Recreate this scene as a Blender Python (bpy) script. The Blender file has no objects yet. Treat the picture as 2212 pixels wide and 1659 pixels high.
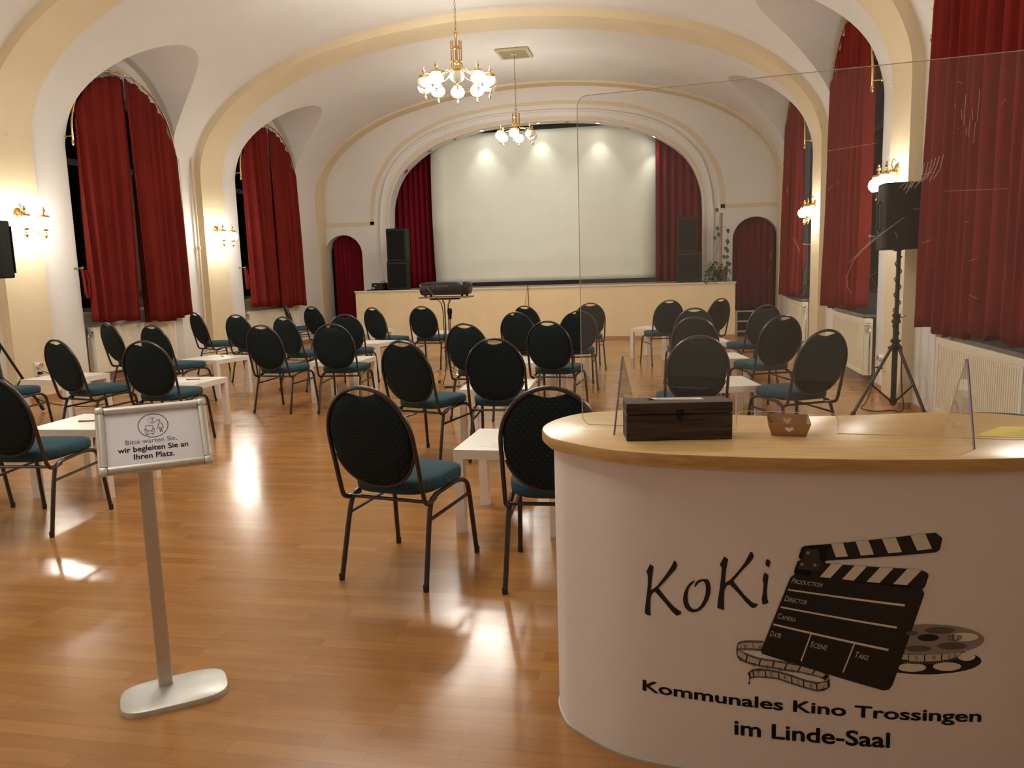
import bpy, bmesh, math, random
from mathutils import Vector, Matrix
random.seed(7)
PI = math.pi
SC = bpy.context.scene
COL = SC.collection

# ---------------------------------------------------------------- camera
CAM_F = 1706.826            # focal length in pixels of the 2212 px wide frame
YAW, PITCH, ROLL = math.radians(11.0383), math.radians(8.1781), math.radians(-1.7176)
def make_camera():
    f = Vector((-math.sin(YAW)*math.cos(PITCH), math.cos(YAW)*math.cos(PITCH), -math.sin(PITCH)))
    r0 = Vector((math.cos(YAW), math.sin(YAW), 0)); u0 = r0.cross(f)
    r = math.cos(ROLL)*r0 + math.sin(ROLL)*u0
    u = -math.sin(ROLL)*r0 + math.cos(ROLL)*u0
    cam = bpy.data.cameras.new('camera'); o = bpy.data.objects.new('camera', cam); COL.objects.link(o)
    cam.sensor_width = 36.0; cam.sensor_fit = 'HORIZONTAL'; cam.lens = 36.0*CAM_F/2212.0
    cam.clip_start = 0.02; cam.clip_end = 100
    o.matrix_world = Matrix(((r.x, u.x, -f.x, 0), (r.y, u.y, -f.y, 0), (r.z, u.z, -f.z, 1.36), (0, 0, 0, 1)))
    SC.camera = o
make_camera()

# ---------------------------------------------------------------- world, exposure
W = bpy.data.worlds.new('night'); SC.world = W; W.use_nodes = True
W.node_tree.nodes['Background'].inputs[0].default_value = (0.01, 0.015, 0.03, 1)
W.node_tree.nodes['Background'].inputs[1].default_value = 0.15
vs = SC.view_settings
vs.view_transform = 'Standard'; vs.look = 'None'; vs.gamma = 1; vs.use_curve_mapping = False
vs.exposure = 0.0
SC.cycles.use_denoising = True
SC.cycles.max_bounces = 8; SC.cycles.diffuse_bounces = 5; SC.cycles.transparent_max_bounces = 16
SC.cycles.sample_clamp_indirect = 6.0
SC.cycles.caustics_reflective = False; SC.cycles.caustics_refractive = False
LAMP_E = 106.0               # radiance of a lit opal shade
SPOT_W = 24.0               # downlights over the screen
REAR_FILL_W = 14.0              # unseen fill light added behind the camera

# ---------------------------------------------------------------- materials
def mat(name, col, rough=0.6, metal=0.0, spec=0.5, noise=None, bump=None, emit=None, sheen=0):
    m = bpy.data.materials.new(name); m.use_nodes = True
    nt = m.node_tree; b = nt.nodes['Principled BSDF']
    b.inputs['Base Color'].default_value = (*col, 1); b.inputs['Roughness'].default_value = rough
    b.inputs['Metallic'].default_value = metal; b.inputs['Specular IOR Level'].default_value = spec
    if sheen: b.inputs['Sheen Weight'].default_value = sheen; b.inputs['Sheen Tint'].default_value = (*[min(1, c*3+.05) for c in col], 1)
    if noise:
        sc, amt = noise
        tc = nt.nodes.new('ShaderNodeTexCoord'); n = nt.nodes.new('ShaderNodeTexNoise'); n.inputs['Scale'].default_value = sc; n.inputs['Detail'].default_value = 4
        mr = nt.nodes.new('ShaderNodeMapRange'); mr.inputs[1].default_value = .3; mr.inputs[2].default_value = .7; mr.inputs[3].default_value = 1-amt; mr.inputs[4].default_value = 1+amt
        mx = nt.nodes.new('ShaderNodeMix'); mx.data_type = 'RGBA'; mx.blend_type = 'MULTIPLY'; mx.inputs[0].default_value = 1
        mx.inputs[6].default_value = (*col, 1)
        nt.links.new(tc.outputs['Object'], n.inputs['Vector']); nt.links.new(n.outputs['Fac'], mr.inputs[0]); nt.links.new(mr.outputs[0], mx.inputs[7]); nt.links.new(mx.outputs[2], b.inputs['Base Color'])
    if bump:
        sc, st = bump
        tc = nt.nodes.new('ShaderNodeTexCoord'); n = nt.nodes.new('ShaderNodeTexNoise'); n.inputs['Scale'].default_value = sc; n.inputs['Detail'].default_value = 3
        bp = nt.nodes.new('ShaderNodeBump'); bp.inputs['Strength'].default_value = st; bp.inputs['Distance'].default_value = .01
        nt.links.new(tc.outputs['Object'], n.inputs['Vector']); nt.links.new(n.outputs['Fac'], bp.inputs['Height']); nt.links.new(bp.outputs[0], b.inputs['Normal'])
    if emit:
        b.inputs['Emission Color'].default_value = (*emit[0], 1); b.inputs['Emission Strength'].default_value = emit[1]
    return m

def fabric_mat(name, col, dot):
    # dark cloth with a woven diamond grid of pale pin dots
    m = mat(name, col, .85, spec=.25, bump=(350, .15)); nt = m.node_tree; b = nt.nodes['Principled BSDF']
    tc = nt.nodes.new('ShaderNodeTexCoord'); sp = nt.nodes.new('ShaderNodeSeparateXYZ'); nt.links.new(tc.outputs['Object'], sp.inputs[0])
    def M(op, a, c=None):
        n = nt.nodes.new('ShaderNodeMath'); n.operation = op
        for i, v in enumerate((a, c)):
            if v is None: continue
            if isinstance(v, (int, float)): n.inputs[i].default_value = v
            else: nt.links.new(v, n.inputs[i])
        return n.outputs[0]
    w = M('ADD', sp.outputs[1], sp.outputs[2])
    p = M('MULTIPLY', M('ADD', sp.outputs[0], w), 38.0); q = M('MULTIPLY', M('SUBTRACT', sp.outputs[0], w), 38.0)
    fp = M('SUBTRACT', M('FRACT', p), .5); fq = M('SUBTRACT', M('FRACT', q), .5)
    d = M('ADD', M('MULTIPLY', fp, fp), M('MULTIPLY', fq, fq))
    k = M('LESS_THAN', d, .006)
    mx = nt.nodes.new('ShaderNodeMix'); mx.data_type = 'RGBA'; nt.links.new(k, mx.inputs[0])
    mx.inputs[6].default_value = (*col, 1); mx.inputs[7].default_value = (*dot, 1); nt.links.new(mx.outputs[2], b.inputs['Base Color'])
    return m

def wood_floor():
    m = mat('laminate', (.4, .2, .08), .3, spec=.5); nt = m.node_tree; b = nt.nodes['Principled BSDF']
    tc = nt.nodes.new('ShaderNodeTexCoord')
    br = nt.nodes.new('ShaderNodeTexBrick'); br.inputs['Scale'].default_value = 1; br.inputs['Brick Width'].default_value = .42; br.inputs['Row Height'].default_value = .066
    br.inputs['Mortar Size'].default_value = .0009; br.inputs['Bias'].default_value = 0; br.offset = .37; br.squash = 1
    br.inputs['Color1'].default_value = (.33, .150, .046, 1); br.inputs['Color2'].default_value = (.41, .197, .064, 1); br.inputs['Mortar'].default_value = (.26, .12, .045, 1)
    mp = nt.nodes.new('ShaderNodeMapping'); mp.inputs['Scale'].default_value = (3, 34, 1)
    n = nt.nodes.new('ShaderNodeTexNoise'); n.inputs['Scale'].default_value = 1; n.inputs['Detail'].default_value = 5
    mr = nt.nodes.new('ShaderNodeMapRange'); mr.inputs[1].default_value = .3; mr.inputs[2].default_value = .7; mr.inputs[3].default_value = .92; mr.inputs[4].default_value = 1.07
    mx = nt.nodes.new('ShaderNodeMix'); mx.data_type = 'RGBA'; mx.blend_type = 'MULTIPLY'; mx.inputs[0].default_value = 1
    L = nt.links.new
    L(tc.outputs['Object'], br.inputs['Vector']); L(tc.outputs['Object'], mp.inputs[0]); L(mp.outputs[0], n.inputs['Vector']); L(n.outputs['Fac'], mr.inputs[0])
    L(br.outputs['Color'], mx.inputs[6]); L(mr.outputs[0], mx.inputs[7]); L(mx.outputs[2], b.inputs['Base Color'])
    n2 = nt.nodes.new('ShaderNodeTexNoise'); n2.inputs['Scale'].default_value = 1.3; n2.inputs['Detail'].default_value = 4
    r2 = nt.nodes.new('ShaderNodeMapRange'); r2.inputs[1].default_value = .3; r2.inputs[2].default_value = .7; r2.inputs[3].default_value = .15; r2.inputs[4].default_value = .27
    L(tc.outputs['Object'], n2.inputs['Vector']); L(n2.outputs['Fac'], r2.inputs[0]); L(r2.outputs[0], b.inputs['Roughness'])
    return m

def grain_mat(name, c1, c2, scale, rough=.4, wob=1.5):
    m = mat(name, c1, rough); nt = m.node_tree; b = nt.nodes['Principled BSDF']
    tc = nt.nodes.new('ShaderNodeTexCoord'); mp = nt.nodes.new('ShaderNodeMapping'); mp.inputs['Scale'].default_value = scale
    n = nt.nodes.new('ShaderNodeTexNoise'); n.inputs['Scale'].default_value = 1; n.inputs['Detail'].default_value = 6; n.inputs['Distortion'].default_value = wob
    cr = nt.nodes.new('ShaderNodeValToRGB'); cr.color_ramp.elements[0].position = .35; cr.color_ramp.elements[1].position = .68
    cr.color_ramp.elements[0].color = (*c1, 1); cr.color_ramp.elements[1].color = (*c2, 1)
    L = nt.links.new; L(tc.outputs['Object'], mp.inputs[0]); L(mp.outputs[0], n.inputs['Vector']); L(n.outputs['Fac'], cr.inputs[0]); L(cr.outputs[0], b.inputs['Base Color'])
    return m

def acrylic(name, veil=.055, tint=(.97, .97, .96)):
    # clear sheet: transmits straight through, mirrors at grazing angles, a diffuse veil imitating the reflected room
    m = bpy.data.materials.new(name); m.use_nodes = True; nt = m.node_tree; nt.nodes.clear()
    out = nt.nodes.new('ShaderNodeOutputMaterial'); tr = nt.nodes.new('ShaderNodeBsdfTransparent'); tr.inputs[0].default_value = (*tint, 1)
    gl = nt.nodes.new('ShaderNodeBsdfGlossy'); gl.inputs['Roughness'].default_value = .02; gl.inputs[0].default_value = (.9, .9, .9, 1)
    df = nt.nodes.new('ShaderNodeBsdfDiffuse'); df.inputs[0].default_value = (.8, .76, .72, 1)
    lw = nt.nodes.new('ShaderNodeLayerWeight'); lw.inputs[0].default_value = .5
    fr = nt.nodes.new('ShaderNodeMath'); fr.operation = 'POWER'; fr.inputs[1].default_value = 4.5; nt.links.new(lw.outputs['Facing'], fr.inputs[0])
    fa = nt.nodes.new('ShaderNodeMath'); fa.operation = 'MULTIPLY_ADD'; fa.inputs[1].default_value = .85; fa.inputs[2].default_value = .05; nt.links.new(fr.outputs[0], fa.inputs[0]); fr = fa
    m1 = nt.nodes.new('ShaderNodeMixShader'); m2 = nt.nodes.new('ShaderNodeMixShader'); m1.inputs[0].default_value = veil
    L = nt.links.new
    L(tr.outputs[0], m1.inputs[1]); L(df.outputs[0], m1.inputs[2]); L(fr.outputs[0], m2.inputs[0]); L(m1.outputs[0], m2.inputs[1]); L(gl.outputs[0], m2.inputs[2]); L(m2.outputs[0], out.inputs[0])
    return m

WARM = (1.0, .97, .87)
M = dict(
 wall=mat('plaster_white', (.75, .715, .67), .75, spec=.2, noise=(1.2, .03), bump=(60, .12)),
 cream=mat('plaster_cream', (.73, .605, .40), .7, spec=.25, noise=(1.5, .04), bump=(45, .15)),
 band=mat('painted_band', (.70, .58, .42), .75, spec=.2),
 stagefront=mat('stage_yellow', (.82, .67, .42), .7, spec=.25, noise=(2.5, .04), bump=(30, .2)),
 dark=mat('stage_black', (.012, .011, .011), .9, spec=.1),
 floor=wood_floor(),
 velvet=mat('red_velvet', (.16, .018, .014), .95, spec=.05, noise=(2, .12)),
 crimson=mat('crimson_velvet', (.155, .009, .017), .95, spec=.05),
 fabric=fabric_mat('teal_fabric', (.021, .058, .078), (.16, .22, .24)),
 fabric_shaded=fabric_mat('teal_fabric_shaded', (.0052, .012, .0145), (.075, .10, .10)),  # same cloth as the seats, shade on the backs put into the colour
 tube=mat('brown_black_tube', (.022, .014, .011), .28, spec=.6),
 rim=mat('back_edge_trim', (.035, .018, .014), .45),
 rubber=mat('black_rubber', (.012, .012, .012), .7),
 brass=mat('brass', (.72, .48, .18), .22, 1.0),
 darkbrass=mat('aged_brass', (.45, .34, .17), .35, 1.0),
 opal=mat('opal_glass', (.86, .80, .68), .25, emit=((1, .88, .7), .12)),
 lit=mat('opal_glass_lit', (1, .95, .85), .3, emit=(WARM, LAMP_E)),
 table=mat('white_foil', (.80, .74, .66), .35, noise=(6, .02)),
 paper=mat('paper', (.85, .82, .76), .8),
 paperline=mat('paper_print', (.60, .57, .52), .8),
 ink=mat('pen_dark', (.02, .02, .05), .3),
 pen=mat('pen_clear', (.75, .75, .78), .2),
 enamel=mat('radiator_enamel', (.80, .74, .60), .4),
 sillstone=mat('granite_sill', (.16, .15, .14), .3, noise=(60, .5)),
 plank=mat('white_planks', (.62, .62, .58), .6),
 glassdark=mat('night_glass', (.01, .012, .02), .08, spec=.6),
 wframe=mat('window_frame_paint', (.35, .34, .34), .5),
 black=mat('black_plastic', (.006, .006, .006), .45, spec=.3),
 grille=mat('speaker_grille', (.005, .005, .005), .7, spec=.2, bump=(220, .5)),
 chrome=mat('chrome', (.75, .73, .70), .15, 1.0),
 steel=mat('steel_pole', (.02, .02, .02), .4, .3),
 greybox=mat('speaker_side', (.011, .012, .011), .55, spec=.25),
 alu=mat('brushed_silver', (.62, .60, .57), .38, .75, noise=(40, .04)),
 alubase=mat('silver_base', (.60, .60, .57), .45, .55, noise=(18, .05)),
 white=mat('counter_white', (.78, .74, .72), .55, bump=(180, .06)),
 counterwood=grain_mat('counter_beech', (.66, .42, .16), (.78, .55, .26), (4, 45, 4), .28),
 counteredge=grain_mat('counter_edge', (.40, .22, .07), (.52, .31, .11), (6, 6, 40), .4),
 boxwood=grain_mat('burnt_wood', (.012, .007, .005), (.075, .045, .03), (5, 8, 90), .65, .6),
 boxlid=grain_mat('burnt_wood_lid', (.05, .035, .028), (.12, .085, .065), (5, 60, 60), .6, .5),
 iron=mat('black_iron', (.012, .011, .010), .4, .5),
 kraft=mat('kraft_card', (.38, .23, .12), .8, noise=(30, .06)),
 yellow=mat('yellow_paper', (.80, .60, .06), .7),
 yline=mat('yellow_paper_print', (.45, .30, .03), .7),
 acryl=acrylic('clear_acrylic'),
 acryledge=mat('acrylic_edge', (.62, .58, .54), .2),
 film=mat('lilac_edge_film', (.24, .17, .24), .4),
 scratch=mat('scratch', (.75, .70, .64), .5),
 screen=mat('projection_cloth', (.80, .83, .74), .85, spec=.1, noise=(3, .02)),
 soil=mat('soil', (.05, .035, .02), .9), moss=mat('moss_pole', (.36, .26, .14), .9, noise=(30, .2)),
 leaf=mat('leaf_green', (.03, .06, .015), .45, noise=(15, .3)), leaf2=mat('leaf_green_light', (.09, .13, .03), .5, noise=(15, .2)),
 stem=mat('stem_brown', (.14, .10, .05), .7), pot=mat('clay_pot', (.24, .17, .13), .6), pot2=mat('grey_pot', (.45, .43, .40), .6),
 green=mat('stair_carpet', (.018, .022, .012), .95), nosing=mat('stair_nosing', (.72, .62, .44), .5),
 skirt=mat('skirting_wood', (.42, .22, .11), .45), pipe=mat('pipe_paint', (.72, .60, .38), .35),
 socket=mat('socket_white', (.75, .70, .62), .4), plugred=mat('plug_red', (.32, .08, .07), .5),
 vent=mat('vent_mesh', (.30, .26, .15), .5, .4), ventframe=mat('vent_frame', (.55, .46, .28), .4, .4),
 projtop=mat('projector_shell', (.02, .02, .022), .25), projside=mat('projector_side', (.10, .09, .08), .4), lens=mat('panel_grey', (.20, .19, .18), .4),
 shelf=mat('stand_shelf_wood', (.30, .17, .10), .5),
 p_k=mat('print_black', (.008, .007, .007), .6), p_w=mat('print_cream', (.72, .66, .58), .6), p_g=mat('print_charcoal', (.03, .03, .03), .5), p_m=mat('print_screw', (.25, .24, .23), .5),
 p_f=mat('print_frame', (.50, .45, .40), .6), p_r=mat('print_reel', (.27, .235, .21), .6), p_d=mat('print_dark', (.10, .085, .08), .6),
 signpaper=mat('sign_paper', (.84, .83, .90), .5), hourglass=mat('print_red', (.35, .05, .05), .6), lightink=mat('print_light', (.09, .085, .09), .6),
)
FLOORM = M['floor']

# ---------------------------------------------------------------- mesh builder
class MB:
    def __init__(s): s.v = []; s.f = []; s.sm = []
    def add(s, vs_, fs, smooth=False):
        n = len(s.v); s.v += [tuple(p) for p in vs_]; s.f += [tuple(i+n for i in f) for f in fs]; s.sm += [smooth]*len(fs); return s
    def box(s, x0, x1, y0, y1, z0, z1):
        v = [(x, y, z) for z in (z0, z1) for y in (y0, y1) for x in (x0, x1)]
        return s.add(v, [(0, 2, 3, 1), (4, 5, 7, 6), (0, 1, 5, 4), (2, 6, 7, 3), (0, 4, 6, 2), (1, 3, 7, 5)])
    def tube(s, pts, r, n=10, closed=False, caps=True, sx=1.0):
        P = [Vector(p) for p in pts]; N = len(P); rs = r if isinstance(r, (list, tuple)) else [r]*N
        T = []
        for i in range(N):
            a = P[(i-1) % N] if (closed or i > 0) else P[i]; b = P[(i+1) % N] if (closed or i < N-1) else P[i]
            t = (b-a); T.append(t.normalized() if t.length > 1e-9 else Vector((0, 0, 1)))
        ref = Vector((0, 0, 1)) if abs(T[0].z) < .9 else Vector((1, 0, 0))
        nrm = (ref - T[0]*ref.dot(T[0])).normalized(); v = []
        for i in range(N):
            nrm = (nrm - T[i]*nrm.dot(T[i]))
            if nrm.length < 1e-6: nrm = T[i].orthogonal()
            nrm.normalize(); bn = T[i].cross(nrm)
            for k in range(n):
                a = 2*PI*k/n; v.append(P[i] + nrm*math.cos(a)*rs[i] + bn*math.sin(a)*rs[i]*sx)
        f = []
        for i in range(N if closed else N-1):
            j = (i+1) % N
            for k in range(n): f.append((i*n+k, i*n+(k+1) % n, j*n+(k+1) % n, j*n+k))
        s.add(v, f, True)
        if caps and not closed: s.add(v[:n], [tuple(range(n-1, -1, -1))]); s.add(v[-n:], [tuple(range(n))])
        return s
    def lathe(s, prof, c=(0, 0, 0), n=20, axis='z'):
        v = []
        for r, h in prof:
            for k in range(n):
                a = 2*PI*k/n; x, y = r*math.cos(a), r*math.sin(a)
                p = (x, y, h) if axis == 'z' else ((h, x, y) if axis == 'x' else (x, h, y))
                v.append((c[0]+p[0], c[1]+p[1], c[2]+p[2]))
        f = []
        for i in range(len(prof)-1):
            for k in range(n): f.append((i*n+k, i*n+(k+1) % n, (i+1)*n+(k+1) % n, (i+1)*n+k))
        s.add(v, f, True)
        if prof[0][0] > 1e-5: s.add(v[:n], [tuple(range(n-1, -1, -1))])
        if prof[-1][0] > 1e-5: s.add(v[-n:], [tuple(range(n))])
        return s
    def prism(s, poly, fn, d0, d1):
        # poly: 2D list, fn(a, b, d) -> 3D
        n = len(poly); v = [fn(a, b, d0) for a, b in poly] + [fn(a, b, d1) for a, b in poly]
        f = [tuple(range(n-1, -1, -1)), tuple(range(n, 2*n))] + [(i, (i+1) % n, n+(i+1) % n, n+i) for i in range(n)]
        return s.add(v, f)
    def ring(s, a, b, fn, d0, d1):
        # strip between two equal-length open 2D curves, extruded d0..d1
        n = len(a); v = [fn(*p, d) for d in (d0, d1) for p in a] + [fn(*p, d) for d in (d0, d1) for p in b]
        f = []
        for i in range(n-1):
            A0, A1, B0, B1 = i, n+i, 2*n+i, 3*n+i
            f += [(A0, A0+1, B0+1, B0), (A1, B1, B1+1, A1+1), (A0, A1, A1+1, A0+1), (B0, B0+1, B1+1, B1)]
        f += [(0, 2*n, 3*n, n), (n-1, 2*n-1, 4*n-1, 3*n-1)]
        return s.add(v, f)
    def grid(s, fn, nu, nv, smooth=True, closed_u=False):
        v = [fn(i/nu, j/nv) for j in range(nv+1) for i in range(nu + (0 if closed_u else 1))]
        w = nu if closed_u else nu+1
        f = [(j*w+i, j*w+(i+1) % w, (j+1)*w+(i+1) % w, (j+1)*w+i) for j in range(nv) for i in range(nu)]
        return s.add(v, f, smooth)
    def mesh(s, name, angle=35, fix=True):
        me = bpy.data.meshes.new(name); me.from_pydata(s.v, [], s.f)
        for p, k in zip(me.polygons, s.sm): p.use_smooth = k
        if fix:
            b = bmesh.new(); b.from_mesh(me); bmesh.ops.remove_doubles(b, verts=b.verts, dist=1e-5); bmesh.ops.recalc_face_normals(b, faces=b.faces); b.to_mesh(me); b.free()
        if any(s.sm): me.set_sharp_from_angle(angle=math.radians(angle))
        return me
    def build(s, name, m, parent=None, angle=35, fix=True, bevel=0):
        me = s.mesh(name, angle, fix); o = bpy.data.objects.new(name, me); COL.objects.link(o)
        if m: me.materials.append(m)
        if parent: o.parent = parent
        if bevel:
            md = o.modifiers.new('bevel', 'BEVEL'); md.width = bevel; md.segments = 2; md.limit_method = 'ANGLE'
        return o

def tag(o, label, cat, group=None):
    o['label'] = label; o['category'] = cat
    if group: o['group'] = group
    return o
def thing(name, label, cat, loc=(0, 0, 0), rz=0, group=None):
    o = bpy.data.objects.new(name, None); COL.objects.link(o); o.location = loc; o.rotation_euler = (0, 0, rz); o.empty_display_size = .05
    return tag(o, label, cat, group)
def struct(o): o['kind'] = 'structure'; return o
def copy_tree(o, parent=None):
    c = o.copy(); COL.objects.link(c)
    if parent: c.parent = parent
    for ch in list(o.children): copy_tree(ch, c)
    return c
def smooth_path(pts, n=6, closed=False):
    P = [Vector(p) for p in pts]; N = len(P); o = []
    for i in range(N if closed else N-1):
        p1, p2 = P[i], P[(i+1) % N]; p0 = P[i-1] if (closed or i > 0) else p1*2-p2; p3 = P[(i+2) % N] if (closed or i < N-2) else p2*2-p1
        for k in range(n):
            t = k/n; o.append(.5*((2*p1)+(p2-p0)*t+(2*p0-5*p1+4*p2-p3)*t*t+(3*p1-p0-3*p2+p3)*t**3))
    if not closed: o.append(P[-1])
    return o
def smooth2(pts, n=8): return [(p.x, p.y) for p in smooth_path([(a, b, 0) for a, b in pts], n)]
def cut(o, cutter):
    md = o.modifiers.new('cut', 'BOOLEAN'); md.operation = 'DIFFERENCE'; md.solver = 'EXACT'; md.object = cutter
    bpy.context.view_layer.update(); dg = bpy.context.evaluated_depsgraph_get()
    me = bpy.data.meshes.new_from_object(o.evaluated_get(dg)); o.modifiers.clear(); old = o.data; o.data = me; bpy.data.meshes.remove(old)
    me.name = o.name
    for p in me.polygons: p.use_smooth = True
    me.set_sharp_from_angle(angle=math.radians(25))
def text_mesh(body, bold=0.0, align='LEFT'):
    # flat outlines of a line of type, baseline at the origin, x to the right
    cu = bpy.data.curves.new('type', 'FONT'); cu.body = body; cu.size = 1; cu.align_x = align; cu.resolution_u = 4
    o = bpy.data.objects.new('type', cu); COL.objects.link(o); bpy.context.view_layer.update()
    me = bpy.data.meshes.new_from_object(o.evaluated_get(bpy.context.evaluated_depsgraph_get()))
    bpy.data.objects.remove(o); bpy.data.curves.remove(cu)
    v = [tuple(p.co) for p in me.vertices]; f = [tuple(p.vertices) for p in me.polygons]; bpy.data.meshes.remove(me)
    if bold:   # heavier weight: the outlines spread by a small step in eight directions
        n = len(v); V, F = [], []
        for k in range(8):
            dx, dy = bold*math.cos(PI*k/4), bold*math.sin(PI*k/4)
            V += [(a+dx, b+dy, c) for a, b, c in v]; F += [tuple(i+k*n for i in q) for q in f]
        v, f = V, F
    return v, f

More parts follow.
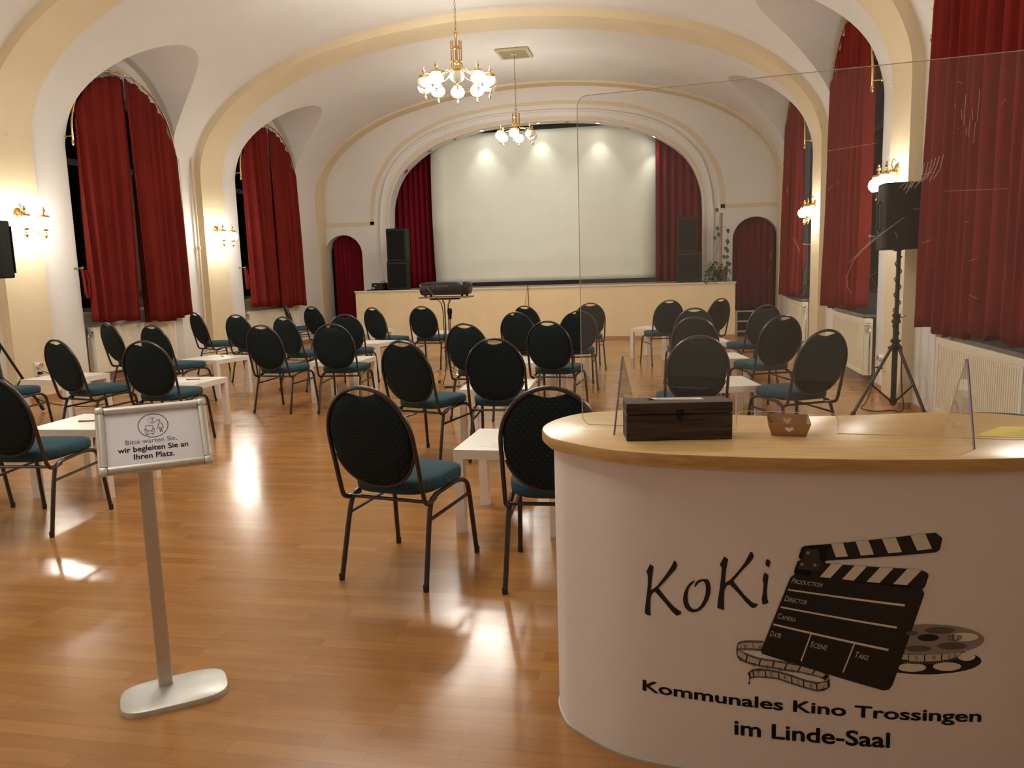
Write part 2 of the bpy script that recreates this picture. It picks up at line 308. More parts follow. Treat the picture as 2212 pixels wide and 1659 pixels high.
# flat print on the counter front: part, layer, ink, outline in metres (x along the front, z up)
PRINT_POLYS = [
 ('printed_title',2,'k',[(-0.0388,0.5758),(-0.0296,0.5698),(-0.0315,0.5547),(-0.0342,0.5357),(-0.037,0.5024),(-0.021,0.5167),(-0.0017,0.5452),(0.014,0.5711),(0.0244,0.5933),(0.0295,0.5883),(0.0316,0.5793),(0.0278,0.5688),(0.0157,0.5527),(0.0018,0.5345),(-0.0167,0.5114),(-0.0036,0.4946),(0.0104,0.4776),(0.0243,0.4633),(0.0365,0.4554),(0.0434,0.4516),(0.0391,0.4445),(0.0304,0.4394),(0.0191,0.4487),(0.0051,0.4658),(-0.0106,0.4834),(-0.0264,0.5006),(-0.0335,0.4944),(-0.0374,0.4826),(-0.0389,0.4635),(-0.0386,0.4303),(-0.0462,0.431),(-0.0537,0.4355),(-0.0529,0.4479),(-0.0496,0.477),(-0.0462,0.5039),(-0.0448,0.5267),(-0.0456,0.5453),(-0.0488,0.5533),(-0.0438,0.5642)]),
 ('printed_title',2,'k',[(0.0767,0.5441),(0.075,0.5374),(0.0656,0.5264),(0.0605,0.5148),(0.0583,0.4997),(0.0589,0.485),(0.0632,0.4724),(0.0692,0.4647),(0.0761,0.4631),(0.0846,0.4663),(0.0931,0.4774),(0.0998,0.4928),(0.104,0.5099),(0.1048,0.5265),(0.103,0.5364),(0.0988,0.5425),(0.0928,0.541),(0.0861,0.5358),(0.0767,0.5235),(0.0759,0.5292),(0.0793,0.5379),(0.086,0.545),(0.0962,0.5486),(0.1097,0.549),(0.1148,0.5403),(0.1169,0.5259),(0.1158,0.5093),(0.1109,0.4922),(0.1016,0.4746),(0.0915,0.4625),(0.0812,0.4561),(0.071,0.4541),(0.0606,0.4563),(0.052,0.4647),(0.0472,0.4781),(0.0468,0.4911),(0.0494,0.5062),(0.0554,0.5216),(0.0639,0.5345)]),
 ('printed_title',2,'k',[(0.1499,0.6145),(0.1599,0.6078),(0.1571,0.5913),(0.1547,0.5749),(0.1525,0.5429),(0.1666,0.5541),(0.1846,0.5772),(0.2008,0.6017),(0.2148,0.6321),(0.2201,0.6289),(0.2227,0.621),(0.2203,0.612),(0.2107,0.5988),(0.1961,0.5816),(0.1733,0.55),(0.1867,0.5321),(0.2018,0.5133),(0.2185,0.4973),(0.2285,0.4927),(0.2354,0.4927),(0.2311,0.4847),(0.224,0.4802),(0.2171,0.4827),(0.2037,0.4963),(0.1852,0.5184),(0.1642,0.5399),(0.1567,0.535),(0.1518,0.5237),(0.1503,0.507),(0.151,0.4695),(0.1431,0.4697),(0.1338,0.4738),(0.1353,0.4947),(0.1393,0.5243),(0.1424,0.5538),(0.1439,0.5811),(0.1427,0.5865),(0.1391,0.5913),(0.1453,0.6039)]),
 ('printed_title',2,'k',[(0.2502,0.5789),(0.2596,0.5711),(0.2579,0.5552),(0.2561,0.5336),(0.256,0.5192),(0.2579,0.5066),(0.2605,0.4981),(0.2532,0.4936),(0.2458,0.4921),(0.2439,0.5056),(0.2461,0.5238),(0.2477,0.5474),(0.2448,0.5597),(0.2471,0.5707)]),
 ('printed_title',2,'k',[(0.2549,0.6144),(0.2603,0.613),(0.2636,0.6071),(0.2606,0.5926),(0.2557,0.5945),(0.2512,0.5999),(0.2522,0.6085)]),
 ('printed_clapperboard',5,'k',[(0.3225,0.5784),(0.3139,0.5707),(0.3097,0.5622),(0.2438,0.3673),(0.2462,0.3584),(0.5431,0.2783),(0.5561,0.2814),(0.5645,0.294),(0.6309,0.5377),(0.6262,0.5471),(0.6194,0.5566)]),
 ('printed_clapperboard',5,'k',[(0.3445,0.6538),(0.3981,0.6605),(0.4014,0.649),(0.3954,0.6116),(0.3884,0.5728),(0.3221,0.5784),(0.3205,0.5861),(0.3284,0.613),(0.3373,0.6168),(0.3317,0.6216),(0.3312,0.6264),(0.3376,0.6488)]),
 ('printed_clapperboard',5,'k',[(0.3284,0.613),(0.3954,0.6105),(0.5848,0.6021),(0.6214,0.5986),(0.6355,0.5913),(0.6387,0.5853),(0.632,0.557),(0.6254,0.5494),(0.3241,0.5788),(0.3205,0.5861)]),
 ('printed_clapperboard',5,'k',[(0.3445,0.6538),(0.407,0.6617),(0.4648,0.6696),(0.5253,0.678),(0.5912,0.6872),(0.6263,0.6921),(0.6497,0.6947),(0.6659,0.6819),(0.6665,0.6776),(0.6624,0.6519),(0.6539,0.6445),(0.3992,0.6179),(0.3373,0.6168),(0.3317,0.6216),(0.3312,0.6264),(0.3376,0.6488)]),
 ('printed_clapperboard',6,'w',[(0.4093,0.6104),(0.436,0.6089),(0.4073,0.5725),(0.3824,0.5742)]),
 ('printed_clapperboard',6,'w',[(0.4647,0.6082),(0.4924,0.6054),(0.463,0.5682),(0.4351,0.5705)]),
 ('printed_clapperboard',6,'w',[(0.5239,0.6047),(0.5553,0.6027),(0.5233,0.5638),(0.4933,0.5661)]),
 ('printed_clapperboard',6,'w',[(0.5878,0.6021),(0.6214,0.5986),(0.5885,0.5598),(0.5558,0.562)]),
 ('printed_clapperboard',6,'w',[(0.407,0.6617),(0.4351,0.6651),(0.4473,0.6305),(0.4188,0.6275)]),
 ('printed_clapperboard',6,'w',[(0.4644,0.6696),(0.4941,0.6737),(0.5081,0.6373),(0.4777,0.6338)]),
 ('printed_clapperboard',6,'w',[(0.5257,0.678),(0.5579,0.6818),(0.5734,0.6451),(0.5412,0.6413)]),
 ('printed_clapperboard',6,'w',[(0.5917,0.6871),(0.6258,0.6922),(0.6433,0.6537),(0.6089,0.6493)]),
 ('printed_clapperboard',6,'w',[(0.3933,0.6155),(0.419,0.6172),(0.4113,0.611),(0.3954,0.6116)]),
 ('printed_clapperboard',6,'g',[(0.3468,0.6443),(0.3756,0.6469),(0.3787,0.6416),(0.3846,0.6047),(0.38,0.5911),(0.3289,0.5916),(0.3296,0.602),(0.3394,0.6158)]),
 ('printed_clapperboard',7,'m',[(0.3567,0.6363),(0.3562,0.6341),(0.3546,0.6324),(0.3524,0.6318),(0.3502,0.6323),(0.3486,0.6338),(0.3479,0.636),(0.3485,0.6382),(0.35,0.6399),(0.3522,0.6405),(0.3544,0.6401),(0.3561,0.6385)]),
 ('printed_clapperboard',7,'m',[(0.3434,0.6061),(0.3428,0.6038),(0.3413,0.6022),(0.3391,0.6015),(0.3368,0.602),(0.3352,0.6035),(0.3345,0.6057),(0.3351,0.6079),(0.3367,0.6096),(0.3389,0.6103),(0.3411,0.6098),(0.3427,0.6083)]),
 ('printed_clapperboard',7,'m',[(0.3744,0.6052),(0.3739,0.603),(0.3723,0.6013),(0.3701,0.6006),(0.3679,0.6011),(0.3663,0.6026),(0.3656,0.6048),(0.3662,0.607),(0.3677,0.6087),(0.3699,0.6094),(0.3721,0.6089),(0.3738,0.6074)]),
 ('printed_clapperboard',6,'w',[(0.3071,0.5386),(0.5859,0.5099),(0.5851,0.504),(0.3063,0.5348)]),
 ('printed_clapperboard',6,'w',[(0.2903,0.4911),(0.5689,0.451),(0.5682,0.4454),(0.2893,0.487)]),
 ('printed_clapperboard',6,'w',[(0.2737,0.4434),(0.5516,0.391),(0.5504,0.3851),(0.2724,0.4386)]),
 ('printed_clapperboard',6,'w',[(0.3634,0.421),(0.3665,0.4207),(0.3441,0.3459),(0.341,0.3467)]),
 ('printed_clapperboard',6,'w',[(0.4678,0.4007),(0.4709,0.3999),(0.4461,0.3219),(0.443,0.3227)]),
 ('printed_film_strip',1,'k',[(0.2502,0.3936),(0.247,0.3935),(0.2439,0.3933),(0.2408,0.3932),(0.2376,0.3929),(0.2345,0.3928),(0.2313,0.3925),(0.2282,0.3924),(0.225,0.3921),(0.2218,0.392),(0.2187,0.3918),(0.2155,0.3916),(0.2124,0.3914),(0.2092,0.3912),(0.2061,0.3904),(0.2029,0.3898),(0.1998,0.389),(0.1966,0.3882),(0.1935,0.3873),(0.1907,0.3854),(0.1879,0.3836),(0.1858,0.381),(0.1844,0.3778),(0.183,0.3743),(0.185,0.3642),(0.1878,0.3636),(0.1906,0.3629),(0.1933,0.3624),(0.1962,0.3622),(0.1991,0.3622),(0.202,0.3626),(0.2048,0.3632),(0.2077,0.3637),(0.2106,0.3641),(0.2134,0.3642),(0.2163,0.3642),(0.2192,0.3642),(0.222,0.3644),(0.2249,0.3643),(0.2278,0.3645),(0.2306,0.3645),(0.2335,0.3646),(0.2364,0.3646),(0.2392,0.3648),(0.2421,0.3647),(0.2449,0.3647),(0.2478,0.3649),(0.2506,0.3649)]),
 ('printed_film_strip',2,'f',[(0.2497,0.3879),(0.2411,0.3875),(0.2325,0.3871),(0.2238,0.3865),(0.2256,0.3701),(0.2337,0.3702),(0.2419,0.3704),(0.25,0.3706)]),
 ('printed_film_strip',2,'f',[(0.2227,0.3865),(0.2151,0.3861),(0.2076,0.3854),(0.2,0.3836),(0.1927,0.3813),(0.1961,0.3669),(0.2031,0.3683),(0.2102,0.3694),(0.2174,0.3697),(0.2245,0.3699)]),
 ('printed_film_strip',2,'f',[(0.1917,0.3807),(0.1852,0.3752),(0.1874,0.3663),(0.195,0.3669)]),
 ('printed_film_strip',2,'f',[(0.2492,0.3922),(0.2475,0.3921),(0.2475,0.3898),(0.2492,0.3899)]),
 ('printed_film_strip',2,'f',[(0.2496,0.3686),(0.248,0.3686),(0.2481,0.3663),(0.2496,0.3663)]),
 ('printed_film_strip',2,'f',[(0.2454,0.3919),(0.2437,0.3918),(0.2438,0.3896),(0.2455,0.3896)]),
 ('printed_film_strip',2,'f',[(0.2461,0.3684),(0.2446,0.3684),(0.2447,0.3662),(0.2462,0.3662)]),
 ('printed_film_strip',2,'f',[(0.2416,0.3918),(0.2399,0.3917),(0.24,0.3894),(0.2417,0.3895)]),
 ('printed_film_strip',2,'f',[(0.2426,0.3684),(0.241,0.3684),(0.2412,0.3662),(0.2427,0.3662)]),
 ('printed_film_strip',2,'f',[(0.2378,0.3915),(0.2361,0.3914),(0.2363,0.3892),(0.2379,0.3892)]),
 ('printed_film_strip',2,'f',[(0.2391,0.3684),(0.2376,0.3683),(0.2377,0.366),(0.2392,0.3662)]),
 ('printed_film_strip',2,'f',[(0.234,0.3914),(0.2323,0.3913),(0.2325,0.3891),(0.2341,0.3891)]),
 ('printed_film_strip',2,'f',[(0.2356,0.3683),(0.234,0.3683),(0.2342,0.366),(0.2357,0.366)]),
 ('printed_film_strip',2,'f',[(0.2302,0.3911),(0.2285,0.391),(0.2287,0.3888),(0.2304,0.3888)]),
 ('printed_film_strip',2,'f',[(0.2321,0.3683),(0.2305,0.3681),(0.2307,0.3659),(0.2322,0.366)]),
 ('printed_film_strip',2,'f',[(0.2264,0.391),(0.2247,0.3907),(0.225,0.3885),(0.2266,0.3887)]),
 ('printed_film_strip',2,'f',[(0.2286,0.3681),(0.227,0.3681),(0.2272,0.3659),(0.2288,0.3659)]),
 ('printed_film_strip',2,'f',[(0.2226,0.3907),(0.2209,0.3906),(0.2212,0.3884),(0.2228,0.3884)]),
 ('printed_film_strip',2,'f',[(0.2251,0.3679),(0.2235,0.3679),(0.2238,0.3657),(0.2253,0.3657)]),
 ('printed_film_strip',2,'f',[(0.2188,0.3904),(0.2171,0.3903),(0.2174,0.3881),(0.2191,0.3882)]),
 ('printed_film_strip',2,'f',[(0.2215,0.3679),(0.22,0.368),(0.2203,0.3657),(0.2218,0.3657)]),
 ('printed_film_strip',2,'f',[(0.215,0.3903),(0.2133,0.39),(0.2136,0.388),(0.2153,0.3881)]),
 ('printed_film_strip',2,'f',[(0.218,0.3678),(0.2165,0.3678),(0.2168,0.3656),(0.2183,0.3656)]),
 ('printed_film_strip',2,'f',[(0.2112,0.3899),(0.2095,0.3898),(0.2098,0.3877),(0.2115,0.3877)]),
 ('printed_film_strip',2,'f',[(0.2145,0.3678),(0.213,0.3676),(0.2133,0.3654),(0.2148,0.3656)]),
 ('printed_film_strip',2,'f',[(0.2074,0.3893),(0.2057,0.389),(0.2061,0.3868),(0.2077,0.3873)]),
 ('printed_film_strip',2,'f',[(0.211,0.3676),(0.2094,0.3675),(0.2098,0.3653),(0.2113,0.3654)]),
 ('printed_film_strip',2,'f',[(0.2036,0.3885),(0.2019,0.388),(0.2023,0.386),(0.2039,0.3864)]),
 ('printed_film_strip',2,'f',[(0.2075,0.367),(0.2059,0.3668),(0.2063,0.3647),(0.2078,0.3651)]),
 ('printed_film_strip',2,'f',[(0.1998,0.3876),(0.1981,0.3873),(0.1985,0.3852),(0.2002,0.3856)]),
 ('printed_film_strip',2,'f',[(0.2039,0.3665),(0.2024,0.3663),(0.2028,0.3642),(0.2044,0.3644)]),
 ('printed_film_strip',2,'f',[(0.196,0.3867),(0.1944,0.3862),(0.1948,0.3842),(0.1965,0.3846)]),
 ('printed_film_strip',2,'f',[(0.2004,0.3658),(0.1989,0.3655),(0.1993,0.3635),(0.2009,0.3637)]),
 ('printed_film_strip',2,'f',[(0.1924,0.3852),(0.1909,0.3842),(0.1914,0.3823),(0.1928,0.3833)]),
 ('printed_film_strip',2,'f',[(0.197,0.3653),(0.1954,0.3652),(0.1959,0.3634),(0.1974,0.3635)]),
 ('printed_film_strip',2,'f',[(0.189,0.3831),(0.1876,0.382),(0.1881,0.3804),(0.1894,0.3813)]),
 ('printed_film_strip',2,'f',[(0.1935,0.3652),(0.192,0.3651),(0.1924,0.3636),(0.1939,0.3634)]),
 ('printed_film_strip',2,'f',[(0.1862,0.3803),(0.1853,0.3787),(0.1857,0.3774),(0.1866,0.3788)]),
 ('printed_film_strip',2,'f',[(0.1902,0.3652),(0.1888,0.3654),(0.1891,0.364),(0.1906,0.3638)]),
 ('printed_film_strip',2,'f',[(0.1844,0.3767),(0.1836,0.375),(0.1838,0.3741),(0.1846,0.3755)]),
 ('printed_film_strip',2,'f',[(0.187,0.3653),(0.1856,0.3655),(0.1858,0.3645),(0.1873,0.3642)]),
 ('printed_film_strip',3,'k',[(0.183,0.3726),(0.1886,0.3633),(0.1982,0.3584),(0.2084,0.3549),(0.2187,0.3518),(0.229,0.3489),(0.2393,0.3461),(0.25,0.3449),(0.2607,0.3441),(0.2714,0.3434),(0.2821,0.3426),(0.2928,0.3417),(0.3034,0.3408),(0.314,0.3401),(0.3247,0.3392),(0.3352,0.3385),(0.3457,0.3367),(0.356,0.3341),(0.3663,0.3315),(0.3766,0.3289),(0.3865,0.325),(0.3963,0.321),(0.4062,0.3171),(0.4131,0.3088),(0.4028,0.2969),(0.3938,0.3016),(0.3841,0.3046),(0.3745,0.307),(0.3646,0.3088),(0.3547,0.3106),(0.3448,0.3124),(0.3347,0.3135),(0.3247,0.3138),(0.3145,0.3144),(0.3044,0.3151),(0.2944,0.3164),(0.2844,0.3179),(0.2743,0.3192),(0.2641,0.3198),(0.254,0.3203),(0.2438,0.3209),(0.2337,0.3227),(0.2237,0.3246),(0.2137,0.3266),(0.2039,0.3294),(0.1945,0.3332),(0.1864,0.3396),(0.1828,0.3499)]),
 ('printed_film_strip',4,'f',[(0.1863,0.3619),(0.2078,0.3497),(0.2052,0.3344),(0.1854,0.348)]),
 ('printed_film_strip',4,'f',[(0.2116,0.3485),(0.2409,0.3411),(0.2375,0.3269),(0.2088,0.3334)]),
 ('printed_film_strip',4,'f',[(0.2448,0.3405),(0.275,0.3384),(0.2705,0.3241),(0.2412,0.3264)]),
 ('printed_film_strip',4,'f',[(0.2789,0.3381),(0.3065,0.3355),(0.3009,0.3208),(0.2742,0.324)]),
 ('printed_film_strip',4,'f',[(0.3104,0.3351),(0.3402,0.3326),(0.3337,0.3184),(0.3047,0.3203)]),
 ('printed_film_strip',4,'f',[(0.3441,0.332),(0.3755,0.3244),(0.3683,0.3125),(0.3375,0.3181)]),
 ('printed_film_strip',4,'f',[(0.3792,0.3231),(0.4027,0.3144),(0.3953,0.305),(0.372,0.3117)]),
 ('printed_film_strip',4,'f',[(0.1835,0.3707),(0.1844,0.3692),(0.1843,0.3674),(0.1835,0.3689)]),
 ('printed_film_strip',4,'f',[(0.1832,0.352),(0.1838,0.3504),(0.1837,0.3486),(0.1832,0.3502)]),
 ('printed_film_strip',4,'f',[(0.1855,0.3673),(0.1863,0.3658),(0.1862,0.364),(0.1854,0.3655)]),
 ('printed_film_strip',4,'f',[(0.1845,0.3484),(0.1851,0.3468),(0.185,0.3449),(0.1844,0.3466)]),
 ('printed_film_strip',4,'f',[(0.1874,0.3639),(0.1882,0.3626),(0.188,0.3608),(0.1873,0.3621)]),
 ('printed_film_strip',4,'f',[(0.1859,0.3448),(0.1865,0.3432),(0.1863,0.3413),(0.1857,0.3429)]),
 ('printed_film_strip',4,'f',[(0.1899,0.3614),(0.1913,0.3605),(0.1911,0.3586),(0.1897,0.3595)]),
 ('printed_film_strip',4,'f',[(0.1878,0.3419),(0.1891,0.3409),(0.1889,0.3389),(0.1877,0.34)]),
 ('printed_film_strip',4,'f',[(0.1932,0.3597),(0.1947,0.3588),(0.1944,0.3569),(0.1929,0.3577)]),
 ('printed_film_strip',4,'f',[(0.1908,0.3396),(0.192,0.3386),(0.1918,0.3366),(0.1905,0.3376)]),
 ('printed_film_strip',4,'f',[(0.1965,0.3578),(0.1979,0.3572),(0.1977,0.3552),(0.1962,0.3558)]),
 ('printed_film_strip',4,'f',[(0.1936,0.3375),(0.1949,0.3365),(0.1946,0.3345),(0.1934,0.3355)]),
 ('printed_film_strip',4,'f',[(0.1999,0.3564),(0.2015,0.3558),(0.2012,0.3538),(0.1996,0.3544)]),
 ('printed_film_strip',4,'f',[(0.1968,0.3357),(0.1982,0.3352),(0.1979,0.3332),(0.1965,0.3336)]),
 ('printed_film_strip',4,'f',[(0.2035,0.3552),(0.205,0.3546),(0.2047,0.3526),(0.2031,0.3532)]),
 ('printed_film_strip',4,'f',[(0.2001,0.3344),(0.2016,0.3338),(0.2012,0.3318),(0.1998,0.3324)]),
 ('printed_film_strip',4,'f',[(0.207,0.3539),(0.2085,0.3535),(0.2082,0.3515),(0.2067,0.3519)]),
 ('printed_film_strip',4,'f',[(0.2034,0.3332),(0.2049,0.3326),(0.2046,0.3306),(0.2031,0.3311)]),
 ('printed_film_strip',4,'f',[(0.2106,0.3529),(0.2122,0.3523),(0.2118,0.3503),(0.2102,0.3508)]),
 ('printed_film_strip',4,'f',[(0.2068,0.332),(0.2083,0.3316),(0.208,0.3296),(0.2065,0.3299)]),
 ('printed_film_strip',4,'f',[(0.2141,0.3519),(0.2157,0.3514),(0.2153,0.3494),(0.2138,0.3499)]),
 ('printed_film_strip',4,'f',[(0.2103,0.331),(0.2118,0.3305),(0.2114,0.3285),(0.2099,0.329)]),
 ('printed_film_strip',4,'f',[(0.2177,0.3507),(0.2193,0.3504),(0.2189,0.3482),(0.2173,0.3487)]),
 ('printed_film_strip',4,'f',[(0.2137,0.3301),(0.2152,0.3297),(0.2148,0.3277),(0.2133,0.3279)]),
 ('printed_film_strip',4,'f',[(0.2213,0.3498),(0.2229,0.3493),(0.2225,0.3473),(0.2209,0.3478)]),
 ('printed_film_strip',4,'f',[(0.2172,0.3292),(0.2187,0.3289),(0.2183,0.3269),(0.2168,0.3272)]),
 ('printed_film_strip',4,'f',[(0.2249,0.3487),(0.2265,0.3484),(0.2261,0.3464),(0.2245,0.3467)]),
 ('printed_film_strip',4,'f',[(0.2207,0.3286),(0.2222,0.3282),(0.2218,0.3263),(0.2203,0.3266)]),
 ('printed_film_strip',4,'f',[(0.2285,0.3478),(0.2301,0.3473),(0.2297,0.3454),(0.2281,0.3458)]),
 ('printed_film_strip',4,'f',[(0.2242,0.3278),(0.2257,0.3276),(0.2253,0.3255),(0.2238,0.3258)]),
 ('printed_film_strip',4,'f',[(0.2321,0.3469),(0.2337,0.3464),(0.2332,0.3445),(0.2317,0.3448)]),
 ('printed_film_strip',4,'f',[(0.2277,0.3271),(0.2292,0.3268),(0.2288,0.3249),(0.2272,0.3252)]),
 ('printed_film_strip',4,'f',[(0.2357,0.3458),(0.2373,0.3453),(0.2368,0.3434),(0.2353,0.3439)]),
 ('printed_film_strip',4,'f',[(0.2312,0.3263),(0.2327,0.3261),(0.2323,0.3243),(0.2308,0.3244)]),
 ('printed_film_strip',4,'f',[(0.2393,0.3449),(0.2409,0.3447),(0.2405,0.3428),(0.2388,0.343)]),
 ('printed_film_strip',4,'f',[(0.2347,0.3257),(0.2362,0.3254),(0.2358,0.3235),(0.2342,0.3238)]),
 ('printed_film_strip',4,'f',[(0.243,0.3444),(0.2446,0.3442),(0.2442,0.3423),(0.2425,0.3425)]),
 ('printed_film_strip',4,'f',[(0.2382,0.325),(0.2397,0.3249),(0.2393,0.323),(0.2378,0.3232)]),
 ('printed_film_strip',4,'f',[(0.2467,0.3441),(0.2483,0.3438),(0.2478,0.342),(0.2462,0.342)]),
 ('printed_film_strip',4,'f',[(0.2417,0.3245),(0.2433,0.3243),(0.2428,0.3224),(0.2412,0.3227)]),
 ('printed_film_strip',4,'f',[(0.2504,0.3436),(0.252,0.3435),(0.2515,0.3416),(0.2499,0.3417)]),
 ('printed_film_strip',4,'f',[(0.2453,0.324),(0.2468,0.324),(0.2464,0.3219),(0.2448,0.3221)]),
 ('printed_film_strip',4,'f',[(0.2541,0.3433),(0.2558,0.3433),(0.2552,0.3414),(0.2536,0.3414)]),
 ('printed_film_strip',4,'f',[(0.2488,0.3238),(0.2504,0.3237),(0.2499,0.3218),(0.2483,0.3219)]),
 ('printed_film_strip',4,'f',[(0.2578,0.3432),(0.2595,0.343),(0.259,0.3411),(0.2573,0.3413)]),
 ('printed_film_strip',4,'f',[(0.2524,0.3236),(0.254,0.3234),(0.2535,0.3215),(0.2519,0.3217)]),
 ('printed_film_strip',4,'f',[(0.2616,0.3428),(0.2632,0.3427),(0.2627,0.3408),(0.261,0.341)]),
 ('printed_film_strip',4,'f',[(0.256,0.3234),(0.2576,0.3233),(0.257,0.3214),(0.2554,0.3215)]),
 ('printed_film_strip',4,'f',[(0.2653,0.3427),(0.2669,0.3426),(0.2664,0.3407),(0.2647,0.3408)]),
 ('printed_film_strip',4,'f',[(0.2596,0.3232),(0.2612,0.323),(0.2606,0.3211),(0.259,0.3213)]),
 ('printed_film_strip',4,'f',[(0.269,0.3424),(0.2707,0.3423),(0.2701,0.3404),(0.2685,0.3405)]),
 ('printed_film_strip',4,'f',[(0.2632,0.3229),(0.2647,0.3229),(0.2641,0.321),(0.2626,0.321)]),
 ('printed_film_strip',4,'f',[(0.2727,0.3423),(0.2744,0.3421),(0.2738,0.3402),(0.2722,0.3402)]),
 ('printed_film_strip',4,'f',[(0.2667,0.3227),(0.2683,0.3226),(0.2677,0.3207),(0.2661,0.3209)]),
 ('printed_film_strip',4,'f',[(0.2764,0.3419),(0.2781,0.3418),(0.2775,0.3399),(0.2758,0.34)]),
 ('printed_film_strip',4,'f',[(0.2703,0.3224),(0.2719,0.3223),(0.2713,0.3204),(0.2697,0.3206)]),
 ('printed_film_strip',4,'f',[(0.2802,0.3416),(0.2818,0.3414),(0.2812,0.3395),(0.2796,0.3397)]),
 ('printed_film_strip',4,'f',[(0.2738,0.3223),(0.2754,0.3222),(0.2748,0.3203),(0.2732,0.3205)]),
 ('printed_film_strip',4,'f',[(0.2838,0.3414),(0.2855,0.3412),(0.2848,0.3393),(0.2833,0.3393)]),
 ('printed_film_strip',4,'f',[(0.2774,0.3219),(0.2789,0.3217),(0.2783,0.3198),(0.2767,0.32)]),
 ('printed_film_strip',4,'f',[(0.2876,0.341),(0.2892,0.3408),(0.2885,0.339),(0.2869,0.3391)]),
 ('printed_film_strip',4,'f',[(0.2809,0.3215),(0.2825,0.3213),(0.2818,0.3194),(0.2803,0.3196)]),
 ('printed_film_strip',4,'f',[(0.2913,0.3406),(0.2929,0.3405),(0.2922,0.3386),(0.2906,0.3387)]),
 ('printed_film_strip',4,'f',[(0.2844,0.3212),(0.286,0.321),(0.2853,0.319),(0.2838,0.3193)]),
 ('printed_film_strip',4,'f',[(0.295,0.3403),(0.2966,0.3403),(0.2959,0.3382),(0.2943,0.3384)]),
 ('printed_film_strip',4,'f',[(0.288,0.3207),(0.2895,0.3204),(0.2888,0.3185),(0.2873,0.3188)]),
 ('printed_film_strip',4,'f',[(0.2987,0.3401),(0.3003,0.3399),(0.2996,0.338),(0.298,0.3381)]),
 ('printed_film_strip',4,'f',[(0.2915,0.3202),(0.2931,0.3199),(0.2924,0.318),(0.2908,0.3182)]),
 ('printed_film_strip',4,'f',[(0.3024,0.3397),(0.304,0.3395),(0.3033,0.3376),(0.3016,0.3378)]),
 ('printed_film_strip',4,'f',[(0.2951,0.3196),(0.2966,0.3196),(0.2959,0.3175),(0.2943,0.3177)]),
 ('printed_film_strip',4,'f',[(0.3061,0.3394),(0.3077,0.3392),(0.307,0.3372),(0.3053,0.3374)]),
 ('printed_film_strip',4,'f',[(0.2985,0.3193),(0.3001,0.3191),(0.2994,0.3171),(0.2978,0.3174)]),
 ('printed_film_strip',4,'f',[(0.3098,0.339),(0.3114,0.3389),(0.3107,0.3369),(0.309,0.337)]),
 ('printed_film_strip',4,'f',[(0.3021,0.3188),(0.3036,0.3186),(0.3029,0.3166),(0.3013,0.3168)]),
 ('printed_film_strip',4,'f',[(0.3134,0.3389),(0.3151,0.3387),(0.3143,0.3367),(0.3127,0.3369)]),
 ('printed_film_strip',4,'f',[(0.3056,0.3183),(0.3072,0.3182),(0.3064,0.3162),(0.3048,0.3163)]),
 ('printed_film_strip',4,'f',[(0.3171,0.3385),(0.3188,0.3384),(0.318,0.3364),(0.3164,0.3366)]),
 ('printed_film_strip',4,'f',[(0.3092,0.318),(0.3107,0.3179),(0.3099,0.3159),(0.3084,0.316)]),
 ('printed_film_strip',4,'f',[(0.3208,0.3382),(0.3225,0.3381),(0.3217,0.3361),(0.32,0.3363)]),
 ('printed_film_strip',4,'f',[(0.3127,0.3179),(0.3142,0.3178),(0.3134,0.3158),(0.3119,0.3159)]),
 ('printed_film_strip',4,'f',[(0.3245,0.3379),(0.3262,0.3378),(0.3254,0.3358),(0.3237,0.336)]),
 ('printed_film_strip',4,'f',[(0.3162,0.3176),(0.3178,0.3175),(0.317,0.3155),(0.3154,0.3156)]),
 ('printed_film_strip',4,'f',[(0.3282,0.3376),(0.3299,0.3375),(0.329,0.3355),(0.3274,0.3357)]),
 ('printed_film_strip',4,'f',[(0.3198,0.3174),(0.3213,0.3173),(0.3205,0.3153),(0.3189,0.3154)]),
 ('printed_film_strip',4,'f',[(0.3319,0.3373),(0.3335,0.3374),(0.3327,0.3354),(0.3311,0.3354)]),
 ('printed_film_strip',4,'f',[(0.3233,0.3172),(0.3249,0.3171),(0.324,0.3151),(0.3225,0.3152)]),
 ('printed_film_strip',4,'f',[(0.3356,0.3371),(0.3372,0.3369),(0.3363,0.3349),(0.3347,0.3352)]),
 ('printed_film_strip',4,'f',[(0.3269,0.317),(0.3284,0.3169),(0.3276,0.3149),(0.326,0.315)]),
 ('printed_film_strip',4,'f',[(0.3392,0.3365),(0.3408,0.3363),(0.3399,0.3344),(0.3383,0.3346)]),
 ('printed_film_strip',4,'f',[(0.3304,0.3167),(0.332,0.3166),(0.3311,0.3147),(0.3296,0.3148)]),
 ('printed_film_strip',4,'f',[(0.3428,0.336),(0.3444,0.3357),(0.3436,0.3338),(0.342,0.3341)]),
 ('printed_film_strip',4,'f',[(0.3339,0.3167),(0.3355,0.3165),(0.3346,0.3147),(0.333,0.3148)]),
 ('printed_film_strip',4,'f',[(0.3465,0.3353),(0.348,0.3349),(0.3472,0.333),(0.3456,0.3334)]),
 ('printed_film_strip',4,'f',[(0.3374,0.3163),(0.339,0.3161),(0.3381,0.3143),(0.3366,0.3145)]),
 ('printed_film_strip',4,'f',[(0.3501,0.3344),(0.3516,0.334),(0.3507,0.3322),(0.3492,0.3326)]),
 ('printed_film_strip',4,'f',[(0.341,0.3159),(0.3425,0.3157),(0.3416,0.3139),(0.3401,0.3141)]),
 ('printed_film_strip',4,'f',[(0.3536,0.3335),(0.3552,0.3331),(0.3543,0.3313),(0.3527,0.3317)]),
 ('printed_film_strip',4,'f',[(0.3445,0.3155),(0.346,0.3153),(0.3451,0.3135),(0.3436,0.3137)]),
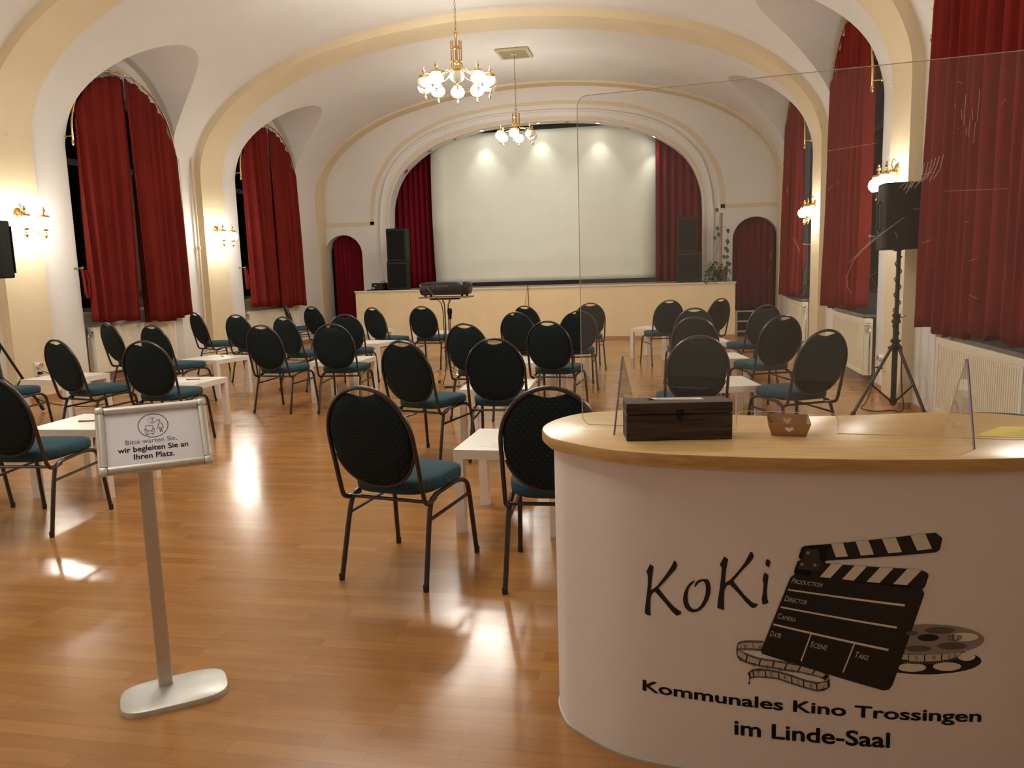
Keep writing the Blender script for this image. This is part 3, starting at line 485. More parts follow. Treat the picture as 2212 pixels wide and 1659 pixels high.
 ('printed_film_strip',4,'f',[(0.3572,0.3326),(0.3588,0.3322),(0.3579,0.3305),(0.3563,0.3309)]),
 ('printed_film_strip',4,'f',[(0.348,0.3149),(0.3495,0.3146),(0.3486,0.3129),(0.347,0.3132)]),
 ('printed_film_strip',4,'f',[(0.3608,0.3317),(0.3624,0.3313),(0.3615,0.3296),(0.3599,0.33)]),
 ('printed_film_strip',4,'f',[(0.3514,0.3142),(0.353,0.314),(0.352,0.3123),(0.3505,0.3125)]),
 ('printed_film_strip',4,'f',[(0.3644,0.3308),(0.3659,0.3304),(0.365,0.3287),(0.3635,0.3291)]),
 ('printed_film_strip',4,'f',[(0.3549,0.3136),(0.3564,0.3133),(0.3555,0.3116),(0.354,0.3119)]),
 ('printed_film_strip',4,'f',[(0.368,0.3299),(0.3695,0.3295),(0.3686,0.3278),(0.367,0.3282)]),
 ('printed_film_strip',4,'f',[(0.3584,0.3129),(0.3599,0.3126),(0.359,0.311),(0.3574,0.3112)]),
 ('printed_film_strip',4,'f',[(0.3715,0.329),(0.3731,0.3286),(0.3721,0.327),(0.3706,0.3273)]),
 ('printed_film_strip',4,'f',[(0.3618,0.3122),(0.3634,0.3119),(0.3624,0.3103),(0.3609,0.3106)]),
 ('printed_film_strip',4,'f',[(0.3751,0.3281),(0.3766,0.3276),(0.3757,0.326),(0.3741,0.3265)]),
 ('printed_film_strip',4,'f',[(0.3653,0.3116),(0.3668,0.3113),(0.3659,0.3097),(0.3644,0.3099)]),
 ('printed_film_strip',4,'f',[(0.3786,0.3269),(0.3801,0.3263),(0.3791,0.3248),(0.3776,0.3253)]),
 ('printed_film_strip',4,'f',[(0.3688,0.3108),(0.3703,0.3105),(0.3693,0.309),(0.3678,0.3093)]),
 ('printed_film_strip',4,'f',[(0.382,0.3256),(0.3835,0.325),(0.3826,0.3235),(0.3811,0.3241)]),
 ('printed_film_strip',4,'f',[(0.3722,0.3101),(0.3737,0.3098),(0.3728,0.3083),(0.3712,0.3086)]),
 ('printed_film_strip',4,'f',[(0.3854,0.3244),(0.387,0.3237),(0.386,0.3224),(0.3845,0.323)]),
 ('printed_film_strip',4,'f',[(0.3757,0.3094),(0.3772,0.309),(0.3762,0.3076),(0.3747,0.3079)]),
 ('printed_film_strip',4,'f',[(0.3889,0.3229),(0.3904,0.3223),(0.3895,0.3209),(0.388,0.3215)]),
 ('printed_film_strip',4,'f',[(0.3791,0.3085),(0.3805,0.3081),(0.3796,0.3067),(0.3781,0.3071)]),
 ('printed_film_strip',4,'f',[(0.3923,0.3215),(0.3939,0.3209),(0.3929,0.3196),(0.3914,0.3202)]),
 ('printed_film_strip',4,'f',[(0.3824,0.3075),(0.3839,0.3071),(0.383,0.3058),(0.3815,0.3062)]),
 ('printed_film_strip',4,'f',[(0.3958,0.3202),(0.3973,0.3196),(0.3963,0.3183),(0.3948,0.3189)]),
 ('printed_film_strip',4,'f',[(0.3858,0.3068),(0.3873,0.3061),(0.3863,0.3048),(0.3848,0.3055)]),
 ('printed_film_strip',4,'f',[(0.3992,0.3188),(0.4007,0.3182),(0.3997,0.3169),(0.3982,0.3175)]),
 ('printed_film_strip',4,'f',[(0.3892,0.3055),(0.3907,0.3051),(0.3897,0.3038),(0.3882,0.3042)]),
 ('printed_film_strip',4,'f',[(0.4026,0.3175),(0.4041,0.3169),(0.4032,0.3156),(0.4016,0.3162)]),
 ('printed_film_strip',4,'f',[(0.3926,0.3045),(0.394,0.304),(0.3931,0.3028),(0.3916,0.3032)]),
 ('printed_film_strip',4,'f',[(0.4059,0.3159),(0.407,0.3146),(0.406,0.3135),(0.4049,0.3147)]),
 ('printed_film_strip',4,'f',[(0.3959,0.3033),(0.3972,0.3025),(0.3963,0.3013),(0.3949,0.3021)]),
 ('printed_film_strip',4,'f',[(0.4084,0.3131),(0.4094,0.3118),(0.4085,0.3107),(0.4074,0.3119)]),
 ('printed_film_strip',4,'f',[(0.3989,0.3015),(0.4002,0.3007),(0.3993,0.2997),(0.398,0.3004)]),
 ('printed_film_strip',4,'f',[(0.4108,0.3103),(0.4119,0.309),(0.411,0.308),(0.4099,0.3092)]),
 ('printed_film_strip',4,'f',[(0.4019,0.2997),(0.4033,0.299),(0.4024,0.298),(0.4011,0.2987)]),
 ('printed_film_strip',3,'k',[(0.2155,0.3045),(0.222,0.3122),(0.2309,0.3153),(0.2399,0.3171),(0.249,0.317),(0.2581,0.3167),(0.267,0.3158),(0.276,0.315),(0.285,0.3141),(0.2938,0.3122),(0.3025,0.3103),(0.3113,0.3081),(0.32,0.3061),(0.3285,0.3032),(0.3369,0.3004),(0.3455,0.2975),(0.3541,0.2951),(0.3629,0.2936),(0.3717,0.2922),(0.3805,0.2907),(0.3893,0.2916),(0.3981,0.2934),(0.4061,0.2973),(0.4132,0.3037),(0.4146,0.2797),(0.4079,0.2729),(0.4004,0.2679),(0.3916,0.2661),(0.3828,0.2646),(0.3741,0.2665),(0.3654,0.2684),(0.3567,0.2703),(0.348,0.2724),(0.3394,0.2749),(0.3309,0.2772),(0.3222,0.2797),(0.3137,0.2824),(0.3051,0.2849),(0.2966,0.2877),(0.288,0.2903),(0.2791,0.2908),(0.2701,0.2911),(0.2611,0.2915),(0.252,0.2917),(0.2429,0.2914),(0.2339,0.2906),(0.2249,0.2881),(0.2166,0.2832)]),
 ('printed_film_strip',4,'f',[(0.2186,0.3031),(0.2233,0.3076),(0.225,0.2931),(0.2196,0.2898)]),
 ('printed_film_strip',4,'f',[(0.2266,0.3088),(0.2534,0.3118),(0.2552,0.2968),(0.2283,0.2941)]),
 ('printed_film_strip',4,'f',[(0.2567,0.3118),(0.2864,0.3092),(0.2883,0.2948),(0.2585,0.2966)]),
 ('printed_film_strip',4,'f',[(0.2897,0.3084),(0.3185,0.3013),(0.3199,0.2855),(0.2914,0.2939)]),
 ('printed_film_strip',4,'f',[(0.3217,0.3004),(0.3479,0.292),(0.3495,0.2769),(0.323,0.2846)]),
 ('printed_film_strip',4,'f',[(0.3511,0.2911),(0.3801,0.2856),(0.3815,0.27),(0.3526,0.2761)]),
 ('printed_film_strip',4,'f',[(0.3834,0.2858),(0.4074,0.2933),(0.4084,0.2787),(0.3847,0.2704)]),
 ('printed_film_strip',4,'f',[(0.2164,0.3043),(0.2176,0.3057),(0.2177,0.3039),(0.2165,0.3026)]),
 ('printed_film_strip',4,'f',[(0.2174,0.2866),(0.2189,0.2875),(0.219,0.2857),(0.2175,0.2848)]),
 ('printed_film_strip',4,'f',[(0.2191,0.3074),(0.2203,0.3089),(0.2205,0.3071),(0.2193,0.3058)]),
 ('printed_film_strip',4,'f',[(0.2208,0.2889),(0.2222,0.2898),(0.2224,0.2879),(0.2209,0.287)]),
 ('printed_film_strip',4,'f',[(0.2219,0.3107),(0.2234,0.3114),(0.2236,0.3095),(0.2221,0.3088)]),
 ('printed_film_strip',4,'f',[(0.2241,0.291),(0.2257,0.2917),(0.2259,0.2898),(0.2244,0.2891)]),
 ('printed_film_strip',4,'f',[(0.2255,0.3122),(0.2271,0.3128),(0.2273,0.3108),(0.2257,0.3103)]),
 ('printed_film_strip',4,'f',[(0.2278,0.2922),(0.2295,0.2927),(0.2297,0.2907),(0.2281,0.2903)]),
 ('printed_film_strip',4,'f',[(0.2292,0.3134),(0.2308,0.3139),(0.2311,0.312),(0.2294,0.3114)]),
 ('printed_film_strip',4,'f',[(0.2316,0.2932),(0.2332,0.2938),(0.2335,0.2918),(0.2319,0.2912)]),
 ('printed_film_strip',4,'f',[(0.2329,0.3145),(0.2346,0.3147),(0.2348,0.3127),(0.2332,0.3125)]),
 ('printed_film_strip',4,'f',[(0.2354,0.294),(0.237,0.2941),(0.2373,0.2921),(0.2356,0.292)]),
 ('printed_film_strip',4,'f',[(0.2367,0.3151),(0.2384,0.3153),(0.2386,0.3133),(0.2369,0.313)]),
 ('printed_film_strip',4,'f',[(0.2391,0.2945),(0.2408,0.2946),(0.2411,0.2926),(0.2394,0.2924)]),
 ('printed_film_strip',4,'f',[(0.2405,0.3158),(0.2421,0.3157),(0.2424,0.3137),(0.2407,0.3137)]),
 ('printed_film_strip',4,'f',[(0.2429,0.2947),(0.2446,0.2947),(0.2449,0.2927),(0.2432,0.2927)]),
 ('printed_film_strip',4,'f',[(0.2443,0.3157),(0.246,0.3157),(0.2462,0.3136),(0.2445,0.3137)]),
 ('printed_film_strip',4,'f',[(0.2467,0.2949),(0.2484,0.295),(0.2487,0.2929),(0.247,0.2929)]),
 ('printed_film_strip',4,'f',[(0.2481,0.3158),(0.2497,0.3157),(0.25,0.3137),(0.2483,0.3138)]),
 ('printed_film_strip',4,'f',[(0.2505,0.295),(0.2522,0.2949),(0.2525,0.2929),(0.2508,0.2929)]),
 ('printed_film_strip',4,'f',[(0.2519,0.3156),(0.2535,0.3155),(0.2538,0.3135),(0.2521,0.3136)]),
 ('printed_film_strip',4,'f',[(0.2543,0.295),(0.256,0.295),(0.2562,0.2929),(0.2546,0.293)]),
 ('printed_film_strip',4,'f',[(0.2556,0.3156),(0.2573,0.3155),(0.2575,0.3135),(0.2559,0.3136)]),
 ('printed_film_strip',4,'f',[(0.2581,0.2949),(0.2598,0.2948),(0.26,0.2928),(0.2584,0.2929)]),
 ('printed_film_strip',4,'f',[(0.2594,0.3153),(0.2611,0.3151),(0.2613,0.3131),(0.2597,0.3133)]),
 ('printed_film_strip',4,'f',[(0.2619,0.2947),(0.2635,0.2948),(0.2638,0.2928),(0.2621,0.2927)]),
 ('printed_film_strip',4,'f',[(0.2632,0.3149),(0.2648,0.3149),(0.2651,0.3129),(0.2634,0.3131)]),
 ('printed_film_strip',4,'f',[(0.2656,0.2946),(0.2673,0.2945),(0.2676,0.2925),(0.2659,0.2926)]),
 ('printed_film_strip',4,'f',[(0.2669,0.3146),(0.2686,0.3144),(0.2688,0.3125),(0.2672,0.3127)]),
 ('printed_film_strip',4,'f',[(0.2694,0.2944),(0.2711,0.2943),(0.2713,0.2923),(0.2697,0.2924)]),
 ('printed_film_strip',4,'f',[(0.2707,0.3142),(0.2724,0.314),(0.2726,0.3121),(0.271,0.3123)]),
 ('printed_film_strip',4,'f',[(0.2732,0.2943),(0.2748,0.2942),(0.2751,0.2922),(0.2734,0.2923)]),
 ('printed_film_strip',4,'f',[(0.2744,0.314),(0.2761,0.3138),(0.2763,0.3119),(0.2747,0.312)]),
 ('printed_film_strip',4,'f',[(0.2769,0.2941),(0.2786,0.2939),(0.2789,0.292),(0.2772,0.2921)]),
 ('printed_film_strip',4,'f',[(0.2782,0.3135),(0.2799,0.3134),(0.2801,0.3114),(0.2785,0.3116)]),
 ('printed_film_strip',4,'f',[(0.2807,0.2938),(0.2824,0.2936),(0.2826,0.2917),(0.281,0.2918)]),
 ('printed_film_strip',4,'f',[(0.282,0.3131),(0.2836,0.3129),(0.2838,0.3112),(0.2822,0.3112)]),
 ('printed_film_strip',4,'f',[(0.2844,0.2937),(0.2861,0.2935),(0.2863,0.2916),(0.2847,0.2917)]),
 ('printed_film_strip',4,'f',[(0.2857,0.3128),(0.2873,0.3125),(0.2875,0.3105),(0.2859,0.3109)]),
 ('printed_film_strip',4,'f',[(0.2882,0.2932),(0.2898,0.2928),(0.29,0.2908),(0.2884,0.2913)]),
 ('printed_film_strip',4,'f',[(0.2894,0.312),(0.291,0.3117),(0.2912,0.3097),(0.2896,0.3101)]),
 ('printed_film_strip',4,'f',[(0.2918,0.2921),(0.2934,0.2916),(0.2936,0.2897),(0.292,0.2902)]),
 ('printed_film_strip',4,'f',[(0.2931,0.3112),(0.2947,0.3108),(0.2949,0.3088),(0.2933,0.3092)]),
 ('printed_film_strip',4,'f',[(0.2954,0.291),(0.2969,0.2907),(0.2971,0.2887),(0.2956,0.289)]),
 ('printed_film_strip',4,'f',[(0.2967,0.3105),(0.2983,0.3101),(0.2985,0.3081),(0.2969,0.3085)]),
 ('printed_film_strip',4,'f',[(0.2989,0.2901),(0.3005,0.2896),(0.3007,0.2876),(0.2992,0.2881)]),
 ('printed_film_strip',4,'f',[(0.3003,0.3096),(0.302,0.3092),(0.3022,0.3072),(0.3006,0.3076)]),
 ('printed_film_strip',4,'f',[(0.3025,0.289),(0.3041,0.2885),(0.3043,0.2864),(0.3027,0.2869)]),
 ('printed_film_strip',4,'f',[(0.304,0.3087),(0.3056,0.3083),(0.3058,0.3062),(0.3042,0.3066)]),
 ('printed_film_strip',4,'f',[(0.3061,0.2878),(0.3077,0.2873),(0.3079,0.2853),(0.3063,0.2858)]),
 ('printed_film_strip',4,'f',[(0.3077,0.3078),(0.3093,0.3073),(0.3095,0.3053),(0.3079,0.3057)]),
 ('printed_film_strip',4,'f',[(0.3097,0.2867),(0.3113,0.2862),(0.3115,0.2841),(0.3099,0.2846)]),
 ('printed_film_strip',4,'f',[(0.3113,0.3068),(0.3129,0.3066),(0.3131,0.3045),(0.3115,0.3048)]),
 ('printed_film_strip',4,'f',[(0.3133,0.2858),(0.3148,0.2853),(0.315,0.2832),(0.3135,0.2837)]),
 ('printed_film_strip',4,'f',[(0.3149,0.3061),(0.3165,0.3057),(0.3167,0.3036),(0.3151,0.304)]),
 ('printed_film_strip',4,'f',[(0.3169,0.2847),(0.3184,0.2842),(0.3186,0.2821),(0.317,0.2826)]),
 ('printed_film_strip',4,'f',[(0.3186,0.3052),(0.3202,0.3048),(0.3204,0.3027),(0.3188,0.3031)]),
 ('printed_film_strip',4,'f',[(0.3204,0.2836),(0.322,0.2831),(0.3222,0.281),(0.3206,0.2814)]),
 ('printed_film_strip',4,'f',[(0.3222,0.3041),(0.3237,0.3035),(0.3239,0.3014),(0.3224,0.302)]),
 ('printed_film_strip',4,'f',[(0.324,0.2825),(0.3256,0.282),(0.3258,0.2799),(0.3242,0.2804)]),
 ('printed_film_strip',4,'f',[(0.3257,0.3029),(0.3273,0.3023),(0.3275,0.3002),(0.3259,0.3008)]),
 ('printed_film_strip',4,'f',[(0.3276,0.2814),(0.3292,0.281),(0.3294,0.2789),(0.3278,0.2793)]),
 ('printed_film_strip',4,'f',[(0.3293,0.3016),(0.3309,0.3011),(0.3311,0.299),(0.3295,0.2996)]),
 ('printed_film_strip',4,'f',[(0.3312,0.2804),(0.3328,0.2801),(0.333,0.278),(0.3314,0.2783)]),
 ('printed_film_strip',4,'f',[(0.3328,0.3006),(0.3344,0.3001),(0.3346,0.298),(0.333,0.2986)]),
 ('printed_film_strip',4,'f',[(0.3348,0.2795),(0.3364,0.279),(0.3366,0.277),(0.335,0.2774)]),
 ('printed_film_strip',4,'f',[(0.3364,0.2994),(0.3379,0.2989),(0.3381,0.2968),(0.3366,0.2973)]),
 ('printed_film_strip',4,'f',[(0.3384,0.2784),(0.34,0.278),(0.3402,0.2759),(0.3386,0.2764)]),
 ('printed_film_strip',4,'f',[(0.3399,0.2982),(0.3415,0.2976),(0.3417,0.2956),(0.3401,0.2961)]),
 ('printed_film_strip',4,'f',[(0.342,0.2774),(0.3435,0.2769),(0.3437,0.2749),(0.3422,0.2753)]),
 ('printed_film_strip',4,'f',[(0.3435,0.297),(0.345,0.2964),(0.3453,0.2944),(0.3437,0.2949)]),
 ('printed_film_strip',4,'f',[(0.3456,0.2763),(0.3471,0.2758),(0.3473,0.2738),(0.3458,0.2743)]),
 ('printed_film_strip',4,'f',[(0.3471,0.2958),(0.3486,0.2954),(0.3489,0.2934),(0.3473,0.2938)]),
 ('printed_film_strip',4,'f',[(0.3492,0.2753),(0.3508,0.2749),(0.351,0.2729),(0.3494,0.2733)]),
 ('printed_film_strip',4,'f',[(0.3507,0.2948),(0.3523,0.2944),(0.3525,0.2924),(0.3509,0.2929)]),
 ('printed_film_strip',4,'f',[(0.3528,0.2744),(0.3544,0.274),(0.3546,0.272),(0.353,0.2724)]),
 ('printed_film_strip',4,'f',[(0.3543,0.2939),(0.3559,0.2936),(0.3561,0.2916),(0.3545,0.2919)]),
 ('printed_film_strip',4,'f',[(0.3564,0.2735),(0.358,0.2732),(0.3582,0.2712),(0.3566,0.2715)]),
 ('printed_film_strip',4,'f',[(0.358,0.2932),(0.3596,0.293),(0.3598,0.291),(0.3582,0.2912)]),
 ('printed_film_strip',4,'f',[(0.3601,0.2727),(0.3617,0.2724),(0.3619,0.2704),(0.3603,0.2707)]),
 ('printed_film_strip',4,'f',[(0.3616,0.2926),(0.3633,0.2923),(0.3635,0.2903),(0.3618,0.2906)]),
 ('printed_film_strip',4,'f',[(0.3637,0.272),(0.3653,0.2716),(0.3655,0.2696),(0.3639,0.27)]),
 ('printed_film_strip',4,'f',[(0.3653,0.292),(0.3669,0.2917),(0.3671,0.2897),(0.3655,0.29)]),
 ('printed_film_strip',4,'f',[(0.3674,0.2712),(0.369,0.2709),(0.3692,0.2688),(0.3676,0.2692)]),
 ('printed_film_strip',4,'f',[(0.369,0.2914),(0.3706,0.2911),(0.3708,0.2891),(0.3692,0.2893)]),
 ('printed_film_strip',4,'f',[(0.371,0.2704),(0.3726,0.2701),(0.3728,0.268),(0.3712,0.2684)]),
 ('printed_film_strip',4,'f',[(0.3727,0.2907),(0.3743,0.2905),(0.3745,0.2884),(0.3729,0.2887)]),
 ('printed_film_strip',4,'f',[(0.3746,0.2697),(0.3762,0.2693),(0.3764,0.2673),(0.3748,0.2676)]),
 ('printed_film_strip',4,'f',[(0.3764,0.2901),(0.378,0.2899),(0.3782,0.2878),(0.3766,0.2881)]),
 ('printed_film_strip',4,'f',[(0.3783,0.2689),(0.3799,0.2686),(0.3801,0.2665),(0.3785,0.2668)]),
 ('printed_film_strip',4,'f',[(0.38,0.2895),(0.3817,0.2895),(0.3818,0.2874),(0.3802,0.2874)]),
 ('printed_film_strip',4,'f',[(0.3819,0.2681),(0.3835,0.2682),(0.3837,0.2661),(0.3821,0.266)]),
 ('printed_film_strip',4,'f',[(0.3837,0.2897),(0.3853,0.2901),(0.3855,0.288),(0.3839,0.2877)]),
 ('printed_film_strip',4,'f',[(0.3855,0.2687),(0.3872,0.2687),(0.3874,0.2667),(0.3857,0.2666)]),
 ('printed_film_strip',4,'f',[(0.3874,0.2901),(0.389,0.2902),(0.3892,0.2882),(0.3876,0.288)]),
 ('printed_film_strip',4,'f',[(0.3893,0.2691),(0.3909,0.2693),(0.3911,0.2673),(0.3895,0.267)]),
 ('printed_film_strip',4,'f',[(0.3911,0.2906),(0.3927,0.291),(0.3929,0.2889),(0.3913,0.2886)]),
 ('printed_film_strip',4,'f',[(0.393,0.2697),(0.3946,0.2701),(0.3948,0.268),(0.3931,0.2677)]),
 ('printed_film_strip',4,'f',[(0.3948,0.2914),(0.3964,0.2917),(0.3966,0.2897),(0.395,0.2894)]),
 ('printed_film_strip',4,'f',[(0.3966,0.2705),(0.3983,0.2708),(0.3984,0.2688),(0.3968,0.2684)]),
 ('printed_film_strip',4,'f',[(0.3985,0.2922),(0.3999,0.2929),(0.4001,0.2909),(0.3986,0.2902)]),
 ('printed_film_strip',4,'f',[(0.4003,0.2713),(0.4017,0.2722),(0.4018,0.2702),(0.4005,0.2693)]),
 ('printed_film_strip',4,'f',[(0.4018,0.2939),(0.4033,0.2946),(0.4034,0.2926),(0.402,0.2919)]),
 ('printed_film_strip',4,'f',[(0.4034,0.2734),(0.4048,0.2743),(0.405,0.2723),(0.4036,0.2714)]),
 ('printed_film_strip',4,'f',[(0.4051,0.2956),(0.4066,0.2964),(0.4067,0.2945),(0.4053,0.2936)]),
 ('printed_film_strip',4,'f',[(0.4066,0.2754),(0.408,0.2764),(0.4081,0.2745),(0.4067,0.2735)]),
 ('printed_film_strip',4,'f',[(0.4082,0.2979),(0.4095,0.2991),(0.4096,0.2971),(0.4083,0.296)]),
 ('printed_film_strip',4,'f',[(0.4095,0.278),(0.4108,0.2792),(0.4109,0.2773),(0.4097,0.276)]),
 ('printed_film_strip',4,'f',[(0.4112,0.3006),(0.4125,0.3017),(0.4126,0.2998),(0.4113,0.2986)]),
 ('printed_film_strip',4,'f',[(0.4124,0.2808),(0.4136,0.282),(0.4137,0.2801),(0.4125,0.2789)]),
 ('printed_film_strip',3,'k',[(0.2128,0.3024),(0.2155,0.3054),(0.2174,0.2836),(0.2173,0.2678),(0.2125,0.2725),(0.2159,0.2782),(0.2154,0.2922),(0.2125,0.2989)]),
 ('printed_film_reel',0,'k',[(0.7763,0.3593),(0.7749,0.3538),(0.7702,0.3485),(0.7623,0.3435),(0.7514,0.3389),(0.7379,0.3346),(0.7219,0.3312),(0.7041,0.3281),(0.6847,0.3259),(0.6644,0.3242),(0.6434,0.3236),(0.6223,0.3238),(0.6018,0.3246),(0.5823,0.3263),(0.5643,0.3285),(0.5483,0.3316),(0.5345,0.3353),(0.5233,0.3396),(0.5152,0.3445),(0.5101,0.3496),(0.5083,0.3551),(0.5098,0.3608),(0.5144,0.3666),(0.5223,0.3721),(0.5331,0.3772),(0.5465,0.382),(0.5622,0.3863),(0.5799,0.3897),(0.5991,0.3924),(0.6195,0.3939),(0.6403,0.3947),(0.6613,0.3944),(0.6817,0.3934),(0.7012,0.3913),(0.7191,0.3885),(0.7354,0.3848),(0.7493,0.3806),(0.7606,0.3757),(0.769,0.3704),(0.7743,0.3649)]),
 ('printed_film_reel',1,'w',[(0.6433,0.3424),(0.6426,0.3398),(0.6402,0.3373),(0.6362,0.335),(0.6309,0.3331),(0.6245,0.3316),(0.6174,0.3306),(0.6099,0.3301),(0.6023,0.3303),(0.5951,0.331),(0.5887,0.3321),(0.5833,0.3338),(0.5792,0.336),(0.5765,0.3385),(0.5756,0.341),(0.5763,0.3437),(0.5788,0.3462),(0.5827,0.3485),(0.588,0.3506),(0.5943,0.3522),(0.6014,0.3532),(0.6089,0.3537),(0.6165,0.3535),(0.6237,0.3528),(0.6302,0.3515),(0.6355,0.3498),(0.6398,0.3475),(0.6424,0.345)]),
 ('printed_film_reel',1,'w',[(0.7277,0.3455),(0.7268,0.3431),(0.7244,0.3407),(0.7206,0.3385),(0.7153,0.3367),(0.7089,0.3352),(0.7017,0.3344),(0.6943,0.334),(0.6866,0.3343),(0.6795,0.335),(0.6729,0.3365),(0.6675,0.3381),(0.6633,0.3403),(0.6607,0.3427),(0.6598,0.3452),(0.6605,0.3478),(0.6629,0.3502),(0.6668,0.3524),(0.6721,0.3542),(0.6785,0.3557),(0.6857,0.3565),(0.6931,0.3569),(0.7007,0.3566),(0.7079,0.3559),(0.7144,0.3544),(0.7199,0.3526),(0.724,0.3506),(0.7266,0.3482)]),
 ('printed_film_reel',1,'w',[(0.7603,0.3718),(0.76,0.3693),(0.7585,0.367),(0.756,0.3648),(0.7528,0.363),(0.7488,0.3617),(0.7444,0.3609),(0.7397,0.3607),(0.7349,0.361),(0.7305,0.3617),(0.7264,0.3632),(0.723,0.3649),(0.7204,0.3671),(0.7186,0.3695),(0.718,0.372),(0.7184,0.3746),(0.7199,0.3769),(0.7223,0.379),(0.7256,0.3809),(0.7294,0.3823),(0.7339,0.3831),(0.7386,0.3833),(0.7433,0.383),(0.7479,0.3821),(0.7518,0.3808),(0.7554,0.3789),(0.758,0.3768),(0.7597,0.3743)]),
 ('printed_film_reel',2,'k',[(0.5688,0.3836),(0.7264,0.3857),(0.7253,0.3773),(0.7094,0.3648),(0.6797,0.3554),(0.6407,0.3508),(0.6074,0.3521),(0.5698,0.3568)]),
 ('printed_film_reel',3,'f',[(0.575,0.3772),(0.5982,0.377),(0.5988,0.3619),(0.5755,0.3646)]),
 ('printed_film_reel',3,'f',[(0.6008,0.3761),(0.6369,0.3759),(0.6376,0.3584),(0.6015,0.3594)]),
 ('printed_film_reel',3,'f',[(0.6399,0.3759),(0.6774,0.378),(0.6782,0.3613),(0.6407,0.3584)]),
 ('printed_film_reel',3,'f',[(0.6801,0.3788),(0.7097,0.3815),(0.7103,0.369),(0.6809,0.3618)]),
 ('printed_film_reel',3,'f',[(0.7118,0.3823),(0.725,0.384),(0.7238,0.3774),(0.7124,0.3698)]),
 ('printed_film_reel',3,'f',[(0.5793,0.3581),(0.5811,0.3582),(0.5812,0.3562),(0.5794,0.3561)]),
 ('printed_film_reel',3,'f',[(0.5851,0.3579),(0.5868,0.358),(0.5869,0.356),(0.5852,0.3559)]),
 ('printed_film_reel',3,'f',[(0.5908,0.3577),(0.5927,0.3576),(0.5928,0.3556),(0.5909,0.3556)]),
 ('printed_film_reel',3,'f',[(0.5967,0.3573),(0.5984,0.3574),(0.5985,0.3554),(0.5967,0.3553)]),
 ('printed_film_reel',3,'f',[(0.6024,0.3571),(0.6043,0.357),(0.6043,0.355),(0.6025,0.3551)]),
 ('printed_film_reel',3,'f',[(0.6082,0.3567),(0.61,0.3568),(0.6101,0.3548),(0.6083,0.3547)]),
 ('printed_film_reel',3,'f',[(0.614,0.3566),(0.6158,0.3565),(0.6159,0.3545),(0.614,0.3545)]),
 ('printed_film_reel',3,'f',[(0.6198,0.3562),(0.6216,0.3564),(0.6216,0.3544),(0.6199,0.3542)]),
 ('printed_film_reel',3,'f',[(0.6255,0.3561),(0.6274,0.3561),(0.6275,0.3541),(0.6256,0.3541)]),
 ('printed_film_reel',3,'f',[(0.6313,0.3559),(0.6332,0.3558),(0.6333,0.3538),(0.6314,0.3539)]),
 ('printed_film_reel',3,'f',[(0.6372,0.3557),(0.6389,0.3558),(0.639,0.3538),(0.6372,0.3537)]),
 ('printed_film_reel',3,'f',[(0.643,0.3555),(0.6447,0.3556),(0.6448,0.3536),(0.6431,0.3535)]),
 ('printed_film_reel',3,'f',[(0.6488,0.3555),(0.6505,0.3556),(0.6506,0.3536),(0.6489,0.3535)]),
 ('printed_film_reel',3,'f',[(0.6545,0.356),(0.6563,0.3559),(0.6564,0.3539),(0.6547,0.3538)]),
 ('printed_film_reel',3,'f',[(0.6602,0.3565),(0.6621,0.3565),(0.6622,0.3545),(0.6603,0.3545)]),
 ('printed_film_reel',3,'f',[(0.666,0.3573),(0.6679,0.3572),(0.6679,0.3552),(0.6661,0.3553)]),
 ('printed_film_reel',3,'f',[(0.6718,0.3582),(0.6736,0.3582),(0.6737,0.3562),(0.6718,0.3562)]),
 ('printed_film_reel',3,'f',[(0.6775,0.3593),(0.6794,0.3592),(0.6794,0.3572),(0.6776,0.3573)]),
 ('printed_film_reel',3,'f',[(0.6832,0.3604),(0.685,0.3605),(0.6851,0.3585),(0.6833,0.3584)]),
 ('printed_film_reel',3,'f',[(0.689,0.3617),(0.6907,0.3618),(0.6908,0.3598),(0.6891,0.3597)]),
 ('printed_film_reel',3,'f',[(0.6947,0.363),(0.6964,0.3632),(0.6965,0.3612),(0.6948,0.361)]),
 ('printed_film_reel',3,'f',[(0.7004,0.3645),(0.7021,0.3646),(0.7022,0.3626),(0.7005,0.3625)]),
 ('printed_film_reel',3,'f',[(0.7061,0.366),(0.7078,0.3662),(0.7079,0.3642),(0.7062,0.364)]),
 ('printed_film_reel',3,'f',[(0.7118,0.3677),(0.7135,0.3678),(0.7136,0.3658),(0.7119,0.3657)]),
 ('printed_film_reel',3,'f',[(0.7175,0.3694),(0.7192,0.3695),(0.7193,0.3675),(0.7176,0.3674)]),
 ('printed_film_reel',3,'f',[(0.7232,0.3712),(0.725,0.3711),(0.7251,0.3691),(0.7233,0.3692)]),
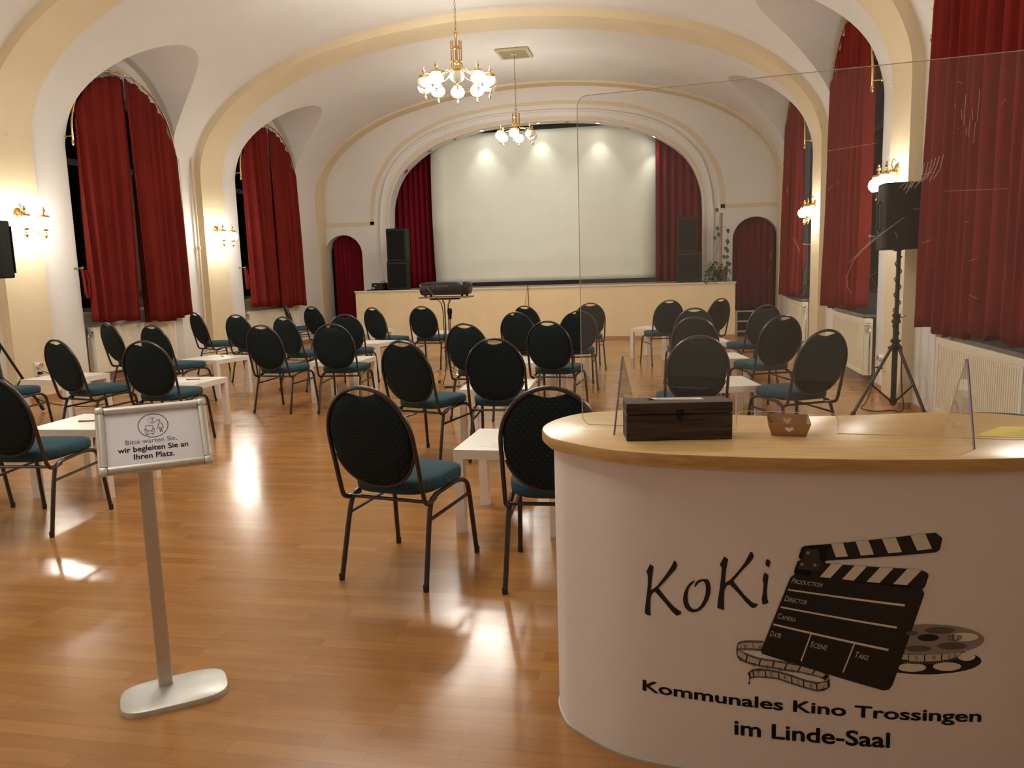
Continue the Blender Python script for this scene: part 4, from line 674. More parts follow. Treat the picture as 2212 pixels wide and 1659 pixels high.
 ('printed_film_reel',4,'r',[(0.7795,0.417),(0.7787,0.4117),(0.7754,0.4067),(0.77,0.4017),(0.7622,0.3972),(0.7526,0.3928),(0.741,0.389),(0.7278,0.3855),(0.7131,0.3827),(0.6974,0.3802),(0.6806,0.3784),(0.6633,0.3773),(0.6456,0.3766),(0.6279,0.3769),(0.6104,0.3776),(0.5936,0.3789),(0.5776,0.381),(0.5629,0.3833),(0.5495,0.3865),(0.5377,0.3901),(0.5278,0.394),(0.5198,0.3985),(0.514,0.4033),(0.5104,0.4083),(0.5091,0.4136),(0.5101,0.419),(0.5133,0.4244),(0.5188,0.4296),(0.5264,0.4346),(0.536,0.4395),(0.5475,0.4438),(0.5605,0.4477),(0.575,0.451),(0.5907,0.4538),(0.6072,0.4558),(0.6245,0.457),(0.6421,0.4576),(0.6597,0.4573),(0.6771,0.4563),(0.6938,0.4548),(0.7098,0.4524),(0.7246,0.4496),(0.7381,0.4459),(0.7501,0.4419),(0.7601,0.4375),(0.7683,0.4326),(0.7744,0.4275),(0.7782,0.4222)]),
 ('printed_film_reel',5,'d',[(0.7078,0.4422),(0.7071,0.4401),(0.7044,0.4382),(0.7002,0.4364),(0.6945,0.4349),(0.6875,0.4339),(0.6798,0.4331),(0.6716,0.4329),(0.6634,0.4331),(0.6557,0.4336),(0.6487,0.4346),(0.6428,0.4361),(0.6383,0.4379),(0.6355,0.4398),(0.6345,0.4417),(0.6353,0.4438),(0.638,0.4457),(0.6424,0.4474),(0.648,0.449),(0.655,0.45),(0.6627,0.4508),(0.6708,0.451),(0.6789,0.451),(0.6867,0.4503),(0.6937,0.4493),(0.6996,0.4478),(0.7041,0.4461),(0.7069,0.4441)]),
 ('printed_film_reel',5,'w',[(0.7644,0.4244),(0.7637,0.4218),(0.7612,0.4193),(0.7571,0.4172),(0.7515,0.4156),(0.7448,0.4143),(0.7374,0.4134),(0.7295,0.4132),(0.7216,0.4135),(0.7142,0.4142),(0.7074,0.4157),(0.7017,0.4175),(0.6975,0.4196),(0.6948,0.4221),(0.6937,0.4248),(0.6945,0.4272),(0.6969,0.4298),(0.7011,0.4319),(0.7066,0.4338),(0.7131,0.4352),(0.7206,0.436),(0.7284,0.4363),(0.7363,0.436),(0.7438,0.4351),(0.7506,0.4336),(0.7562,0.4318),(0.7606,0.4295),(0.7635,0.4269)]),
 ('printed_film_reel',5,'d',[(0.7253,0.423),(0.725,0.421),(0.7238,0.4192),(0.7219,0.4175),(0.7194,0.416),(0.7163,0.4149),(0.7129,0.4142),(0.7093,0.4139),(0.7055,0.4143),(0.702,0.4149),(0.6988,0.4159),(0.6961,0.4174),(0.6942,0.419),(0.6928,0.421),(0.6923,0.423),(0.6926,0.4251),(0.6937,0.4271),(0.6956,0.4287),(0.6982,0.4302),(0.7013,0.4313),(0.7047,0.432),(0.7083,0.4323),(0.7121,0.4319),(0.7155,0.4313),(0.7187,0.4303),(0.7214,0.4288),(0.7235,0.427),(0.7248,0.425)]),
 ('printed_film_reel',5,'d',[(0.7382,0.4009),(0.7373,0.3989),(0.7347,0.3969),(0.7306,0.3949),(0.7251,0.3934),(0.7183,0.3923),(0.7107,0.3917),(0.7027,0.3914),(0.6949,0.3915),(0.6872,0.3922),(0.6804,0.3933),(0.6747,0.3948),(0.6704,0.3965),(0.6677,0.3986),(0.6666,0.4008),(0.6675,0.4029),(0.6699,0.4051),(0.6742,0.4068),(0.6798,0.4084),(0.6865,0.4096),(0.6939,0.4104),(0.7019,0.4107),(0.7098,0.4104),(0.7175,0.4097),(0.7242,0.4086),(0.7301,0.4069),(0.7344,0.4052),(0.7371,0.4032)]),
 ('printed_film_reel',5,'d',[(0.6531,0.3937),(0.6525,0.3918),(0.6502,0.3902),(0.6466,0.3886),(0.6418,0.3873),(0.636,0.3862),(0.6296,0.3855),(0.6227,0.3852),(0.6158,0.3853),(0.6093,0.3858),(0.6034,0.3868),(0.5985,0.3879),(0.5948,0.3894),(0.5925,0.3909),(0.5917,0.3926),(0.5923,0.3945),(0.5945,0.3963),(0.5981,0.3979),(0.6029,0.3993),(0.6087,0.4003),(0.6151,0.4011),(0.622,0.4014),(0.6288,0.4013),(0.6353,0.4008),(0.6412,0.3998),(0.6462,0.3985),(0.6499,0.3971),(0.6523,0.3954)]),
 ('printed_film_reel',5,'d',[(0.6206,0.4341),(0.6203,0.4328),(0.6193,0.4314),(0.6175,0.4304),(0.6152,0.4294),(0.6124,0.4285),(0.6093,0.4281),(0.6059,0.4279),(0.6026,0.428),(0.5994,0.4284),(0.5966,0.429),(0.5942,0.4299),(0.5924,0.431),(0.5912,0.4323),(0.5907,0.4336),(0.591,0.435),(0.5922,0.4361),(0.5939,0.4374),(0.5962,0.4383),(0.599,0.4392),(0.6021,0.4396),(0.6055,0.4398),(0.6088,0.4397),(0.612,0.4393),(0.6148,0.4388),(0.6172,0.4378),(0.6191,0.4366),(0.6202,0.4354)]),
 ('printed_film_reel',5,'k',[(0.6702,0.4228),(0.6696,0.4208),(0.6678,0.4187),(0.6648,0.4168),(0.6608,0.4152),(0.6559,0.4141),(0.6505,0.4134),(0.6447,0.4131),(0.639,0.4134),(0.6336,0.4139),(0.6286,0.4151),(0.6244,0.4165),(0.6213,0.4183),(0.6194,0.4202),(0.6185,0.4225),(0.6192,0.4245),(0.6209,0.4267),(0.624,0.4285),(0.6279,0.4301),(0.6328,0.4312),(0.6382,0.4321),(0.6439,0.4324),(0.6497,0.4321),(0.6552,0.4314),(0.6601,0.4304),(0.6643,0.4288),(0.6674,0.427),(0.6694,0.4251)]),
]
PRINT_TEXTS = [
 ('printed_clapperboard', 7, 'w', 'PRODUCTION', [0.314, 0.5552, 0.3874, 0.5473, 0.3186, 0.5687], True),
 ('printed_clapperboard', 7, 'w', 'DIRECTOR', [0.2977, 0.5063, 0.352, 0.4991, 0.3023, 0.5204], True),
 ('printed_clapperboard', 7, 'w', 'CAMERA', [0.2813, 0.4586, 0.3261, 0.451, 0.2855, 0.4726], True),
 ('printed_clapperboard', 7, 'w', 'DATE', [0.2636, 0.4095, 0.2898, 0.4046, 0.2685, 0.424], True),
 ('printed_clapperboard', 7, 'w', 'SCENE', [0.3622, 0.3865, 0.4029, 0.3796, 0.3671, 0.4023], True),
 ('printed_clapperboard', 7, 'w', 'TAKE', [0.469, 0.366, 0.5024, 0.3582, 0.4736, 0.3812], True),
 ('printed_name_line', 2, 'k', 'Kommunales Kino Trossingen', [-0.061, 0.2119, 0.7838, 0.1969, -0.0608, 0.2431], False),
 ('printed_place_line', 2, 'k', 'im Linde-Saal', [0.1798, 0.1245, 0.5647, 0.1224, 0.1794, 0.1655], False),
 ('printed_film_strip', 6, 'd', '4', [0.1963, 0.3426, 0.1892, 0.3434, 0.1969, 0.3318], False),
 ('printed_film_strip', 6, 'd', '5', [0.2293, 0.3311, 0.2223, 0.3319, 0.2299, 0.3204], False),
 ('printed_film_strip', 6, 'd', '6', [0.2629, 0.3281, 0.2558, 0.329, 0.2635, 0.3176], False),
 ('printed_film_strip', 6, 'd', '7', [0.2962, 0.3254, 0.2892, 0.3263, 0.2968, 0.3149], False),
 ('printed_film_strip', 6, 'd', '8', [0.3248, 0.3238, 0.3178, 0.3247, 0.3255, 0.3132], False),
 ('printed_film_strip', 6, 'd', '9', [0.3625, 0.3189, 0.3556, 0.3198, 0.3632, 0.3083], False),
 ('printed_film_strip', 6, 'd', '2', [0.2413, 0.3088, 0.2343, 0.3095, 0.2419, 0.2981], False),
 ('printed_film_strip', 6, 'd', '3', [0.274, 0.3093, 0.267, 0.31, 0.2747, 0.2986], False),
 ('printed_film_strip', 6, 'd', '4', [0.3075, 0.3034, 0.3005, 0.3043, 0.3081, 0.2927], False),
 ('printed_film_strip', 6, 'd', '5', [0.3392, 0.294, 0.3323, 0.2946, 0.3399, 0.2833], False),
 ('printed_film_strip', 6, 'd', '6', [0.371, 0.2842, 0.364, 0.2851, 0.3717, 0.2735], False),
 ('printed_film_strip', 6, 'd', '7', [0.403, 0.2857, 0.3961, 0.2866, 0.4038, 0.2751], False),
 ('printed_film_strip', 6, 'd', '8', [0.2083, 0.3796, 0.2013, 0.3791, 0.2089, 0.3701], False),
 ('printed_film_strip', 6, 'd', '9', [0.245, 0.3823, 0.238, 0.382, 0.2456, 0.3728], False),
 ('printed_film_reel', 6, 'd', '5', [0.6223, 0.3742, 0.6148, 0.374, 0.6233, 0.3643], False),
 ('printed_film_reel', 6, 'd', '6', [0.6637, 0.3746, 0.6562, 0.3745, 0.6647, 0.3648], False),
 ('printed_film_reel', 6, 'd', '7', [0.7004, 0.3789, 0.6929, 0.379, 0.7013, 0.3693], False),
]
OUTLINE = [(0.385, 1.973), (0.3524, 1.9731), (0.3195, 1.9735), (0.2866, 1.9743), (0.2538, 1.9754), (0.221, 1.977), (0.1886, 1.9791), (0.1565, 1.9818), (0.125, 1.985), (0.0936, 1.9886), (0.062, 1.9923), (0.0305, 1.9964), (-0.0006, 2.0011), (-0.031, 2.0065), (-0.0604, 2.0131), (-0.0885, 2.0208), (-0.115, 2.03), (-0.1404, 2.0412), (-0.1651, 2.0545), (-0.1889, 2.0693), (-0.2116, 2.085), (-0.2327, 2.101), (-0.2522, 2.1167), (-0.2697, 2.1316), (-0.285, 2.145), (-0.2976, 2.1569), (-0.3075, 2.1678), (-0.3154, 2.178), (-0.3216, 2.1878), (-0.3266, 2.1976), (-0.3311, 2.2077), (-0.3353, 2.2184), (-0.34, 2.23), (-0.3449, 2.2425), (-0.3495, 2.2555), (-0.3538, 2.269), (-0.3575, 2.2828), (-0.3606, 2.2969), (-0.363, 2.3112), (-0.3645, 2.3256), (-0.365, 2.34), (-0.3645, 2.3547), (-0.3632, 2.3698), (-0.361, 2.3851), (-0.3581, 2.4006), (-0.3545, 2.416), (-0.3502, 2.4312), (-0.3454, 2.4459), (-0.34, 2.46), (-0.334, 2.4738), (-0.3274, 2.4877), (-0.3201, 2.5014), (-0.3122, 2.5147), (-0.3037, 2.5274), (-0.2946, 2.5393), (-0.2851, 2.5503), (-0.275, 2.56), (-0.2644, 2.5685), (-0.2534, 2.5761), (-0.2418, 2.5827), (-0.2297, 2.5884), (-0.217, 2.5935), (-0.2036, 2.5979), (-0.1897, 2.6017), (-0.175, 2.605), (-0.1596, 2.6078), (-0.1435, 2.6101), (-0.1267, 2.6118), (-0.1094, 2.6128), (-0.0915, 2.6132), (-0.073, 2.6129), (-0.0542, 2.6118), (-0.035, 2.61), (-0.015, 2.6071), (0.0059, 2.6029), (0.0274, 2.5979), (0.0494, 2.5922), (0.0714, 2.5862), (0.0932, 2.5804), (0.1145, 2.5748), (0.135, 2.57), (0.155, 2.5656), (0.1751, 2.5613), (0.1949, 2.5571), (0.2144, 2.5531), (0.2333, 2.5493), (0.2515, 2.5459), (0.2688, 2.5427), (0.285, 2.54), (0.2999, 2.5377), (0.3135, 2.5356), (0.3262, 2.5339), (0.3381, 2.5325), (0.3497, 2.5314), (0.3612, 2.5306), (0.3728, 2.5302), (0.385, 2.53), (0.3972, 2.5302), (0.4088, 2.5306), (0.4203, 2.5314), (0.4319, 2.5325), (0.4438, 2.5339), (0.4565, 2.5356), (0.4701, 2.5377), (0.485, 2.54), (0.5012, 2.5427), (0.5185, 2.5459), (0.5367, 2.5493), (0.5556, 2.5531), (0.5751, 2.5571), (0.5949, 2.5613), (0.615, 2.5656), (0.635, 2.57), (0.6555, 2.5748), (0.6768, 2.5804), (0.6986, 2.5862), (0.7206, 2.5922), (0.7426, 2.5979), (0.7641, 2.6029), (0.785, 2.6071), (0.805, 2.61), (0.8242, 2.6118), (0.843, 2.6129), (0.8615, 2.6132), (0.8794, 2.6128), (0.8967, 2.6118), (0.9135, 2.6101), (0.9296, 2.6078), (0.945, 2.605), (0.9597, 2.6017), (0.9736, 2.5979), (0.987, 2.5935), (0.9997, 2.5884), (1.0118, 2.5827), (1.0234, 2.5761), (1.0344, 2.5685), (1.045, 2.56), (1.0551, 2.5503), (1.0646, 2.5393), (1.0737, 2.5274), (1.0822, 2.5147), (1.0901, 2.5014), (1.0974, 2.4877), (1.104, 2.4738), (1.11, 2.46), (1.1154, 2.4459), (1.1202, 2.4312), (1.1245, 2.416), (1.1281, 2.4006), (1.131, 2.3851), (1.1332, 2.3698), (1.1345, 2.3547), (1.135, 2.34), (1.1345, 2.3256), (1.133, 2.3112), (1.1306, 2.2969), (1.1275, 2.2828), (1.1238, 2.269), (1.1195, 2.2555), (1.1149, 2.2425), (1.11, 2.23), (1.1053, 2.2184), (1.1011, 2.2077), (1.0966, 2.1976), (1.0916, 2.1878), (1.0854, 2.178), (1.0775, 2.1678), (1.0676, 2.1569), (1.055, 2.145), (1.0397, 2.1316), (1.0222, 2.1167), (1.0027, 2.101), (0.9816, 2.085), (0.9589, 2.0693), (0.9351, 2.0545), (0.9104, 2.0412), (0.885, 2.03), (0.8585, 2.0208), (0.8304, 2.0131), (0.801, 2.0065), (0.7706, 2.0011), (0.7395, 1.9964), (0.708, 1.9923), (0.6764, 1.9886), (0.645, 1.985), (0.6135, 1.9818), (0.5814, 1.9791), (0.549, 1.977), (0.5162, 1.9754), (0.4834, 1.9743), (0.4505, 1.9735), (0.4176, 1.9731)]

# ================================================================ THE ROOM
XL, XR, XC = -7.316, 2.215, -2.55
Y0, YB = -5.0, 16.5          # wall behind the camera, stage wall
VAULT = [(0, 5.06), (.5, 5.05), (1.0, 5.015), (1.5, 4.96), (1.95, 4.89), (2.4, 4.80), (2.9, 4.675), (3.3, 4.535), (3.65, 4.375), (4.0, 4.165), (4.25, 3.965), (4.45, 3.76), (4.6, 3.55), (4.7, 3.32), (4.752, 3.12), (4.7655, 2.95)]
half = smooth2(VAULT, 4)
prof = [(XC-a, z) for a, z in half[::-1]] + [(XC+a, z) for a, z in half[1:]]       # left springing -> apex -> right springing
LEFT_WIN = [(2, 10.0), (1, 14.0), (6, 6.0), (7, 2.0)]
RIGHT_WIN = [(4, 10.05), (5, 14.05), (3, 6.05), (8, 2.0)]

o = MB().box(XL-.5, XR+.5, Y0-.2, 18.7, -.12, 0).build('floor', FLOORM); struct(o)
cp = [(XL-.5, 2.95), (XL-.5, 5.7), (XR+.5, 5.7), (XR+.5, 2.95)] + prof[::-1]
cv = MB().prism(cp, lambda a, b, d: (a, d, b), Y0, YB).build('ceiling', M['wall']); struct(cv)
wl = MB().box(XL-.5, XL, Y0, YB, 0, 2.95).build('wall_left', M['wall']); struct(wl)
wr = MB().box(XR, XR+.5, Y0, YB, 0, 2.95).build('wall_right', M['wall']); struct(wr)
def arch_poly(yc, r, z0, zs, n=28):
    return [(yc-r, z0), (yc+r, z0)] + [(yc+r*math.cos(PI*k/n), zs+r*math.sin(PI*k/n)) for k in range(n+1)]
def cutter(wins, xa, xb):
    m = MB()
    for _, yc in wins:
        m.prism(arch_poly(yc, 1.065, -.05, 3.34), lambda a, b, d: (d, a, b), xa, xb)
    return m.build('cutter', None)
def reveal_cutter(wins, x, s):
    # splayed opening through the wall: wide at the wall face, narrower behind
    m = MB()
    for _, yc in wins:
        P0, P1 = arch_poly(yc, 1.06, -.05, 3.22), arch_poly(yc, .955, -.05, 3.22); n = len(P0)
        v = [(x+s*.02, a, b) for a, b in P0] + [(x, a, b) for a, b in P0] + [(x-s*.085, a, b) for a, b in P1] + [(x-s*.7, a, b) for a, b in P1]
        f = [tuple(range(n-1, -1, -1)), tuple(range(3*n, 4*n))] + [(j*n+i, j*n+(i+1) % n, (j+1)*n+(i+1) % n, (j+1)*n+i) for j in range(3) for i in range(n)]
        m.add(v, f)
    return m.build('cutter', None)
cl = cutter(LEFT_WIN, XL, XL+2.2); cr_ = cutter(RIGHT_WIN, XR-2.2, XR)
rl, rr_ = reveal_cutter(LEFT_WIN, XL, 1), reveal_cutter(RIGHT_WIN, XR, -1)
cut(cv, cl); cut(cv, cr_); cut(cv, rl); cut(cv, rr_); cut(wl, rl); cut(wr, rr_)
for c in (cl, cr_, rl, rr_): bpy.data.objects.remove(c)

# stage wall with the proscenium arch and two side doors
AC = XC+.03
ARCH = [(3.28, 1.0), (3.28, 2.4), (3.24, 2.85), (3.07, 3.3), (2.78, 3.64), (2.2, 4.0), (1.3, 4.255), (.6, 4.33), (0, 4.345)]
def arch_curve(pts, n=5, zb=None):
    h = [pts[0]] + smooth2(pts[1:], n)
    if zb is not None: h[0] = (h[0][0], zb)
    return [(AC-a, z) for a, z in h] + [(AC+a, z) for a, z in h[::-1][1:]]
ws = MB().box(XL-.5, XR+.5, YB, YB+.36, 0, 5.7).build('wall_stage', M['wall']); struct(ws)
DOORS = [(-6.88, .43, 1.80), (1.775, .44, 1.83)]
m = MB().prism(arch_curve(ARCH, 5, 1.0), lambda a, b, d: (a, d, b), YB-.3, YB+.6)
for xc, r, zs in DOORS: m.prism(arch_poly(xc, r, -.05, zs), lambda a, b, d: (a, d, b), YB-.3, YB+.6)
c = m.build('cutter', None); cut(ws, c); bpy.data.objects.remove(c)
# archivolt, roll moulding, painted panel bands
AR1 = [(3.30, 1.04), (3.30, 2.4), (3.26, 2.86), (3.09, 3.31), (2.80, 3.65), (2.21, 4.015), (1.3, 4.27), (.6, 4.345), (0, 4.36)]
MOU = [(3.47, 1.04), (3.47, 2.4), (3.40, 2.95), (3.20, 3.5), (2.74, 3.97), (2.15, 4.27), (1.3, 4.46), (.6, 4.525), (0, 4.54)]
B_IN = [(3.62, 2.42), (3.615, 2.5), (3.575, 2.93), (3.45, 3.34), (3.08, 3.85), (2.64, 4.16), (1.87, 4.48), (.78, 4.64), (0, 4.665)]
B_OUT = [(3.71, 2.42), (3.705, 2.5), (3.67, 2.93), (3.52, 3.40), (3.13, 3.93), (2.68, 4.24), (1.87, 4.56), (.78, 4.71), (0, 4.735)]
def onwall(d0, d1): return lambda a, b, d: (a, YB-d, b)
A_ = arch_curve(AR1); B_ = arch_curve(MOU)
MID = [tuple(a*(1-.35)+b*.35 for a, b in zip(p, q)) for p, q in zip(A_, B_)]
struct(MB().ring(MID, B_, lambda a, b, d: (a, YB-d, b), -.01, .035).build('trim_1', M['wall']))
A2 = [tuple(a*.75+b*.25 for a, b in zip(p, q)) for p, q in zip(A_, B_)]
struct(MB().ring(A_, A2, lambda a, b, d: (a, YB-d, b), -.01, .008).build('trim_2', M['band']))
struct(MB().tube([(a, YB-.035, z) for a, z in B_], .028, 8).build('trim_3', M['wall']))
struct(MB().ring(arch_curve(B_IN), arch_curve(B_OUT), lambda a, b, d: (a, YB-d, b), -.01, .006).build('trim_4', M['band']))
struct(MB().box(XL+.02, AC-3.62, YB-.006, YB+.01, 2.405, 2.49).build('trim_5', M['band']))
struct(MB().box(AC+3.62, XR-.02, YB-.006, YB+.01, 2.455, 2.535).build('trim_6', M['band']))
# cream pilasters continuing as ribs over the vault
full = [(XL, 0), (XL, 1.5)] + prof + [(XR, 1.5), (XR, 0)]
def offs(curve, d):
    o_ = []
    for i, p in enumerate(curve):
        a = curve[max(i-1, 0)]; b = curve[min(i+1, len(curve)-1)]
        t = Vector((b[0]-a[0], b[1]-a[1])).normalized(); o_.append((p[0]+t.y*d, p[1]-t.x*d))
    return o_
outer = offs(full, -.02)
for i, (ya, yb, d) in enumerate([(11.70, 12.34, .11), (7.66, 8.27, .11), (3.68, 4.30, .11), (-.32, .3, .11), (-4.3, -3.7, .11), (16.17, 16.495, .045)]):
    struct(MB().ring(outer, offs(full, d), lambda a, b, dd: (a, dd, b), ya, yb).build('trim_%d' % (7+i), M['cream']))
# skirtings
def skirt(side, x, sgn):
    m = MB()
    for ya, yb in ((4.31, 4.94), (7.14, 7.65), (8.28, 8.92), (11.09, 11.69), (12.35, 12.92), (15.09, 16.16)): m.box(min(x, x+sgn*.014), max(x, x+sgn*.014), ya, yb, 0, .06)
    for ya, yb in ((7.655, 8.275), (11.695, 12.345), (3.675, 4.305)): m.box(min(x, x+sgn*.124), max(x, x+sgn*.124), ya, yb, 0, .06)
    struct(m.build('baseboard_'+side, M['skirt']))
skirt('left', XL, 1); skirt('right', XR, -1)
struct(MB().box(XL-.5, XR+.5, Y0-.3, Y0, 0, 5.7).build('wall_front', M['wall']))
# stage house behind the arch
m = MB()
m.box(-6.6, 1.6, 18.5, 18.6, .5, 5.6); m.box(-6.7, -6.55, 16.87, 18.5, .5, 5.6); m.box(1.5, 1.65, 16.87, 18.5, .5, 5.6); m.box(-6.6, 1.6, 16.87, 18.5, 5.4, 5.5)
struct(m.build('wall_back', M['dark']))
# door recesses behind the side arches
for i, (xc, r, zs) in enumerate(DOORS):
    struct(MB().box(xc-r-.1, xc+r+.1, YB+.37, YB+.45, 0, 2.6).build('door_%d' % (i+1), M['dark']))

# windows, parapets, sills
def window(n, side, yc):
    x = XL if side == 'left' else XR; s = -1 if side == 'left' else 1
    X = lambda d: x+s*d
    bx = lambda m, d0, d1, y0, y1, z0, z1: m.box(min(X(d0), X(d1)), max(X(d0), X(d1)), y0, y1, z0, z1)
    fr = MB()
    bx(fr, .30, .36, yc-.95, yc+.95, .95, 1.03); bx(fr, .30, .36, yc-.04, yc+.04, 1.03, 4.16); bx(fr, .30, .36, yc-.95, yc+.95, 2.9, 2.98)
    for e in (-1, 1): bx(fr, .30, .36, yc+e*.91-.045, yc+e*.91+.045, .95, 3.25)
    a = [(yc+.955*math.cos(PI*k/24), 3.22+.955*math.sin(PI*k/24)) for k in range(25)]; b = [(yc+.87*math.cos(PI*k/24), 3.22+.87*math.sin(PI*k/24)) for k in range(25)]
    fr.ring(a, b, lambda p, q, d: (X(d), p, q), .30, .36)
    w = struct(fr.build('window_%d' % n, M['wframe']))
    MB().prism(arch_poly(yc, .95, .96, 3.22), lambda p, q, d: (X(d), p, q), .325, .335).build('pane', M['glassdark'], w)
    p = MB(); bx(p, .24, .49, yc-.954, yc+.954, 0, .95)
    struct(p.build('trim_%d' % (20+n), M['wall'] if side == 'left' else M['plank']))
    sl = MB()
    if side == 'left': bx(sl, .16, .30, yc-.954, yc+.954, .95, .985)
    else: bx(sl, -.10, .24, yc-.94, yc+.72, .745, .775)
    struct(sl.build('trim_%d' % (30+n), M['wall'] if side == 'left' else M['sillstone']))
    if side == 'right':
        g = MB()
        for k in range(14): bx(g, .232, .2401, yc-.93+k*.14, yc-.93+k*.14+.008, .775, .95)
        struct(g.build('trim_%d' % (40+n), M['wframe']))
for n, yc in LEFT_WIN[:2]: window(n, 'left', yc)
for n, yc in RIGHT_WIN[:3]: window(n, 'right', yc)
for n, yc in LEFT_WIN[2:]: window(n, 'left', yc)
window(8, 'right', 2.0)

# ================================================================ CURTAINS, RODS, RADIATORS
def curtain_panel(name, label, group, X, sgn, yc, y0, y1, seed, slit=0, zb=.84, m=None, drop=.05):
    rnd = random.Random(seed); ph = rnd.random()*6; nf = max(3, round(abs(y1-y0)*4.6)); jit = [rnd.uniform(-1, 1) for _ in range(12)]
    def f(u, v):
        y = y0+(y1-y0)*u
        if slit: y -= slit*(1-v)**1.5*u**2*(1 if v < .55 else max(0, (1-(v-.55)/.45)))
        rr = 1.045; dy = min(abs(y0+(y1-y0)*u-yc), rr*.999)
        zt = 3.20+.93*math.sqrt(1-dy*dy/(rr*rr))-.045+.008*math.sin(u*nf*6*PI)
        q = u*nf; k = int(q) % 11; e_ = q-int(q); z0 = zb+.03*(jit[k]+(jit[k+1]-jit[k])*max(0, min(1, (e_-.4)*5)))+.01*math.sin(7*u+ph)
        z = z0+(zt-z0)*v
        w = 2*PI*nf*u+ph+.4*math.sin(3*v+ph)+1.5*math.sin(4.2*u+jit[0]*4)+.5*math.sin(11*u+jit[1]*3)
        A = (.026+.03*(1-v))*(1+.45*math.sin(7*u+ph))
        d = A*math.sin(w)+.008*math.sin(2.3*w+1)+.004*math.sin(31*u+6*v)+drop*(1-v)*.4
        y += .018*(1-v)*math.cos(w)
        return (X+sgn*d, y, z)
    o = MB().grid(f, 110, 26).build(name, m or M['velvet'], None, 80, fix=False)
    md = o.modifiers.new('cloth', 'SOLIDIFY'); md.thickness = .005; md.offset = 0
    return tag(o, label, 'curtain', group)
def curtain_rod(side, yc, label):
    x = XL if side == 'left' else XR; s = 1 if side == 'left' else -1; X = x+s*.12
    t = thing('curtain_rod', label, 'curtain rod', (X, yc, 3.20), 0, 'arched brass curtain rods')
    R = 1.06; RZ = .95; pts = [(0, -R, -.10)] + [(0, -R*math.cos(PI*k/36), RZ*math.sin(PI*k/36)) for k in range(37)] + [(0, R, -.10)]
    MB().tube(pts, .013, 10).build('rod', M['brass'], t)
    fin = MB().lathe([(0, -.055), (.014, -.045), (.022, -.025), (.014, -.006), (.018, 0), (.02, .012), (.012, .02)], n=14).mesh('finial'); fin.materials.append(M['brass'])
    for e in (-1, 1):
        f = bpy.data.objects.new('finial', fin); COL.objects.link(f); f.parent = t; f.location = (0, e*R, -.10)
        b = MB().tube([(0, e*R, -.03), (-s*.10, e*R, -.03)], .008, 8); b.lathe([(.0, -.02), (.018, -.015), (.022, 0), (.018, .02), (.026, .03), (.026, .038)] if s < 0 else [(.026, -.038), (.026, -.03), (.018, -.02), (.022, 0), (.018, .015), (0, .02)], (-s*.095, e*R, -.03), 14, 'x')
        b.build('bracket', M['brass'], t)
    rg = MB().tube([(0, .021*math.cos(a*PI/7), .021*math.sin(a*PI/7)) for a in range(14)], .003, 6, True).mesh('ring'); rg.materials.append(M['brass'])
    for k in range(18):
        a = PI*(k+.7)/18.4; r = bpy.data.objects.new('ring', rg); COL.objects.link(r); r.parent = t
        r.location = (0, -R*math.cos(a), RZ*math.sin(a)-.010); r.rotation_euler = (0, 0, PI/2+.35*math.sin(k*2.1)) if abs(math.cos(a)) < .5 else (0, PI/2, .3*math.sin(k*2.1))
WN = [('left', 10.0, 'nearer left window', 1), ('left', 14.0, 'farther left window', 2), ('right', 6.05, 'first right window', 3), ('right', 10.05, 'middle right window', 4), ('right', 14.05, 'farthest right window', 5)]
for side, yc, nm, sd in WN:
    x = XL if side == 'left' else XR; s = 1 if side == 'left' else -1
    zb = .83 if side == 'left' else .82
    curtain_panel('curtain', 'dark red velvet curtain, panel nearer the camera, at the '+nm, 'red velvet window curtains', x+s*.12, s, yc, yc-1.03, yc+.03, sd*3, slit=.16 if sd == 1 else .02, zb=zb+.02)
    curtain_panel('curtain', 'dark red velvet curtain, panel nearer the stage, at the '+nm, 'red velvet window curtains', x+s*.11, s, yc, yc+.01, yc+1.06, sd*3+1, zb=zb-.03)
    curtain_rod(side, yc, 'curved brass rod over the red curtains at the '+nm)

def radiator(label, side, ya, yb, d0, z0, z1, ribs=True):
    # d0: how far the front stands inside (+) or behind (-) the wall plane
    x = XL if side == 'left' else XR; s = 1 if side == 'left' else -1
    t = thing('radiator', label, 'radiator', (x+s*d0, (ya+yb)/2, z0), 0, 'cream panel radiators')
    hw = (yb-ya)/2; h = z1-z0; B = lambda m, a, b, c_, d, e, f: m.box(min(s*a, s*b), max(s*a, s*b), c_, d, e, f)
    m = MB(); B(m, -.09, -.006, -hw, hw, 0, h); B(m, -.006, 0, -hw, hw, h-.045, h); B(m, -.006, 0, -hw, hw, 0, .04); B(m, -.006, 0, -hw, -hw+.05, .04, h-.045); B(m, -.006, 0, hw-.05, hw, .04, h-.045)
    m.build('body', M['enamel'], t, bevel=.004)
    m = MB(); n = int((2*hw-.12)/.034)
    for k in range(n):
        y = -hw+.06+k*(2*hw-.12)/n; B(m, -.007, -.001, y, y+.018, .05, h-.06)
    m.build('front_ribs', M['enamel'], t)
    m = MB().tube([(s*-.05, -hw-.005, h-.09), (s*-.05, -hw-.05, h-.09), (s*-.05, -hw-.06, h-.15), (s*-.05, -hw-.06, .02)], .009, 8); m.lathe([(.016, -.02), (.02, 0), (.016, .03)], (s*-.02, -hw-.045, h-.06), 12, 'x')
    m.build('valve', M['chrome'], t)
radiator('cream panel radiator under the nearer left wall window', 'left', 9.13, 10.90, -.02, .17, .78)
radiator('cream panel radiator under the farther left wall window', 'left', 13.13, 14.92, -.02, .17, .765)
radiator('cream ribbed radiator under the big curtain nearest the camera', 'right', 5.15, 6.7, .12, .15, .745)
radiator('cream radiator below the right curtain behind the tripod speaker', 'right', 9.0, 10.6, .12, .13, .735)
